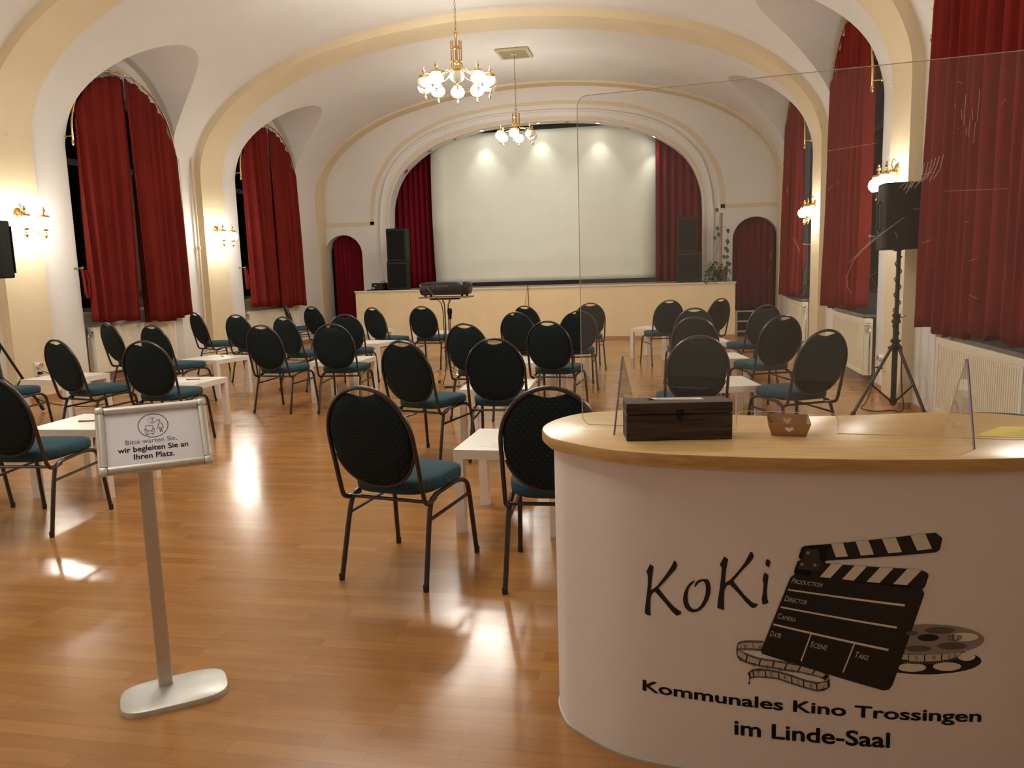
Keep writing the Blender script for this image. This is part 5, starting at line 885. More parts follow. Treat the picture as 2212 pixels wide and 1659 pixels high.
radiator('small looking cream radiator at the far right by the stage steps', 'right', 12.9, 14.3, .12, .14, .735)

# tie-back hooks with hanging straps
def tieback(side, y, z, label, strap=True):
    x = XL if side == 'left' else XR; s = 1 if side == 'left' else -1
    t = thing('curtain_tieback', label, 'curtain tieback', (x, y, z))
    m = MB().lathe([(.016, 0), (.016, .008), (.006, .012), (.006, .10), (.016, .104), (.02, .115), (.012, .125), (0, .127)] if s > 0 else [(0, -.127), (.012, -.125), (.02, -.115), (.016, -.104), (.006, -.10), (.006, -.012), (.016, -.008), (.016, 0)], (0, 0, 0), 14, 'x')
    m.build('hook', M['darkbrass'], t)
    if strap:
        p = smooth_path([(s*.10, .0, -.006), (s*.10, .02, -.12), (s*.10, .03, -.28), (s*.10, .055, -.38), (s*.10, .085, -.30), (s*.10, .085, -.14), (s*.10, .05, -.02)], 6)
        v = []
        for q in p: v += [(q.x-s*.02, q.y, q.z), (q.x+s*.02, q.y, q.z)]
        o_ = MB().add(v, [(2*i, 2*i+1, 2*i+3, 2*i+2) for i in range(len(p)-1)], True).build('strap', M['velvet'], t, fix=False)
        o_.modifiers.new('cloth', 'SOLIDIFY').thickness = .006
tieback('left', 8.88, 1.55, 'brass tieback hook with red strap left of the nearer left curtain')
tieback('left', 12.86, 1.55, 'brass tieback hook with red strap left of the farther left curtain')
tieback('right', 8.92, 1.60, 'brass tieback knob on the right wall, beside the tripod speaker', False)
tieback('right', 12.9, 1.62, 'brass tieback hook with red strap by the far right curtain')

# heating pipe and pull cords
m = MB().tube([(XL+.045, 11.60, 0), (XL+.045, 11.60, 3.25), (XL+.02, 11.60, 3.30)], .018, 12); m.lathe([(.018, -.03), (.028, -.025), (.028, .025), (.018, .03)], (XL+.045, 11.60, 1.86), 12)
tag(m.build('heating_pipe', M['pipe']), 'cream painted heating pipe beside the second left pilaster', 'pipe')
for y, nm in ((11.28, 'nearer'), (15.28, 'farther')):
    m = MB().tube([(XL+.03, y, 3.66), (XL+.03, y, .9)], .006, 6); m.box(XL, XL+.03, y-.004, y+.004, 3.65, 3.66)
    tag(m.build('pull_cord', M['plank']), 'thin pale pull cord right of the '+nm+' left window curtain', 'cord')
for x, y, z, nm in ((XL+.112, 7.92, 3.03, 'left'), (XR-.112, 8.25, 2.98, 'right')):
    s = 1 if x < 0 else -1
    m = MB().tube([(x+s*.004, y, z+.12), (x+s*.004, y, z)], .0018, 5); m.lathe([(.0, -.014), (.012, -.006), (.012, .006), (0, .014)], (x+s*.012, y, z-.01), 10)
    tag(m.build('picture_hook', M['socket']), 'little hook on a wire high on the '+nm+' cream pilaster', 'hook')

# sockets
def socket(label, x, y, z, s, two):
    t = thing('wall_socket', label, 'socket', (x, y, z))
    m = MB(); m.box(min(0, s*.012), max(0, s*.012), -.04, .04, -.08, .08 if two else .0); m.build('cover_plate', M['socket'], t, bevel=.003)
    for dz in ((.04, -.04) if two else (-.04,)):
        MB().lathe([(.026, 0), (.026, .006), (.02, .006), (.02, .002)] if s > 0 else [(.02, -.002), (.02, -.006), (.026, -.006), (.026, 0)], (s*.012, 0, dz), 16, 'x').build('outlet', M['socket'], t)
    return t
t1 = socket('double socket with plugs on the first left pilaster behind the low table', XL+.11, 7.96, .38, 1, True)
t2 = socket('double socket with red plug on the right pilaster behind the tripod', XR-.11, 8.2, .36, -1, True)
t3 = socket('small double socket low on the second left pilaster', XL+.11, 12.05, .42, 1, True)
for t, s in ((t1, 1), (t2, -1)):
    m = MB().lathe([(.035, .02), (.035, .05), (.02, .055), (.01, .06)] if s > 0 else [(.01, -.06), (.02, -.055), (.035, -.05), (.035, -.02)], (0, .01, .045), 16, 'x'); o_ = m.build('timer_plug', M['socket'], t)
    MB().tube([(s*.058, .01+.022*math.cos(a*PI/5-1), .045+.022*math.sin(a*PI/5-1)) for a in range(8)], .007, 6).build('red_dial', M['plugred'], o_)
    MB().lathe([(.018, .018), (.018, .05), (.008, .07), (.004, .09)] if s > 0 else [(.004, -.09), (.008, -.07), (.018, -.05), (.018, -.018)], (0, 0, -.045), 12, 'x').build('plug', M['black'], t)

# ================================================================ LAMPS
def lamp_meshes():
    g = MB().lathe([(.022, .062), (.05, .058), (.074, .042), (.086, .016), (.088, -.006), (.080, -.032), (.060, -.054), (.030, -.066), (.0, -.069)], n=24)
    opal = g.mesh('glass_shade'); opal.materials.append(M['opal'])
    lit = g.mesh('glass_shade'); lit.materials.append(M['lit'])
    cap = MB().lathe([(.0, .190), (.008, .186), (.011, .178), (.006, .168), (.014, .160), (.020, .148), (.016, .136), (.006, .128), (.010, .118), (.012, .104), (.020, .098), (.050, .092), (.058, .082), (.058, .068), (.040, .060), (.022, .056)], n=20).mesh('cap'); cap.materials.append(M['brass'])
    dr = MB().lathe([(.012, -.064), (.016, -.072), (.006, -.080), (.005, -.100), (.014, -.106), (.016, -.122), (.010, -.130), (.013, -.138), (.008, -.150), (0, -.154)], n=14).mesh('drop'); dr.materials.append(M['brass'])
    return opal, lit, cap, dr
OPAL, LIT, CAP, DROP = lamp_meshes()
def add_lamp(arm, loc, lit, sc=1.0):
    for nm, me in (('glass_shade', LIT if lit else OPAL), ('cap', CAP), ('drop', DROP)):
        o = bpy.data.objects.new(nm, me); COL.objects.link(o); o.parent = arm; o.location = loc; o.scale = (sc,)*3
def chandelier(label, x, y, ztop, zg, R, n, rot, lits, ceil, sc=1.0):
    t = thing('chandelier', label, 'chandelier', (x, y, zg), 0, 'brass chandeliers with opal shades')
    h = ztop-zg; k = h/.63
    m = MB().lathe([(.0, h), (.03*sc, h-.005), (.02*sc, h-.02), (.014*sc, h-.035), (.014*sc, h-.17*k), (.03*sc, h-.18*k), (.03*sc, h-.20*k), (.016*sc, h-.215*k), (.016*sc, h-.34*k), (.035*sc, h-.35*k), (.04*sc, h-.37*k), (.02*sc, h-.39*k), (.018*sc, h-.42*k), (.03*sc, h-.45*k), (.014*sc, h-.49*k), (0, h-.50*k)], n=18)
    m.tube([(.068*sc*math.cos(a), .068*sc*math.sin(a), h-.19*k) for a in [2*PI*i/20 for i in range(20)]], .006, 6, True)
    m.tube([(.068*sc*math.cos(a), .068*sc*math.sin(a), h-.36*k) for a in [2*PI*i/20 for i in range(20)]], .008, 6, True)
    m.build('stem', M['brass'], t)
    m = MB(); L = ceil-ztop; nl = int(L/.042)
    for i in range(nl):
        z = h+(i+.5)*L/nl; a = .026; w = .011
        pts = [(w*math.cos(q), a*math.sin(q)) for q in [2*PI*j/10 for j in range(10)]]
        m.tube([((p if i % 2 else 0), (0 if i % 2 else p), z+q) for p, q in pts], .0028, 5, True)
    m.tube(smooth_path([(0.004, 0.004, h), (.012, .004, h+L*.3), (.004, -.006, h+L*.6), (.004, .004, h+L)], 6), .002, 5)
    m.build('chain', M['darkbrass'], t)
    for i in range(n):
        a = rot+2*PI*i/n
        c, s = math.cos(a), math.sin(a); r0 = .068*sc
        P = [(r0, h-.13*k), (r0, h-.19*k), (r0, h-.30*k), (r0, h-.40*k), (r0+.02, h-.46*k), (r0+.06, .17*k if h > .5 else h*.27), (r0+.14*R/.43, .115), (R*.72, .105), (R, .112)]
        arm = MB().tube([(p*c, p*s, z) for p, z in [(q.x, q.y) for q in smooth_path([(u, v, 0) for u, v in P], 5)]], .0075*sc, 8)
        arm.lathe([(0, .02), (.008*sc, .012), (.01*sc, 0), (.006*sc, -.02)], (r0*c, r0*s, h-.13*k), 8)
        ao = arm.build('arm', M['brass'], t)
        add_lamp(ao, (R*c, R*s, 0), lits[i], sc)
# the arm nearest the camera first, then counter-clockwise seen from above
chandelier('larger brass chandelier with ten opal shades hanging nearest the camera', -2.53, 10.0, 4.305, 3.675, .43, 10, math.atan2(-10, 2.53), [0, 1, 0, 0, 1, 1, 1, 1, 0, 1], 5.05)
chandelier('smaller brass chandelier hanging below the square ceiling vent', -2.52, 14.0, 4.135, 3.675, .30, 6, math.atan2(-14, 2.52)-.14, [1, 0, 0, 1, 1, 1], 5.03, .95)
chandelier('brass chandelier on its chain just above the upper edge of the view', -2.53, 5.75, 4.35, 3.74, .43, 10, math.atan2(-10, 2.53), [1, 1, 0, 1, 0, 1, 0, 1, 1, 1], 5.05)
chandelier('brass chandelier hanging overhead beside the camera, outside the view', -2.53, 1.9, 4.33, 3.70, .43, 10, 0, [1, 0, 0, 1, 0, 1, 0, 0, 1, 0], 5.05)
t = thing('ceiling_vent', 'square metal grille in the ceiling above the smaller chandelier', 'vent', (-2.52, 13.99, 5.02))
m = MB()
for a, b, c, d in ((-.28, .28, -.30, -.25), (-.28, .28, .25, .30), (-.28, -.23, -.25, .25), (.23, .28, -.25, .25)): m.box(a, b, c, d, 0, .03)
m.build('frame', M['ventframe'], t); MB().box(-.23, .23, -.25, .25, .012, .03).build('mesh_panel', M['vent'], t)
MB().box(-.05, .05, -.05, .05, .0, .012).build('hook_plate', M['ventframe'], t)

def sconce(label, side, y, z=2.05):
    s = 1 if side == 'left' else -1; x = (XL if side == 'left' else XR)+s*.11
    t = thing('wall_sconce', label, 'wall lamp', (x, y, z), 0 if s > 0 else PI, 'double brass wall sconces'); rc = .21 if s > 0 else .125
    m = MB().lathe([(.075, 0), (.075, .012), (.06, .02), (.03, .028), (.024, .05), (.03, .06), (.014, .075), (0, .08)], (0, 0, .10), 20, 'x'); m.tube(smooth_path([(.03, 0, .10), (.05, 0, .17), (.035, 0, .22), (.02, 0, .20)], 5), .006, 8)
    m.build('wall_plate', M['brass'], t)
    for e in (-1, 1):
        p = smooth_path([(.05, 0, .10), (.10, e*.03, .02), (rc*.62, e*.07, -.08), (rc*.81, e*.11, -.11), (rc, e*.135, -.095)], 6)
        ao = MB().tube(p, .007, 8).build('arm', M['brass'], t)
        add_lamp(ao, (rc, e*.14, 0), True, 1.0)
        MB().lathe([(.045, -.045), (.05, -.055), (.028, -.075), (.012, -.085), (.018, -.10), (.012, -.112), (.022, -.125), (.024, -.14), (.010, -.155), (.010, -.165), (0, -.175)], (rc, e*.14, 0), 16).build('cup', M['brass'], ao)
sconce('lit double brass sconce on the nearer left pilaster', 'left', 7.95)
sconce('lit double brass sconce on the left pilaster between the two curtains', 'left', 12.02)
sconce('lit brass sconce half hidden behind the tripod speaker', 'right', 8.0)
sconce('lit brass sconce on the farther right pilaster', 'right', 12.05)
for sd, y, nm in (('left', 4.0, 'left'), ('right', 4.0, 'right'), ('left', 0.0, 'left'),):
    sconce('lit double brass sconce on the %s wall %s' % (nm, 'beside the camera' if y else 'level with the camera'), sd, y)

# downlights in the arch soffit
SPOTS = [(-3.74, 4.135, 1), (-2.54, 4.318, 1), (-1.32, 4.16, 1), (-.20, 3.78, 1), (-5.42, 3.50, 0), (-4.88, 3.84, 0), (-4.32, 4.02, 0), (-1.94, 4.27, 0), (-.73, 4.01, 0)]
names = ['first lit', 'second lit', 'third lit', 'last lit', 'lowest dark', 'second dark', 'third dark', 'middle dark', 'right hand dark']
AP = arch_curve(ARCH)
for (x, z, on), nm in zip(SPOTS, names):
    i = min(range(1, len(AP)-1), key=lambda k: abs(AP[k][0]-x)+abs(AP[k][1]-z)*.3); tx = AP[i+1][0]-AP[i-1][0]; tz = AP[i+1][1]-AP[i-1][1]; ang = math.atan2(tz, tx)
    x0, z0 = AP[i-1]; x1, z1 = AP[i+1]; f = (x-x0)/(x1-x0); z = z0+(z1-z0)*f
    t = thing('downlight', nm+' downlight from the left, in the underside of the stage arch', 'downlight', (x, YB+.17, z-.003), 0, 'downlights in the stage arch'); t.rotation_euler = (0, -ang, 0)
    MB().lathe([(.055, .004), (.055, -.006), (.042, -.008), (.036, .002)], n=20).build('trim_ring', M['chrome'], t)
    MB().lathe([(.036, -.002), (.0, -.003)], n=16).build('bulb', M['lit'] if on else M['black'], t)
    if on:
        li = bpy.data.lights.new('downlight_beam', 'SPOT'); li.energy = SPOT_W; li.color = (1, .97, .85); li.spot_size = math.radians(75); li.spot_blend = 1.0; li.shadow_soft_size = .03
        lo = bpy.data.objects.new('downlight_beam', li); COL.objects.link(lo); lo.location = (x, YB+.24, z-.05)
        lo.rotation_euler = Vector((0, .26, -1.6)).to_track_quat('-Z', 'Y').to_euler()

# ================================================================ STAGE
ZS = 1.035
t = thing('stage', 'raised stage with plain yellow front wall below the screen', 'stage', (-2.43, 15.24, 0))
MB().box(-3.72, 3.72, 0, 1.255, 0, ZS-.02).build('front_wall', M['stagefront'], t)
MB().box(-3.735, 3.735, -.02, .03, ZS-.03, ZS).build('edge_strip', M['plank'], t)
MB().box(-3.72, 3.72, .03, 1.255, ZS-.02, ZS).build('stage_floor', M['shelf'], t)
struct(MB().box(-5.78, .74, 16.497, 18.5, ZS-.03, ZS).build('trim_60', M['shelf']))  # inner stage floor slab behind the arch
MB().box(-3.72, 3.72, -.012, 0, 0, .055).build('skirting', M['skirt'], t)
# side steps
t = thing('stage_steps', 'dark carpeted steps with pale nosings beside the stage', 'steps', (1.78, 15.7, 0))
for i, (y, z) in enumerate(((0, .085), (.26, .262), (.52, .44))):
    b = MB().box(-.40, .40, y, .795, (0 if i == 0 else (.085, .262)[i-1])+.0005, z-.02).build('step', M['green'], t)
    MB().box(-.41, .41, y-.012, y+.05, z-.028, z).build('nosing', M['nosing'], b)
MB().box(-.45, -.41, -.05, .79, 0, .46).build('side_board', M['stagefront'], t)
# screen
t = thing('projection_screen', 'large blank white cinema screen hung on the stage', 'screen', (-2.55, 17.0, ZS))
def scr(u, v):
    xl = -2.40-.03*math.sin(v*PI); return (xl+(2.38-xl)*u, .012*math.sin(u*3)*(1-v)+.006*math.sin(v*30)*(v < .2), .085+(3.235-.085)*v)
MB().grid(scr, 16, 30).build('screen_cloth', M['screen'], t, fix=False).modifiers.new('thick', 'SOLIDIFY').thickness = .004
m = MB().box(-2.46, 2.42, -.02, .02, .005, .075); m.build('bottom_bar', M['black'], t)
MB().box(-2.47, 2.44, .02, .10, 3.23, 3.36).build('roller_case', M['black'], t)
def stage_drape(name, label, x0, x1, y, z0, z1, n, m, seed, amp=.05):
    rnd = random.Random(seed); ph = rnd.random()*6
    def f(u, v):
        w = 2*PI*n*u+ph+.8*math.sin(4*u+ph)
        return (x0+(x1-x0)*u+.02*(1-v)*math.sin(w+1), y+amp*math.sin(w)*(1+.3*math.sin(9*u)), z0+(z1-z0)*v)
    o = MB().grid(f, 26*n, 10).build(name, m, None, 80, fix=False); md = o.modifiers.new('cloth', 'SOLIDIFY'); md.thickness = .006; md.offset = 0
    return tag(o, label, 'curtain')
stage_drape('stage_curtain', 'crimson stage curtain left of the white screen', -6.1, -5.0, 17.19, ZS+.002, 4.6, 8, M['crimson'], 5)
stage_drape('stage_curtain', 'crimson stage curtain right of the white screen', -.17, 1.15, 16.93, ZS+.002, 4.6, 9, M['crimson'], 8)
stage_drape('backdrop_curtain', 'black backdrop cloth behind the screen edges', -6.4, 1.4, 17.5, ZS+.002, 5.3, 14, M['dark'], 9, .03)
# curtains in the side doors (kept inside the wall opening)
def door_drape(label, x0, x1, xc, r, zb, zs, seed):
    rnd = random.Random(seed); ph = rnd.random()*6; n = 7
    def f(u, v):
        x = x0+(x1-x0)*u; d = min(abs(x-xc), r*.97); zt = zs+math.sqrt(max(r*r-d*d, .0))+.02
        return (x, YB+.20+.022*math.sin(2*PI*n*u+ph+math.sin(5*u)), zb+(zt-zb)*v)
    o = MB().grid(f, 140, 12).build('door_curtain', M['crimson'], None, 80, fix=False); md = o.modifiers.new('cloth', 'SOLIDIFY'); md.thickness = .005; md.offset = 0
    tag(o, label, 'curtain', 'curtains in the small side arches')
door_drape('dark red curtain filling the small arch left of the stage', -7.20, -6.46, -6.88, .43, .02, 1.80, 3)
door_drape('dark red curtain filling the small arch right of the stage above the steps', 1.345, 2.15, 1.775, .43, .445, 1.83, 4)

def pa_box(label, x0, x1, y0, y1, z0, z1, rz=0, handle=False, group=None):
    cx, cy = (x0+x1)/2, (y0+y1)/2; t = thing('loudspeaker', label, 'loudspeaker', (cx, cy, z0), rz, group)
    w, d, h = (x1-x0)/2, (y1-y0)/2, z1-z0
    MB().box(-w, w, -d, d, 0, h).build('cabinet', M['greybox'], t, bevel=.015)
    MB().box(-w+.03, w-.03, -d-.012, -d+.001, .05, h-.05).build('grille', M['grille'], t, bevel=.006)
    if handle:
        m = MB().box(w-.002, w+.003, -.05, .05, h*.55, h*.72); m.box(w-.002, w+.003, -.04, .04, h*.42, h*.52); m.build('side_handle', M['dark'], t)
    else: MB().box(-w+.05, w-.05, -d-.016, -d-.01, .008, .035).build('logo_bar', M['black'], t)
G = 'loudspeaker stacks on the stage'
pa_box('lower black bass speaker of the stack left of the screen', -5.60, -5.18, 15.50, 16.05, ZS, 1.605, .22, True, G)
pa_box('upper black speaker standing on the bass speaker left of the screen', -5.55, -5.15, 15.52, 15.9, 1.605, 2.27, .08, False, G)
pa_box('lower black bass speaker of the stack right of the screen', .26, .70, 15.52, 16.05, ZS, 1.60, -.12, False, G)
pa_box('upper black speaker standing on the bass speaker right of the screen', .25, .63, 15.54, 15.9, 1.60, 2.265, -.05, False, G)
t = thing('stage_box', 'low black amplifier box beside the left speaker stack', 'amplifier', (-5.78, 15.6, ZS))
MB().box(-.11, .14, -.12, .16, .02, .15).build('case', M['black'], t, bevel=.006); MB().box(-.20, .14, -.14, .17, 0, .02).build('lower_shelf', M['black'], t)
MB().box(-.085, -.05, -.125, -.12, .035, .065).build('yellow_sticker', M['nosing'], t); MB().box(-.04, -.005, -.124, -.12, .095, .11).build('badge', M['chrome'], t)
o = MB().tube(smooth_path([(-5.72, 15.6, ZS+.155), (-5.66, 15.55, ZS+.185), (-5.61, 15.5, ZS+.16), (-5.6, 15.42, ZS+.004), (-5.5, 15.38, ZS+.004)], 6), .006, 6).build('signal_cable', M['black']); tag(o, 'black cable looped over the amplifier box on the stage', 'cable')
m = MB().tube(smooth_path([(-2.62, 15.30, ZS+.008), (-2.60, 15.21, ZS+.01), (-2.595, 15.215, .9), (-2.585, 15.218, .5), (-2.55, 15.21, .006), (-2.45, 15.18, .006)], 8), .006, 6); m.tube(smooth_path([(-2.60, 15.21, ZS), (-2.65, 15.212, .8), (-2.68, 15.215, .5), (-2.72, 15.2, .006)], 6), .0025, 5)
tag(m.build('hanging_cable', M['black']), 'black cable hanging down the yellow stage front', 'cable')

# plants at the right of the stage
t = thing('potted_pothos', 'climbing houseplant on a tall moss pole in a clay pot', 'plant', (1.07, 15.55, ZS))
MB().lathe([(0, 0), (.085, 0), (.105, .17), (.115, .18), (.115, .20), (.100, .20), (.097, .18), (0, .17)], n=24).build('pot', M['pot'], t)
MB().tube([(-.03, 0, .17), (-.028, 0, .7), (-.02, 0, 1.27)], .028, 12).build('moss_pole', M['moss'], t)
def leaf(m, p, d, up, L, wd):
    d = Vector(d).normalized(); s_ = d.cross(Vector(up)); s_ = s_.normalized() if s_.length > 1e-4 else Vector((1, 0, 0)); n = s_.cross(d)
    q = [(0, 0, 0), (.25, .42, .05), (.55, .40, .02), (1, 0, -.12), (.55, -.40, .02), (.25, -.42, .05), (.45, 0, -.04)]
    m.add([Vector(p)+d*(a*L)+s_*(b*wd)+n*(c*L) for a, b, c in q], [(0, 1, 6), (1, 2, 6), (2, 3, 6), (3, 4, 6), (4, 5, 6), (5, 0, 6)], True)
rnd = random.Random(11); m = MB(); vine = MB()
for z, dx in ((1.32, -.10), (.98, -.10), (.87, -.07), (.80, -.13), (.93, .10), (.74, .10), (.72, .11), (.60, .06), (.57, .08), (.45, .03), (.44, .10), (.33, .10), (.31, .14), (.26, .09), (.22, .06), (.16, .02)):
    leaf(m, (dx, -.03, z+.05), (rnd.uniform(-.3, .3), -.25, -1), (0, -1, .2), .085+.02*rnd.random(), .075)
for i in range(34):
    a = rnd.uniform(0, 2*PI); r = rnd.uniform(.04, .14); leaf(m, (r*math.cos(a)*1.2-.03, r*math.sin(a)-.03, rnd.uniform(.17, .36)), (math.cos(a), math.sin(a)-.3, rnd.uniform(-.8, .4)), (0, 0, 1), .09, .075)
m.build('leaves', M['leaf'], t, fix=False)
vine.tube(smooth_path([(-.04, -.03, 1.28), (-.07, -.03, 1.05), (-.08, -.04, .8), (-.09, -.04, .6), (-.16, -.04, .45), (-.24, -.05, .32), (-.26, -.05, .22), (-.22, -.05, .2)], 6), .003, 5)
vine.tube(smooth_path([(.0, -.03, 1.02), (.07, -.03, 1.0), (.10, -.03, .85), (.10, -.03, .65), (.09, -.03, .45), (.07, -.03, .25)], 6), .003, 5)
vine.tube(smooth_path([(-.02, -.02, 1.27), (.05, -.02, 1.24), (.06, -.02, 1.18)], 4), .002, 5); vine.tube([(-.10, -.03, 1.35), (-.05, -.02, 1.25)], .002, 5)
vine.build('vine', M['stem'], t)
t = thing('potted_ivy', 'bushy ivy in a grey pot trailing over the stage edge', 'plant', (.86, 15.52, ZS))
MB().lathe([(0, 0), (.075, 0), (.10, .22), (.105, .24), (.095, .24), (.088, .2), (0, .19)], n=22).build('pot', M['pot2'], t)
m = MB()
for i in range(90):
    a = rnd.uniform(0, 2*PI); r = abs(rnd.gauss(0, .10)); z = rnd.uniform(.02, .42)*(1-.5*r/.2)
    leaf(m, (r*math.cos(a)+.05, -.05-abs(r*math.sin(a)), max(.07, z)), (math.cos(a), -.6, rnd.uniform(-.7, .3)), (0, 0, 1), .08, .07)
for i in range(7): leaf(m, (-.16+.045*i, -.26-.02*(i % 2), .03-.01*(i % 3)), (rnd.uniform(-1, 1), -.5, -.5), (0, 0, 1), .075, .07)
m.build('leaves', M['leaf'], t, fix=False)
m = MB()
for i in range(26):
    a = rnd.uniform(0, 2*PI); r = rnd.uniform(.02, .12); leaf(m, (r*math.cos(a)+.03, -.1-abs(r*math.sin(a)), rnd.uniform(.05, .3)), (math.cos(a), -.5, -.6), (0, 0, 1), .08, .07)
m.build('young_leaves', M['leaf2'], t, fix=False)

# ================================================================ CHAIRS
def make_chair():
    t = thing('banquet_chair', 'x', 'chair')
    out = [(x, y) for x, y in ((a*math.copysign(abs(math.cos(q))**.55, math.cos(q)), b*math.copysign(abs(math.sin(q))**.55, math.sin(q))) for q in [2*PI*k/40 for k in range(40)] for a, b in [(.212, .212)])]
    m = MB(); v = []; rings = [(.95, .402), (.99, .408), (1.0, .425), (1.0, .445), (.98, .457), (.92, .465), (.75, .470), (.4, .474)]
    for sc, z in rings:
        for x, y in out:
            tp = 1-.05*(y < 0)*abs(y)/.212
            v.append((x*sc*tp, .02+y*sc, z+.010*math.cos(y*6)-.006))
    n = len(out); f = [(i*n+k, i*n+(k+1) % n, (i+1)*n+(k+1) % n, (i+1)*n+k) for i in range(len(rings)-1) for k in range(n)]
    v += [(0, .02, .398), (0, .02, .478)]; b0, t0 = len(v)-2, len(v)-1
    f += [((k+1) % n, k, b0) for k in range(n)] + [((len(rings)-1)*n+k, (len(rings)-1)*n+(k+1) % n, t0) for k in range(n)]
    m.add(v, f, True).build('seat', M['fabric'], t, 60)
    lean = lambda z: -.215-(z-.37)*.255
    hoop = [(-.196, .375, -.10), (-.202, .368, -.165), (-.2065, .385, -.212), (-.207, .44, None), (-.207, .55, None), (-.207, .66, None)]
    P = []
    for x, z, y in hoop: P.append((x, lean(z) if y is None else y, z))
    top = [(-.207*math.cos(PI*k/18), .66+.238*math.sin(PI*k/18)) for k in range(1, 18)]
    P += [(x, lean(z), z) for x, z in top]
    P += [(-x, y, z) for x, y, z in P[:6][::-1]]
    MB().tube(smooth_path(P, 3), .0115, 10, sx=.85).build('back_frame', M['tube'], t)
    pad = []
    for k in range(64):
        a = 2*PI*k/64; c, s = math.cos(a), math.sin(a)
        x = .197*math.copysign(abs(c)**.9, c); z = .66+(.228 if s > 0 else .212)*math.copysign(abs(s)**.92, s)
        if s > 0 and abs(x) < .082: z -= .030*math.cos(x/.082*PI/2)**1.3
        pad.append((x, z))
    m = MB(); v = []; prof_ = [(.3, -.020), (.7, -.019), (.92, -.013), (.985, -.004), (1, .004), (.985, .014), (.92, .026), (.7, .036), (.3, .040)]
    for sc, d in prof_:
        for x, z in pad: zz = .66+(z-.66)*sc; v.append((x*sc, lean(zz)+d, zz))
    n = 64; f = [(i*n+k, i*n+(k+1) % n, (i+1)*n+(k+1) % n, (i+1)*n+k) for i in range(len(prof_)-1) for k in range(n)]
    v += [(0, lean(.66)-.020, .66), (0, lean(.66)+.041, .66)]
    f += [((k+1) % n, k, len(v)-2) for k in range(n)] + [((len(prof_)-1)*n+k, (len(prof_)-1)*n+(k+1) % n, len(v)-1) for k in range(n)]
    bk = m.add(v, f, True).build('backrest', M['fabric_shaded'], t, 60)
    low = [(x*1.005, z) for x, z in pad if z < .60]; low.sort(key=lambda p: math.atan2(p[1]-.66, p[0]) % (2*PI))
    MB().tube([(x, lean(z)+.004, z) for x, z in low], .0085, 8).build('edge_trim', M['rim'], bk)
    for e in (-1, 1):
        r_ = MB().tube(smooth_path([(e*.215, -.255, 0), (e*.209, -.215, .16), (e*.203, -.172, .32), (e*.199, -.14, .372), (e*.196, -.08, .389)], 5), .0115, 10)
        lo = r_.build('leg', M['tube'], t); MB().lathe([(.0, 0), (.0125, .001), (.0135, .028), (.0118, .032)], (e*.215, -.255, 0), 12).build('foot_cap', M['rubber'], lo)
        f_ = MB().tube(smooth_path([(e*.22, .255, 0), (e*.214, .235, .16), (e*.207, .213, .33), (e*.203, .185, .378), (e*.199, .13, .396), (e*.196, .06, .398)], 5), .0115, 10)
        lo = f_.build('leg', M['tube'], t); MB().lathe([(.0, 0), (.0125, .001), (.0135, .028), (.0118, .032)], (e*.22, .255, 0), 12).build('foot_cap', M['rubber'], lo)
        MB().tube([(e*.205, -.182, .295), (e*.208, .217, .31)], .008, 8).build('stretcher', M['tube'], t)
    m = MB()
    for e in (-1, 1): m.tube([(e*.196, -.10, .387), (e*.196, .08, .397)], .0105, 8)
    m.tube([(-.2, -.165, .370), (.2, -.165, .370)], .0085, 8); m.tube([(-.2, .15, .388), (.2, .15, .388)], .0085, 8)
    m.build('seat_frame', M['tube'], t)
    return t
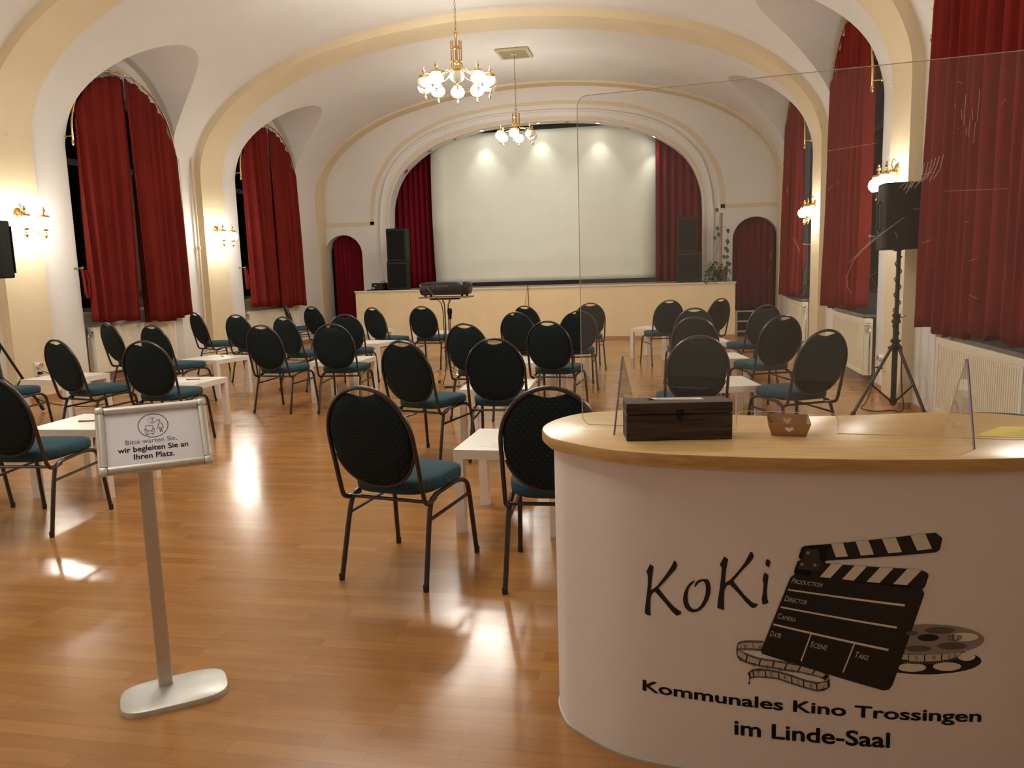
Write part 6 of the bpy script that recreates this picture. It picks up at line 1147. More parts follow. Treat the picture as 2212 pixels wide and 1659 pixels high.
CH = [
 ('A', -1.170, 3.403, -.201, 'teal banquet chair in the foreground, fully in view, its rear legs nearest the counter'),
 ('B', -.463, 3.392, .04, 'teal banquet chair partly hidden behind the left end of the counter'),
 ('C1', -3.496, 3.819, .065, 'teal banquet chair beside the sign stand, cut off by the left picture edge'),
 ('C0', -4.17, 3.80, .05, 'teal banquet chair of which only one front leg shows at the far left'),
 ('C2', -5.687, 5.915, .017, 'teal banquet chair at the left picture edge showing its seat by the left tripod'),
 ('C3', -4.893, 6.063, -.266, 'tilted-looking teal chair left of the chair straight behind the sign'),
 ('C4', -4.030, 5.84, .09, 'teal banquet chair directly behind the silver sign frame'),
 ('C5', -6.181, 8.395, -.40, 'teal chair in front of the ribbed radiator under the nearer left curtain'),
 ('C6', -5.245, 7.818, -.236, 'teal chair between the left radiator and the table behind the sign'),
 ('C7', -6.348, 10.45, -.52, 'narrow-looking teal chair by the second left pilaster beside the pipe'),
 ('C8', -5.364, 9.699, -.193, 'teal chair under the second left wall sconce, partly behind another chair'),
 ('C9', -3.853, 7.508, -.13, 'teal chair with all legs in view in the open left aisle'),
 ('C10', -3.181, 7.509, .059, 'teal chair facing straight ahead in the left aisle, right partner of its pair'),
 ('C11', -4.285, 8.94, -.33, 'teal chair seen between the two aisle chairs on the left'),
 ('C14', -3.765, 9.2, .107, 'teal chair peeking out behind the straight-facing left aisle chair'),
 ('C13', -6.40, 13.386, -.95, 'teal chair seen edge-on in front of the farther left radiator'),
 ('C12', -5.20, 11.70, -.36, 'teal chair near the small left arch with the red door curtain'),
 ('C15', -3.892, 10.895, -.44, 'angled teal chair alone before the left part of the yellow stage front'),
 ('C16', -3.286, 10.954, -.11, 'teal chair standing just left of the projector stand'),
 ('C17', -1.69, 5.54, -.29, 'angled teal chair behind the foreground chair, left of the small table'),
 ('C19', -1.165, 5.64, .03, 'teal chair in the centre with its rounded back straight above the front table'),
 ('C18', -1.692, 7.213, -.206, 'teal chair standing in front of the projector stand foot'),
 ('C22', -.984, 7.353, -.144, 'teal chair just left of the acrylic shield edge, in the third centre row'),
 ('C20', -1.543, 8.969, -.22, 'teal chair in the fourth centre row, left partner under the hanging cable'),
 ('C23', -.996, 9.011, .202, 'teal chair cut in half by the upright edge of the acrylic shield'),
 ('C21', -1.645, 10.435, -.40, 'farthest teal chair in the centre below the cable on the stage front'),
 ('C24', -1.05, 10.859, .245, 'farthest teal chair in the centre seen through the shield edge'),
 ('C25', -.045, 11.235, .338, 'teal chair beside the little table before the right part of the stage'),
 ('C26', .528, 11.351, .718, 'teal chair turned far left in front of the stage corner'),
 ('C27', .259, 9.079, .171, 'rearmost of the three stacked-looking chair backs behind the wooden box'),
 ('C28', .31, 7.56, -.14, 'middle of the three stacked-looking chair backs behind the wooden box'),
 ('C29', .165, 5.624, .17, 'front teal chair straight behind the dark wooden box on the counter'),
 ('C30', .956, 9.406, .452, 'teal chair turned left, nearest the stage steps'),
 ('C31', .882, 7.545, .412, 'middle teal chair of the left-turned row along the right radiators'),
 ('C32', .91, 5.93, .50, 'front teal chair of the left-turned row, left of the tripod speaker'),
 ('C33', 1.85, 4.72, 1.45, 'teal chair beside the big right curtain, only its seat shows over the counter'),
]
chair0 = make_chair()
for i, (_, x, y, a, lb) in enumerate(CH):
    o = chair0 if i == 0 else copy_tree(chair0)
    o.location = (x, y, 0); o.rotation_euler = (0, 0, a); o['label'] = lb; o['group'] = 'teal banquet chairs set in pairs'

# ================================================================ LOW TABLES
def make_table():
    t = thing('side_table', 'x', 'table')
    MB().box(-.275, .275, -.275, .275, .40, .45).build('tabletop', M['table'], t, bevel=.0015)
    for a in (-1, 1):
        for b in (-1, 1): MB().box(a*.25-.025, a*.25+.025, b*.25-.025, b*.25+.025, 0, .3998).build('leg', M['table'], t, bevel=.001)
    return t
TB = dict(
 TA=(-.795, 4.139, -.025, 'low white table with paper and pen between the two foreground chairs'),
 TB=(-3.732, 4.546, .035, 'low white table behind the sign frame with a dark pen on it'),
 TC=(-5.848, 6.82, -.113, 'low white table at the left pilaster below the double socket'),
 TD=(-4.319, 6.463, -.042, 'low white table right of the chair behind the sign, with a blue pen'),
 TE=(-5.197, 8.442, -.22, 'low white table with a small black pen before the second left pilaster'),
 TF=(-3.473, 8.15, -.016, 'low white table behind the two left aisle chairs'),
 TG=(-3.95, 10.22, -.16, 'low white table behind the aisle pair, before the angled lone chair'),
 TH=(-4.811, 12.473, -.212, 'small looking white table far back beside the left end of the stage'),
 TI=(-3.496, 11.843, -.009, 'white table at the projector stand, behind the chair left of it'),
 TJ=(-1.319, 6.21, .052, 'white table in the second centre row, left of the straight chair back'),
 TK=(-1.22, 9.768, .0, 'white table in the fourth centre row whose leg shows at the shield edge'),
 TL=(-1.30, 7.93, -.10, 'white table in the third centre row, its legs show under a chair'),
 TM=(.402, 6.332, .187, 'white table right of the chair behind the dark wooden box'),
 TN=(.498, 8.138, .16, 'white table in the middle of the right block, beside the left-turned chair'),
 TO=(.468, 9.862, .118, 'farthest white table of the right block, by the stage steps'),
 TP=(-.141, 12.049, -.40, 'white table alone before the stage, left leg in full view'),
)
table0 = make_table()
for i, (k, (x, y, a, lb)) in enumerate(TB.items()):
    o = table0 if i == 0 else copy_tree(table0)
    o.location = (x, y, 0); o.rotation_euler = (0, 0, a); o['label'] = lb; o['group'] = 'low white side tables'
def on_table(k, lx, ly, dz=.4502):
    x, y, a, _ = TB[k]; c, s = math.cos(a), math.sin(a); return (x+c*lx-s*ly, y+s*lx+c*ly, dz)
def sheet(k, lx, ly, rz, label):
    p = on_table(k, lx, ly); t = thing('paper_sheet', label, 'paper', p, TB[k][2]+rz, 'forms on the low tables')
    MB().box(-.10, .10, -.14, .14, 0, .0008).build('page', M['paper'], t)
    m = MB()
    for j, (a, b) in enumerate(((-.07, .0), (-.07, .05), (-.07, .07), (-.02, .07), (-.07, .06), (-.07, .03), (-.07, .07))): m.box(a, b, .10-.035*j, .104-.035*j, .0008, .0011)
    m.build('printed_lines', M['paperline'], t)
def pen(k, lx, ly, rz, label, m='ink', dz=.0):
    p = on_table(k, lx, ly, .4547+dz); t = thing('pen', label, 'pen', p, TB[k][2]+rz, 'pens on the low tables')
    MB().tube([(-.055, 0, 0), (.05, 0, 0)], .0042, 8).build('barrel', M['pen'] if m == 'pen' else M['ink'], t); MB().tube([(-.07, 0, 0), (-.05, 0, 0)], .0046, 8).build('cap', M['ink'], t)
sheet('TA', -.02, -.08, -.35, 'printed form on the table between the two foreground chairs'); pen('TA', .11, -.10, 1.0, 'clear pen lying by the form on the front table', 'pen', .0012)
sheet('TD', .02, .02, .5, 'printed form on the table right of the chair behind the sign'); pen('TD', .07, .06, .4, 'blue pen on the table right of the chair behind the sign', 'ink', .0012)
pen('TB', -.02, -.01, .15, 'dark pen on the table behind the sign frame'); pen('TE', .03, .08, -.6, 'small black pen on the table before the second left pilaster')
sheet('TJ', .10, .10, .3, 'white form on the second centre row table'); pen('TH', -.12, -.05, .2, 'dark pen on the far left table by the stage')
sheet('TF', .02, .05, .2, 'white form on the table behind the left aisle chairs'); sheet('TG', .0, .02, -.1, 'white form on the table before the angled lone chair'); sheet('TN', .05, .0, .1, 'white form on the middle table of the right block')

# ================================================================ PROJECTOR ON ITS STAND
t = thing('projector_stand', 'chrome stand with a wooden shelf carrying the projector', 'stand', (-2.59, 9.28, 0))
MB().box(-.30, .31, -.16, .16, 1.055, 1.073).build('shelf', M['shelf'], t, bevel=.004)
MB().box(-.19, .17, -.05, .05, 1.035, 1.055).build('shelf_bracket', M['black'], t)
m = MB().tube([(-.022, 0, .18), (-.022, 0, .97), (-.045, 0, 1.03)], .011, 10); m.tube([(.022, 0, .18), (.022, 0, .97), (.05, 0, 1.03)], .011, 10)
m.build('pole', M['chrome'], t)
for a in (3.55, 5.5, .6, 2.4):
    c, s = math.cos(a), math.sin(a)
    l = MB().tube(smooth_path([(.018*c, .018*s, .30), (.03*c, .03*s, .22), (.08*c, .08*s, .175), (.17*c, .17*s, .16), (.225*c, .225*s, .12), (.235*c, .235*s, .05), (.235*c, .235*s, .0)], 5), .011, 8).build('leg', M['chrome'], t)
    MB().lathe([(0, 0), (.018, 0), (.018, .02), (.012, .025)], (.235*c, .235*s, 0), 10).build('foot', M['rubber'], l)
m = MB().tube(smooth_path([(-.07, -.14, 1.08), (-.06, -.17, 1.04), (-.04, -.10, 1.0), (-.035, -.04, .9), (-.035, -.03, .7), (-.03, -.03, .45), (-.03, -.03, .2), (-.05, -.1, .006), (.02, -.25, .006)], 8), .005, 6)
tag(m.build('power_cable', M['black']), 'black cable running down the projector stand to the floor', 'cable').location = (-2.59, 9.28, 0)
m = MB().tube(smooth_path([(.05, -.06, .93), (.06, -.06, .80), (.05, -.06, .66), (.0, -.055, .52), (-.03, -.05, .40)], 6), .005, 6); m.lathe([(.012, 0), (.02, .01), (.024, .06), (.03, .07), (.03, .12), (.02, .13)], (.055, -.06, .80), 12)
tag(m.build('cable_plug', M['black']), 'black plug and cable hanging from the projector stand', 'plug').location = (-2.59, 9.28, 0)
m = MB().box(-.06, .06, -.035, .035, 0, .014)
tag(m.build('foot_cover', M['black'], bevel=.004), 'small flat black block on the floor by the projector stand', 'block').location = (-2.52, 9.03, 0)
t = thing('projector', 'black video projector on the wooden shelf in the middle of the hall', 'projector', (-2.585, 9.28, 1.073), -.05)
def pj(u, v):
    a = 2*PI*u; c, s = math.cos(a), math.sin(a); e = .28
    x = .305*math.copysign(abs(c)**e, c); y = .15*math.copysign(abs(s)**e, s)
    k = (.90, .965, 1.0, 1.0, .985, .94, .6)[v]; z = (.02, .035, .075, .12, .155, .172, .177)[v]
    return (x*k, y*k, z)
m = MB(); nu = 48; v = [pj(i/nu, j) for j in range(7) for i in range(nu)]
f = [(j*nu+i, j*nu+(i+1) % nu, (j+1)*nu+(i+1) % nu, (j+1)*nu+i) for j in range(6) for i in range(nu)] + [tuple(range(nu-1, -1, -1)), tuple(range(6*nu, 7*nu))]
m.add(v, f, True).build('housing', M['projtop'], t, 40)
m = MB()
for k in range(5): m.box(-.07+.032*k, -.05+.032*k, -.156, -.147, .125, .132)
m.build('connector_row', M['lens'], t)
MB().box(.29, .307, -.06, .07, .06, .11).build('side_panel', M['projside'], t, bevel=.004)
for a in (-1, 1):
    for b in (-1, 1): MB().lathe([(0, 0), (.014, 0), (.016, .024)], (a*.23, b*.10, 0), 10).build('foot', M['rubber'], t)
o = MB().tube(smooth_path([(-.19, -.148, .125), (-.16, -.17, .08), (-.10, -.18, .02), (-.05, -.175, -.02), (-.04, -.17, -.06)], 6), .003, 6).build('video_cable', M['lens'])
o.location = (-2.585, 9.28, 1.073); tag(o, 'thin grey cable plugged into the back of the projector', 'cable')

# ================================================================ TRIPOD SPEAKERS
def tripod(label, x, y, feet, hub, top):
    t = thing('speaker_tripod', label, 'speaker stand', (x, y, 0), 0, 'tripod speaker stands')
    MB().tube([(0, 0, .08), (0, 0, .83)], .024, 12).build('lower_tube', M['steel'], t); MB().tube([(0, 0, .80), (0, 0, top)], .0185, 12).build('upper_tube', M['steel'], t)
    m = MB().lathe([(.024, hub-.02), (.055, hub-.012), (.06, hub+.012), (.03, hub+.03), (.026, hub+.05), (.042, hub+.055), (.042, hub+.075), (.024, hub+.08)], n=18); m.build('hub', M['black'], t)
    m = MB().lathe([(.024, .80), (.038, .81), (.038, .83), (.026, .845), (.026, .86), (.034, .862), (.034, .885), (.018, .89)], n=16); m.tube([(.02, 0, .85), (.075, 0, .87)], .006, 6); m.build('clamp_collar', M['steel'], t)
    MB().lathe([(.024, .10), (.036, .105), (.036, .14), (.024, .145)], n=14).build('brace_ring', M['black'], t)
    for fx, fy in feet:
        d = Vector((fx-x, fy-y, 0)); d.normalize(); a = Vector((.045*d.x, .045*d.y, hub)); b = Vector((fx-x, fy-y, .016))
        l = MB().tube([a, b], .0135, 10).build('leg', M['steel'], t)
        MB().tube([b+(a-b)*.06, b], .018, 10).build('foot', M['rubber'], l)
        MB().tube([(.03*d.x, .03*d.y, .12), a+(b-a)*.52], .009, 8).build('brace', M['steel'], t)
    return t
def tripod_speaker(label, x, y, z, w, d, h, rz):
    t = thing('loudspeaker', label, 'loudspeaker', (x, y, z), rz, 'loudspeakers on tripods')
    m = MB(); P = [(-w/2, -d*.40), (-w*.46, -d*.5), (w*.46, -d*.5), (w/2, -d*.40), (w*.5, d*.1), (w*.40, d*.5), (-w*.40, d*.5), (-w*.5, d*.1)]
    m.prism(P, lambda a, b, c: (a, b, c), 0, h); m.build('cabinet', M['black'], t, bevel=.016)
    MB().box(-w*.42, w*.42, d*.5-.004, d*.5+.008, .05, h-.05).build('grille', M['grille'], t)
    for e in (-1, 1):
        m = MB(); m.tube([(e*w*.49, -d*.12, h*.30), (e*(w*.5+.018), -d*.12, h*.32), (e*(w*.5+.018), -d*.12, h*.70), (e*w*.49, -d*.12, h*.72)], .009, 8); m.box(min(e*w*.5, e*(w*.5+.014)), max(e*w*.5, e*(w*.5+.014)), -d*.15, -d*.08, h*.28, h*.32); m.box(min(e*w*.5, e*(w*.5+.014)), max(e*w*.5, e*(w*.5+.014)), -d*.15, -d*.08, h*.70, h*.74)
        m.build('side_handle', M['steel'], t)
    MB().lathe([(.03, -.012), (.03, 0), (.05, 0), (.05, -.004)], n=14).build('pole_socket', M['rubber'], t)
    return t
tripod('black tripod stand behind the counter in front of the right pilaster', 1.985, 7.40, [(1.60, 7.20), (2.17, 7.07), (2.10, 7.78)], .585, 1.425)
tripod_speaker('black loudspeaker on the tripod in front of the right sconce', 1.965, 7.36, 1.437, .335, .30, .555, .06)
m = MB(); pts = []
for k in range(46): a = k*.75; z = 1.38-k*.016; pts.append((.026*math.cos(a), .026*math.sin(a), z))
pts += [(.04, -.03, .60), (.05, -.03, .40), (.07, .0, .20), (.10, .05, .03), (.02, .15, .007), (-.12, .10, .007), (-.2, .28, .007), (-.10, .5, .03), (.0, .68, .2), (.03, .78, .31)]
m.tube(smooth_path(pts, 4), .005, 6)
tag(m.build('speaker_cable', M['black']), 'black cable wound around the right tripod pole down to the socket', 'cable').location = (1.985, 7.40, 0)
tripod('black tripod stand at the left picture edge', -6.72, 6.9, [(-6.62, 7.34), (-7.1, 6.75), (-6.35, 6.62)], .80, 1.42)
tripod_speaker('black loudspeaker cut off by the left picture edge', -6.50, 6.72, 1.43, .36, .34, .56, -.2)
m = MB().tube(smooth_path([(-.02, .03, .93), (.05, .04, .9), (.03, .03, .84), (.045, .03, .72), (.03, .02, .62), (.06, .03, .4), (.2, .4, .1), (.5, .75, .006), (.5, .95, .1), (-.42, 1.06, .36)], 6), .005, 6)
tag(m.build('speaker_cable', M['black']), 'black cable hanging along the left tripod', 'cable').location = (-6.72, 6.9, 0)

# ================================================================ SIGN ON A POLE
SA = .636
t = thing('sign_stand', 'silver floor sign reading Bitte warten Sie, in front on the left', 'sign', (-1.605, 2.20, 0), SA)
out = [(.165*math.copysign(abs(math.cos(q))**.45, math.cos(q)), .105*math.copysign(abs(math.sin(q))**.6, math.sin(q))) for q in [2*PI*k/56 for k in range(56)]]
m = MB(); v = []; R_ = [(1, 0), (1, .012), (.985, .018), (.9, .023), (.5, .029), (.12, .032)]
for sc, z in R_: v += [(x*sc-.0, y*sc-.015, z) for x, y in out]
n = len(out); f = [(i*n+k, i*n+(k+1) % n, (i+1)*n+(k+1) % n, (i+1)*n+k) for i in range(len(R_)-1) for k in range(n)] + [tuple(range(n-1, -1, -1)), tuple(range((len(R_)-1)*n, len(R_)*n))]
bs = m.add(v, f, True).build('base', M['alubase'], t, 30)
for e in (-1, 1):
    MB().tube([(e*.152+.0-e*.045*math.cos(a), -.083+.045*math.sin(a), .0215-.0015*abs(math.sin(a))) for a in [PI*k/20 for k in range(11)]], .0011, 5).build('corner_cap_line', M['lens'], bs)
MB().box(-.047, -.003, .0, .022, .028, .80).build('pole', M['alu'], t, bevel=.004)
# frame, tilted back
hd = bpy.data.objects.new('sign_frame', None)
TL = .644; CEN = Vector((-1.609, 2.225, .866))
MW = Matrix.Rotation(SA, 4, 'Z') @ Matrix.Rotation(-TL, 4, 'X')
MW.translation = CEN
LOC = Matrix.Translation((-1.605, 2.20, 0)) @ Matrix.Rotation(SA, 4, 'Z'); REL = LOC.inverted() @ MW
def onsign(a, b, d): return REL @ Vector((a, -d, b))      # a right, b up the face, d towards the reader
Wd, Hd, fw = .331, .238, .027
m = MB()
def rail(p, q, w0):
    # rounded snap profile
    pr_ = [(-.5, .0), (-.5, .005), (-.38, .011), (-.1, .0135), (.2, .012), (.42, .007), (.5, .002), (.5, 0)]
    P0, P1 = Vector(p), Vector(q); dr_ = (P1-P0).normalized(); nr_ = Vector((dr_.y, -dr_.x))
    vv = [onsign(P.x+nr_.x*a*fw, P.y+nr_.y*a*fw, d) for P in (P0, P1) for a, d in pr_]; k = len(pr_)
    m.add(vv, [(i, i+1, k+i+1, k+i) for i in range(k-1)] + [(k-1, 0, k, 2*k-1), tuple(range(k-1, -1, -1)), tuple(range(k, 2*k))], True)
x_, y_ = Wd/2-fw/2, Hd/2-fw/2
rail((-x_+fw/2, -y_), (x_-fw/2, -y_), 1); rail((x_, -y_+fw/2), (x_, y_-fw/2), 1); rail((x_-fw/2, y_), (-x_+fw/2, y_), 1); rail((-x_, y_-fw/2), (-x_, -y_+fw/2), 1)
m.prism([(-Wd/2+.006, -Hd/2+.006), (Wd/2-.006, -Hd/2+.006), (Wd/2-.006, Hd/2-.006), (-Wd/2+.006, Hd/2-.006)], onsign, -.006, .0)
fo = m.build('sign_frame', M['alu'], t, 40)
for a in (-1, 1):
    for b in (-1, 1):
        c_ = MB(); cx, cy = a*x_, b*y_
        sq = [(fw/2*.98*math.copysign(abs(math.cos(q))**.5, math.cos(q)), fw/2*.98*math.copysign(abs(math.sin(q))**.5, math.sin(q))) for q in [2*PI*k/20 for k in range(20)]]
        vv = []
        for sc, d in ((1, -.004), (1, .006), (.9, .012), (.5, .0145), (.1, .015)): vv += [onsign(cx+p*sc, cy+q*sc, d) for p, q in sq]
        c_.add(vv, [(i*20+k, i*20+(k+1) % 20, (i+1)*20+(k+1) % 20, (i+1)*20+k) for i in range(4) for k in range(20)] + [tuple(range(80, 100))], True); c_.build('corner_cap', M['alubase'], fo)
MB().prism([(-Wd/2+fw-.002, -Hd/2+fw-.002), (Wd/2-fw+.002, -Hd/2+fw-.002), (Wd/2-fw+.002, Hd/2-fw+.002), (-Wd/2+fw-.002, Hd/2-fw+.002)], onsign, .0, .0015).build('notice_sheet', M['signpaper'], fo)
def signtext(name, body, cx, y, width, bold, m):
    v, f = text_mesh(body, bold); x0 = min(p[0] for p in v); x1 = max(p[0] for p in v); k = width/(x1-x0)
    MB().add([onsign(cx-width/2+(p[0]-x0)*k, y+p[1]*k, .0019) for p in v], f).build(name, m, fo, fix=False)
SX = -.005
signtext('notice_text', 'Bitte warten Sie,', SX-.004, -.020, .150, 0, M['lightink'])
signtext('notice_text', 'wir begleiten Sie an', SX, -.047, .205, .022, M['p_k']); signtext('notice_text', 'Ihren Platz.', SX, -.074, .118, .022, M['p_k'])
def stroke(m, pts, w, closed=False, d=.0019):
    P = [Vector(p) for p in pts]; n = len(P)
    for i in range(n if closed else n-1):
        a, b = P[i], P[(i+1) % n]; t_ = (b-a)
        if t_.length < 1e-7: continue
        t_.normalize(); nn = Vector((-t_.y, t_.x))*w/2; e = t_*w*.3
        m.add([onsign(*(a-e+nn), d), onsign(*(a-e-nn), d), onsign(*(b+e-nn), d), onsign(*(b+e+nn), d)], [(0, 1, 2, 3)])
m = MB(); cx, cy = .0, .040; K = .00105   # icon drawn on a 90 x 90 grid
ic = lambda pts: [(cx+a*K, cy+b*K) for a, b in pts]
stroke(m, ic([(42*math.cos(q), 40*math.sin(q)) for q in [2*PI*k/48 for k in range(48)]]), .0022, True)
stroke(m, ic([(-1+12*math.cos(q), 19+11.5*math.sin(q)) for q in [PI*.55+2*PI*k/30 for k in range(24)]]), .0009)
for k in range(5): stroke(m, ic([(-1+12*math.cos(PI*.5-.25*k), 19+11.5*math.sin(PI*.5-.25*k)), (-1+12*math.cos(PI*.5-.25*k-.1), 19+11.5*math.sin(PI*.5-.25*k-.1))]), .0009)
stroke(m, ic([(-6, 26), (4, 26)]), .001); stroke(m, ic([(-5, 12), (5, 12)]), .001); stroke(m, ic([(-4, 26), (-4, 23), (-.5, 19), (-4, 15), (-4, 12)]), .0007); stroke(m, ic([(3, 26), (3, 23), (-.5, 19), (3, 15), (3, 12)]), .0007)
stroke(m, ic([(-21, -11), (-21, -2), (-19, 1), (-3, 1), (-1, -2), (-1, -11)]), .0016); stroke(m, ic([(-18, -16), (-4, -16)]), .0016); stroke(m, ic([(-18, -21), (-4, -21)]), .0016)
stroke(m, ic([(-18, -21), (-18, -15), (-20, -10), (-24, -10), (-25, -14), (-23, -17), (-23, -25), (-20, -28), (-2, -28), (1, -25), (1, -17), (3, -14), (2, -10), (-2, -10), (-4, -15), (-4, -21)]), .0016)
for a in (-19, -3): stroke(m, ic([(a-2, -30), (a+2, -30)]), .002)
stroke(m, ic([(18+3.2*math.cos(q), 15+3.2*math.sin(q)) for q in [2*PI*k/14 for k in range(14)]]), .0016, True)
stroke(m, ic([(9, -12), (13, -9), (14, -1), (16, 5), (19, 7), (23, 6), (26, 1), (28, -12)]), .0018)
for a in (18, 23): stroke(m, ic([(a, -9), (a+.6, -25)]), .0024)
m.build('notice_icon', M['p_k'], fo, fix=False)
m = MB(); m.add([onsign(*p, .0019) for p in ic([(-4, 23), (3, 23), (-.5, 19.5)])], [(0, 1, 2)]); m.add([onsign(*p, .0019) for p in ic([(-4, 12.5), (3, 12.5), (-.5, 14.5)])], [(0, 1, 2)]); m.build('hourglass_sand', M['hourglass'], fo, fix=False)
bpy.data.objects.remove(hd)

# ================================================================ COUNTER
ZC = .887; CT = .036
def inset(o_, d):
    n = len(o_); r = []
    for i in range(n):
        a, b = Vector(o_[i-1]), Vector(o_[(i+1) % n]); t_ = (b-a).normalized(); r.append((o_[i][0]-t_.y*d*SGN, o_[i][1]+t_.x*d*SGN))
    return r
SGN = 1 if sum(OUTLINE[i][0]*OUTLINE[(i+1) % len(OUTLINE)][1]-OUTLINE[(i+1) % len(OUTLINE)][0]*OUTLINE[i][1] for i in range(len(OUTLINE))) > 0 else -1
BODY = inset(OUTLINE, .035)
t = thing('reception_counter', 'white bean-shaped reception counter with beech top and cinema print', 'counter', (.385, 2.3, 0))
tw = lambda o_: (setattr(o_, 'location', (-.385, -2.3, 0)), o_)[1]
def slab(poly, z0, z1, name, m, rnd=.006):
    b = MB(); n = len(poly); v = []
    for d, z in ((rnd, z0), (0, z0+rnd), (0, z1-rnd), (rnd*.35, z1-rnd*.25), (rnd, z1)): v += [(x, y, z) for x, y in inset(poly, d)]
    f = [(i*n+k, i*n+(k+1) % n, (i+1)*n+(k+1) % n, (i+1)*n+k) for i in range(4) for k in range(n)] + [tuple(range(n-1, -1, -1)), tuple(range(4*n, 5*n))]
    b.add(v, f, True); return b
top_o = tw(slab(OUTLINE, ZC-CT, ZC, 'counter_top', None).build('counter_top', M['counterwood'], t, 40))
top_o.data.materials.append(M['counteredge'])
for p in top_o.data.polygons:
    if abs(p.normal.z) < .5: p.material_index = 1
tw(MB().box(.3595, .3625, 1.999, 2.548, ZC-.0005, ZC+.0006).build('top_joint', M['counteredge'], top_o))
def wall_of(poly, z0, z1, name, m):
    b = MB(); n = len(poly); nz = 6; v = []
    for j in range(nz+1): v += [(x, y, z0+(z1-z0)*j/nz) for x, y in poly]
    return b.add(v, [(j*n+k, j*n+(k+1) % n, (j+1)*n+(k+1) % n, (j+1)*n+k) for j in range(nz) for k in range(n)]+[tuple(range(n-1, -1, -1)), tuple(range(nz*n, nz*n+n))], True).build(name, m, t, 40)
tw(wall_of(BODY, 0.004, ZC-CT, 'counter_body', M['white']))
tw(wall_of(inset(BODY, -.004), 0, .006, 'base_plate', M['alubase']))
FRONT = sorted([p for p in BODY if p[1] < 2.34], key=lambda p: p[0])
def front_y(x):
    for (x0, y0), (x1, y1) in zip(FRONT, FRONT[1:]):
        if x0 <= x <= x1: return y0+(y1-y0)*(x-x0)/(x1-x0+1e-12)
    return 2.3
def wrap(mb, layer, name, m):
    # lays flat print (x, z) onto the curved front
    me = bpy.data.meshes.new(name); me.from_pydata([(x, 0, z) for x, z in mb[0]], [], mb[1])
    b = bmesh.new(); b.from_mesh(me); bmesh.ops.triangulate(b, faces=b.faces)
    xs = [v.co.x for v in b.verts]
    k = math.floor(min(xs)/.03)
    while k*.03 < max(xs):
        bmesh.ops.bisect_plane(b, geom=b.verts[:]+b.edges[:]+b.faces[:], plane_co=(k*.03, 0, 0), plane_no=(1, 0, 0)); k += 1
    for v in b.verts: v.co.y = front_y(v.co.x)-.0006-.0004*layer
    for f_ in b.faces:
        f_.normal_update()
        if f_.normal.y > 0: f_.normal_flip()
    b.to_mesh(me); b.free(); return me
PM = dict(k='p_k', w='p_w', g='p_g', m='p_m', f='p_f', r='p_r', d='p_d')
acc = {}
for part, layer, col, pts in PRINT_POLYS: acc.setdefault((part, layer, col), []).append((pts, None))
for part, layer, col, body, (ox, oz, ex, ez, ux, uz), cap in PRINT_TEXTS:
    bold = .024 if 'line' in part else (.02 if part == 'printed_clapperboard' else .0)
    v, f = text_mesh(body, bold); x0 = min(p[0] for p in v); x1 = max(p[0] for p in v); ch = max(p[1] for p in v if True)
    capv, _ = text_mesh('K', bold); ch = max(p[1] for p in capv)
    if cap:   # small capitals after a taller initial
        v1, f1 = text_mesh(body[0], bold); v2, f2 = text_mesh(body[1:], bold); a1 = max(p[0] for p in v1)+.06; b0 = min(p[0] for p in v2)
        v = v1+[(a1+(p[0]-b0)*.8, p[1]*.8, 0) for p in v2]; f = f1+[tuple(i+len(v1) for i in q) for q in f2]; x0 = min(p[0] for p in v); x1 = max(p[0] for p in v)
    q = [(ox+(p[0]-x0)/(x1-x0)*(ex-ox)+p[1]/ch*(ux-ox), oz+(p[0]-x0)/(x1-x0)*(ez-oz)+p[1]/ch*(uz-oz)) for p in v]
    acc.setdefault((part, layer, col), []).append((q, f))
parts_ = {}
for (part, layer, col), lst in sorted(acc.items(), key=lambda k: (k[0][0], k[0][1])):
    v, f = [], []
    for pts, ff in lst:
        n = len(v); v += pts; f += [tuple(range(n, n+len(pts)))] if ff is None else [tuple(i+n for i in q) for q in ff]
    parts_.setdefault(part, []).append((wrap((v, f), layer, part, None), col))
for part, lst in parts_.items():
    V, F, MI, mats = [], [], [], []
    for me, col in lst:
        n = len(V); V += [tuple(p.co) for p in me.vertices]
        if col not in mats: mats.append(col)
        for p in me.polygons: F.append(tuple(i+n for i in p.vertices)); MI.append(mats.index(col))
        bpy.data.meshes.remove(me)
    me = bpy.data.meshes.new(part); me.from_pydata(V, [], F)
    for c in mats: me.materials.append(M[PM[c]])
    for p, i in zip(me.polygons, MI): p.material_index = i
    o = bpy.data.objects.new(part, me); COL.objects.link(o); o.parent = t; tw(o)

# ================================================================ ON THE COUNTER
# clear shield with a pass-through, on two wedge feet
SD = math.radians(-8.147); SO = Vector((-.247, 2.374, ZC))
t = thing('acrylic_shield', 'large clear acrylic shield standing on the counter', 'shield', SO, SD)
def rr(x0, x1, z0, z1, r, n=6):
    o_ = []
    for cx, cz, a0 in ((x1-r, z1-r, 0), (x0+r, z1-r, 90), (x0+r, z0+r, 180), (x1-r, z0+r, 270)):
        o_ += [(cx+r*math.cos(math.radians(a0+90*k/n)), cz+r*math.sin(math.radians(a0+90*k/n))) for k in range(n+1)]
    return o_
PW, PH = 1.185, .965; c0, c1, chh = .4545, .724, .056
outl = [(.03, .0005)]
outl += [(c0, .0005)] + [(c0+.02*(1-math.cos(a)), chh-.02+.02*math.sin(a)) for a in [PI/2*k/5 for k in range(6)]] + [(c1-.02+.02*math.sin(a), chh-.02+.02*math.cos(a)) for a in [PI/2*k/5 for k in range(6)]] + [(c1, .0005)]
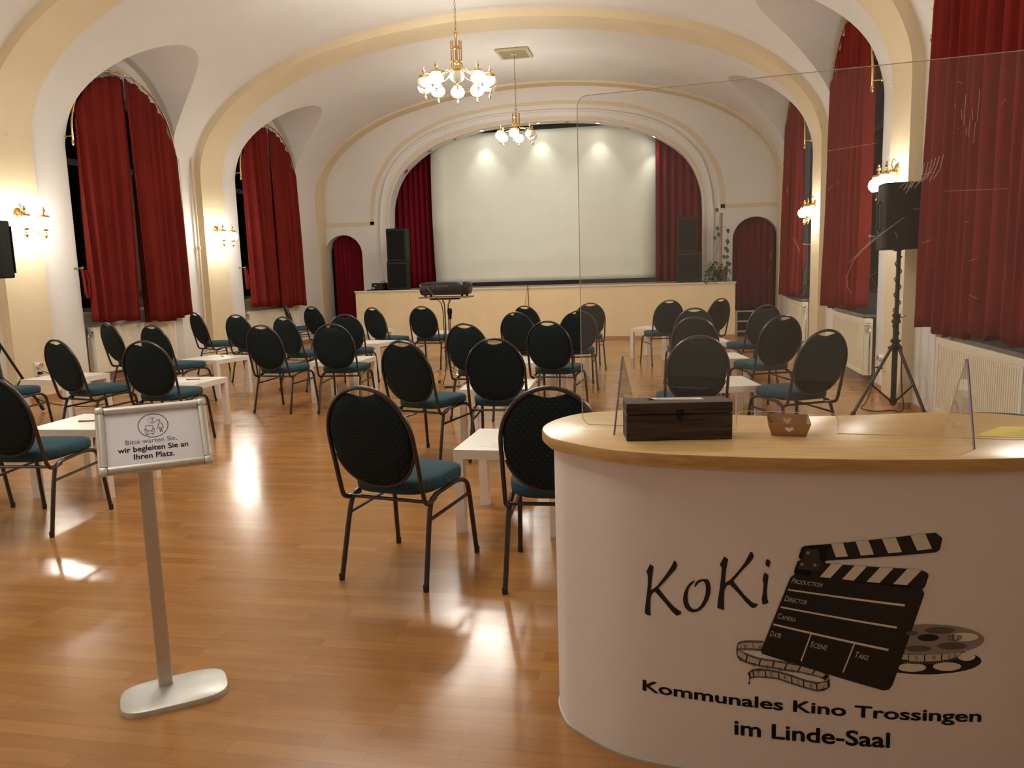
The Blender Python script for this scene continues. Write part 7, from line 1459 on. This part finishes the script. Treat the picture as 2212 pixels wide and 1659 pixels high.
outl += [(PW-.03, .0005)] + [(PW-.03+.03*math.sin(a), .03-.03*math.cos(a)) for a in [PI/2*k/5 for k in range(1, 6)]] + [(PW-.03+.03*math.cos(a), PH-.03+.03*math.sin(a)) for a in [PI/2*k/5 for k in range(6)]] + [(.03-.03*math.sin(a), PH-.03+.03*math.cos(a)) for a in [PI/2*k/5 for k in range(6)]] + [(.03-.03*math.cos(a), .03-.03*math.sin(a)) for a in [PI/2*k/5 for k in range(6)]][:-1]
n = len(outl)
me_p = MB().add([(a, 0, b) for a, b in outl], [tuple(range(n))]).build('panel', M['acryl'], t, fix=False)
m = MB().tube([(a, 0, b) for a, b in outl], .0011, 4, True); m.build('panel_edge', M['acryledge'], t)
for u, nm in ((.126, 1), (1.03, 2)):
    w = [(-.175, .0), (-.15, .005), (-.02, .195), (-.008, .207), (.008, .207), (.02, .195), (.17, .005), (.19, .0)] if nm == 1 else [(-.13, .0), (-.012, .20), (-.004, .208), (.008, .206), (.02, .195), (.30, .0)]
    w = [(-.135, .0005), (-.013, .198), (-.004, .208), (.01, .207), (.02, .195), (.225, .0005), (.10, .0005), (.085, .028), (.055, .036), (.03, .028), (.015, .0005)]
    fo = MB().add([(u, a, b) for a, b in w], [tuple(range(len(w)))]).build('foot', M['acryl'], t, fix=False)
    m = MB(); P = w[:6]
    m.tube([(u, a, b) for a, b in P[:4]], .003, 6); m.build('edge_film', M['film'], fo)
    m = MB().tube([(u, a, b) for a, b in P[3:]], .0015, 5); m.build('clear_edge', M['acryledge'], fo)
m = MB(); rnd = random.Random(4)
def scr_(pts, w=.0011):
    P = [Vector((a, b)) for a, b in pts]
    for a, b in zip(P, P[1:]):
        d_ = (b-a).normalized(); nn = Vector((-d_.y, d_.x))*w/2
        m.add([(p.x, -.0012, p.y) for p in (a+nn, a-nn, b-nn, b+nn)], [(0, 1, 2, 3)])
for k in range(9):
    x = .885+.0085*k; z = .70+.004*k; scr_([(x, z), (x-.006, z-.02-.02*rnd.random()), (x-.02, z-.05-.012*rnd.random())], .0013)
scr_([(.855, .655), (.875, .675), (.91, .685), (.93, .69)]); scr_([(.87, .64), (.885, .665), (.905, .672)])
for k in range(6): scr_([(.87-.014*k, .58-.010*k), (.83-.014*k, .55-.012*k), (.80-.012*k, .525-.012*k)], .0007)
scr_([(.79, .525), (.75, .47), (.735, .43), (.738, .40), (.748, .385)], .0008); scr_([(.60, .535), (.607, .52), (.615, .50)], .0013)
for k in range(26):
    x, z = rnd.uniform(.5, 1.15), rnd.uniform(.35, .93); a = rnd.uniform(-.6, 2.2); l = rnd.uniform(.008, .03); scr_([(x, z), (x+l*math.cos(a), z+l*math.sin(a))], .0006)
for k in range(8): scr_([(.985+.006*k, .84+rnd.uniform(-.05, .05)), (.983+.006*k, .80+rnd.uniform(-.05, .05))], .0008)
scr_([(.67, .76), (.80, .772)], .0007); scr_([(.96, .64), (1.10, .638)], .0006)
m.build('scratch_marks', M['scratch'], t, fix=False)['kind'] = 'stuff'

# dark wooden donation box
BA = math.radians(8.648)
t = thing('wooden_box', 'dark burnt-wood donation box with a heart latch on the counter', 'box', (-.102, 2.139, ZC+.0003), BA)
L_, D_, H_ = .2865, .098, .103
MB().box(0, L_, 0, D_, 0, .0715).build('box_body', M['boxwood'], t, bevel=.002)
lid = MB().box(0, L_, 0, D_, .0735, H_).build('lid', M['boxwood'], t, bevel=.002)
MB().box(.001, L_-.001, .001, D_-.001, H_-.001, H_+.0008).build('lid_top', M['boxlid'], lid)
m = MB(); c_ = (.145, .0735)
heart = [(0, -.012), (-.008, -.004), (-.0105, .003), (-.008, .0075), (-.004, .0075), (0, .004), (.004, .0075), (.008, .0075), (.0105, .003), (.008, -.004)]
m.prism([(c_[0]+a, c_[1]+.006+b) for a, b in heart], lambda a, b, d: (a, d, b), -.003, .0005); m.prism([(c_[0]+a*.95, c_[1]-.009+b*.9) for a, b in heart], lambda a, b, d: (a, d, b), -.003, .0005)
m.tube([(c_[0], -.004, c_[1]+.004), (c_[0], -.006, c_[1]-.004), (c_[0], -.004, c_[1]-.012)], .002, 6); m.build('latch', M['iron'], t)
m = MB().box(.02, .27, .001, .002, .0716, .0734); m.build('lid_gap', M['dark'], t)
t = thing('paper_label', 'narrow white paper slip lying on the wooden box lid', 'paper', (-.052, 2.236, ZC+H_+.0013), .07)
def lb(u, v): return (.0+.150*u+.010*(1-v), -.032+.032*v, .0006+.006*max(0, (.12-u)/.12)**2)
MB().grid(lb, 16, 2).build('slip', M['paper'], t, fix=False).modifiers.new('thick', 'SOLIDIFY').thickness = .0004
v, f = text_mesh('Spenden Kinokultur', .004); x0 = min(p[0] for p in v); x1 = max(p[0] for p in v)
MB().add([(.03+(p[0]-x0)/(x1-x0)*.105, -.022+p[1]*.016, .0012) for p in v], f).build('slip_text', M['lightink'], t, fix=False)

# cardboard tray with heart cut-outs
t = thing('card_tray', 'small brown cardboard tray with heart cut-outs on the counter', 'tray', (.338, 2.264, ZC+.0003), -.09)
bx, by, tx, ty, h = .044, .034, .056, .064, .044
m = MB(); mbt = [(-bx, -by, 0), (bx, -by, 0), (bx, by, 0), (-bx, by, 0)]; tpt = [(-tx, -ty*.8, h*.86), (tx, -ty*.8, h*.86), (tx, ty, h), (-tx, ty, h)]
m.add(mbt+tpt, [(3, 2, 1, 0), (0, 1, 5, 4), (1, 2, 6, 5), (2, 3, 7, 6), (3, 0, 4, 7)])
o = m.build('tray_body', M['kraft'], t, fix=False); md = o.modifiers.new('card', 'SOLIDIFY'); md.thickness = .0012; md.offset = 0
def panel_pt(q0, q1, q2, q3, u, w, off):
    a = Vector(q0).lerp(Vector(q1), u); b = Vector(q3).lerp(Vector(q2), u); p = a.lerp(b, w); n_ = (Vector(q1)-Vector(q0)).cross(Vector(q3)-Vector(q0)).normalized(); return p+n_*off
h2 = [(a*1.15, b*.95) for a, b in heart]
v = [panel_pt(mbt[0], mbt[1], tpt[1], tpt[0], .5+a/.105, .58+b/.05, .0012) for a, b in h2]; MB().add(v, [tuple(range(len(v)))]).build('heart_cutout', M['signpaper'], t, fix=False)
v = [panel_pt(mbt[3], mbt[2], tpt[2], tpt[3], .5+a/.105, .62+b/.05, .0012) for a, b in h2]; MB().add(v, [tuple(range(len(v)))]).build('heart_cutout', M['counterwood'], t, fix=False)
# yellow leaflet
t = thing('leaflet', 'yellow leaflet lying at the right end of the counter', 'leaflet', (.81, 2.255, ZC+.0004), 0)
q = [(.0, .0), (.115, .135), (.30, .120), (.19, -.035)]
m = MB(); m.prism(q, lambda a, b, d: (a, b, d), 0, .0006); m.build('page', M['yellow'], t)
m = MB(); ex = Vector((.19, -.035)); ey = Vector((.115, .135))
for j in range(6):
    for a, b in ((.34, .62), (.66, .92)) if j % 2 else ((.28, .95),):
        p0 = ex*a+ey*(.16+.11*j); p1 = ex*b+ey*(.16+.11*j); w_ = ey*.022; m.add([(p.x, p.y, .0009) for p in (p0, p1, p1+w_, p0+w_)], [(0, 1, 2, 3)])
m.build('printed_lines', M['yline'], t, fix=False)

# ================================================================ added fill light behind the camera, without a fixture
li = bpy.data.lights.new('rear_fill_light', 'AREA'); li.shape = 'RECTANGLE'; li.size = 1.6; li.size_y = .5; li.energy = REAR_FILL_W; li.color = (1, .94, .92)
lo = bpy.data.objects.new('rear_fill_light', li); COL.objects.link(lo); lo.location = (-5.0, -3.4, 3.2); lo.rotation_euler = Vector((.5, 1, -.6)).to_track_quat('-Z', 'Y').to_euler()
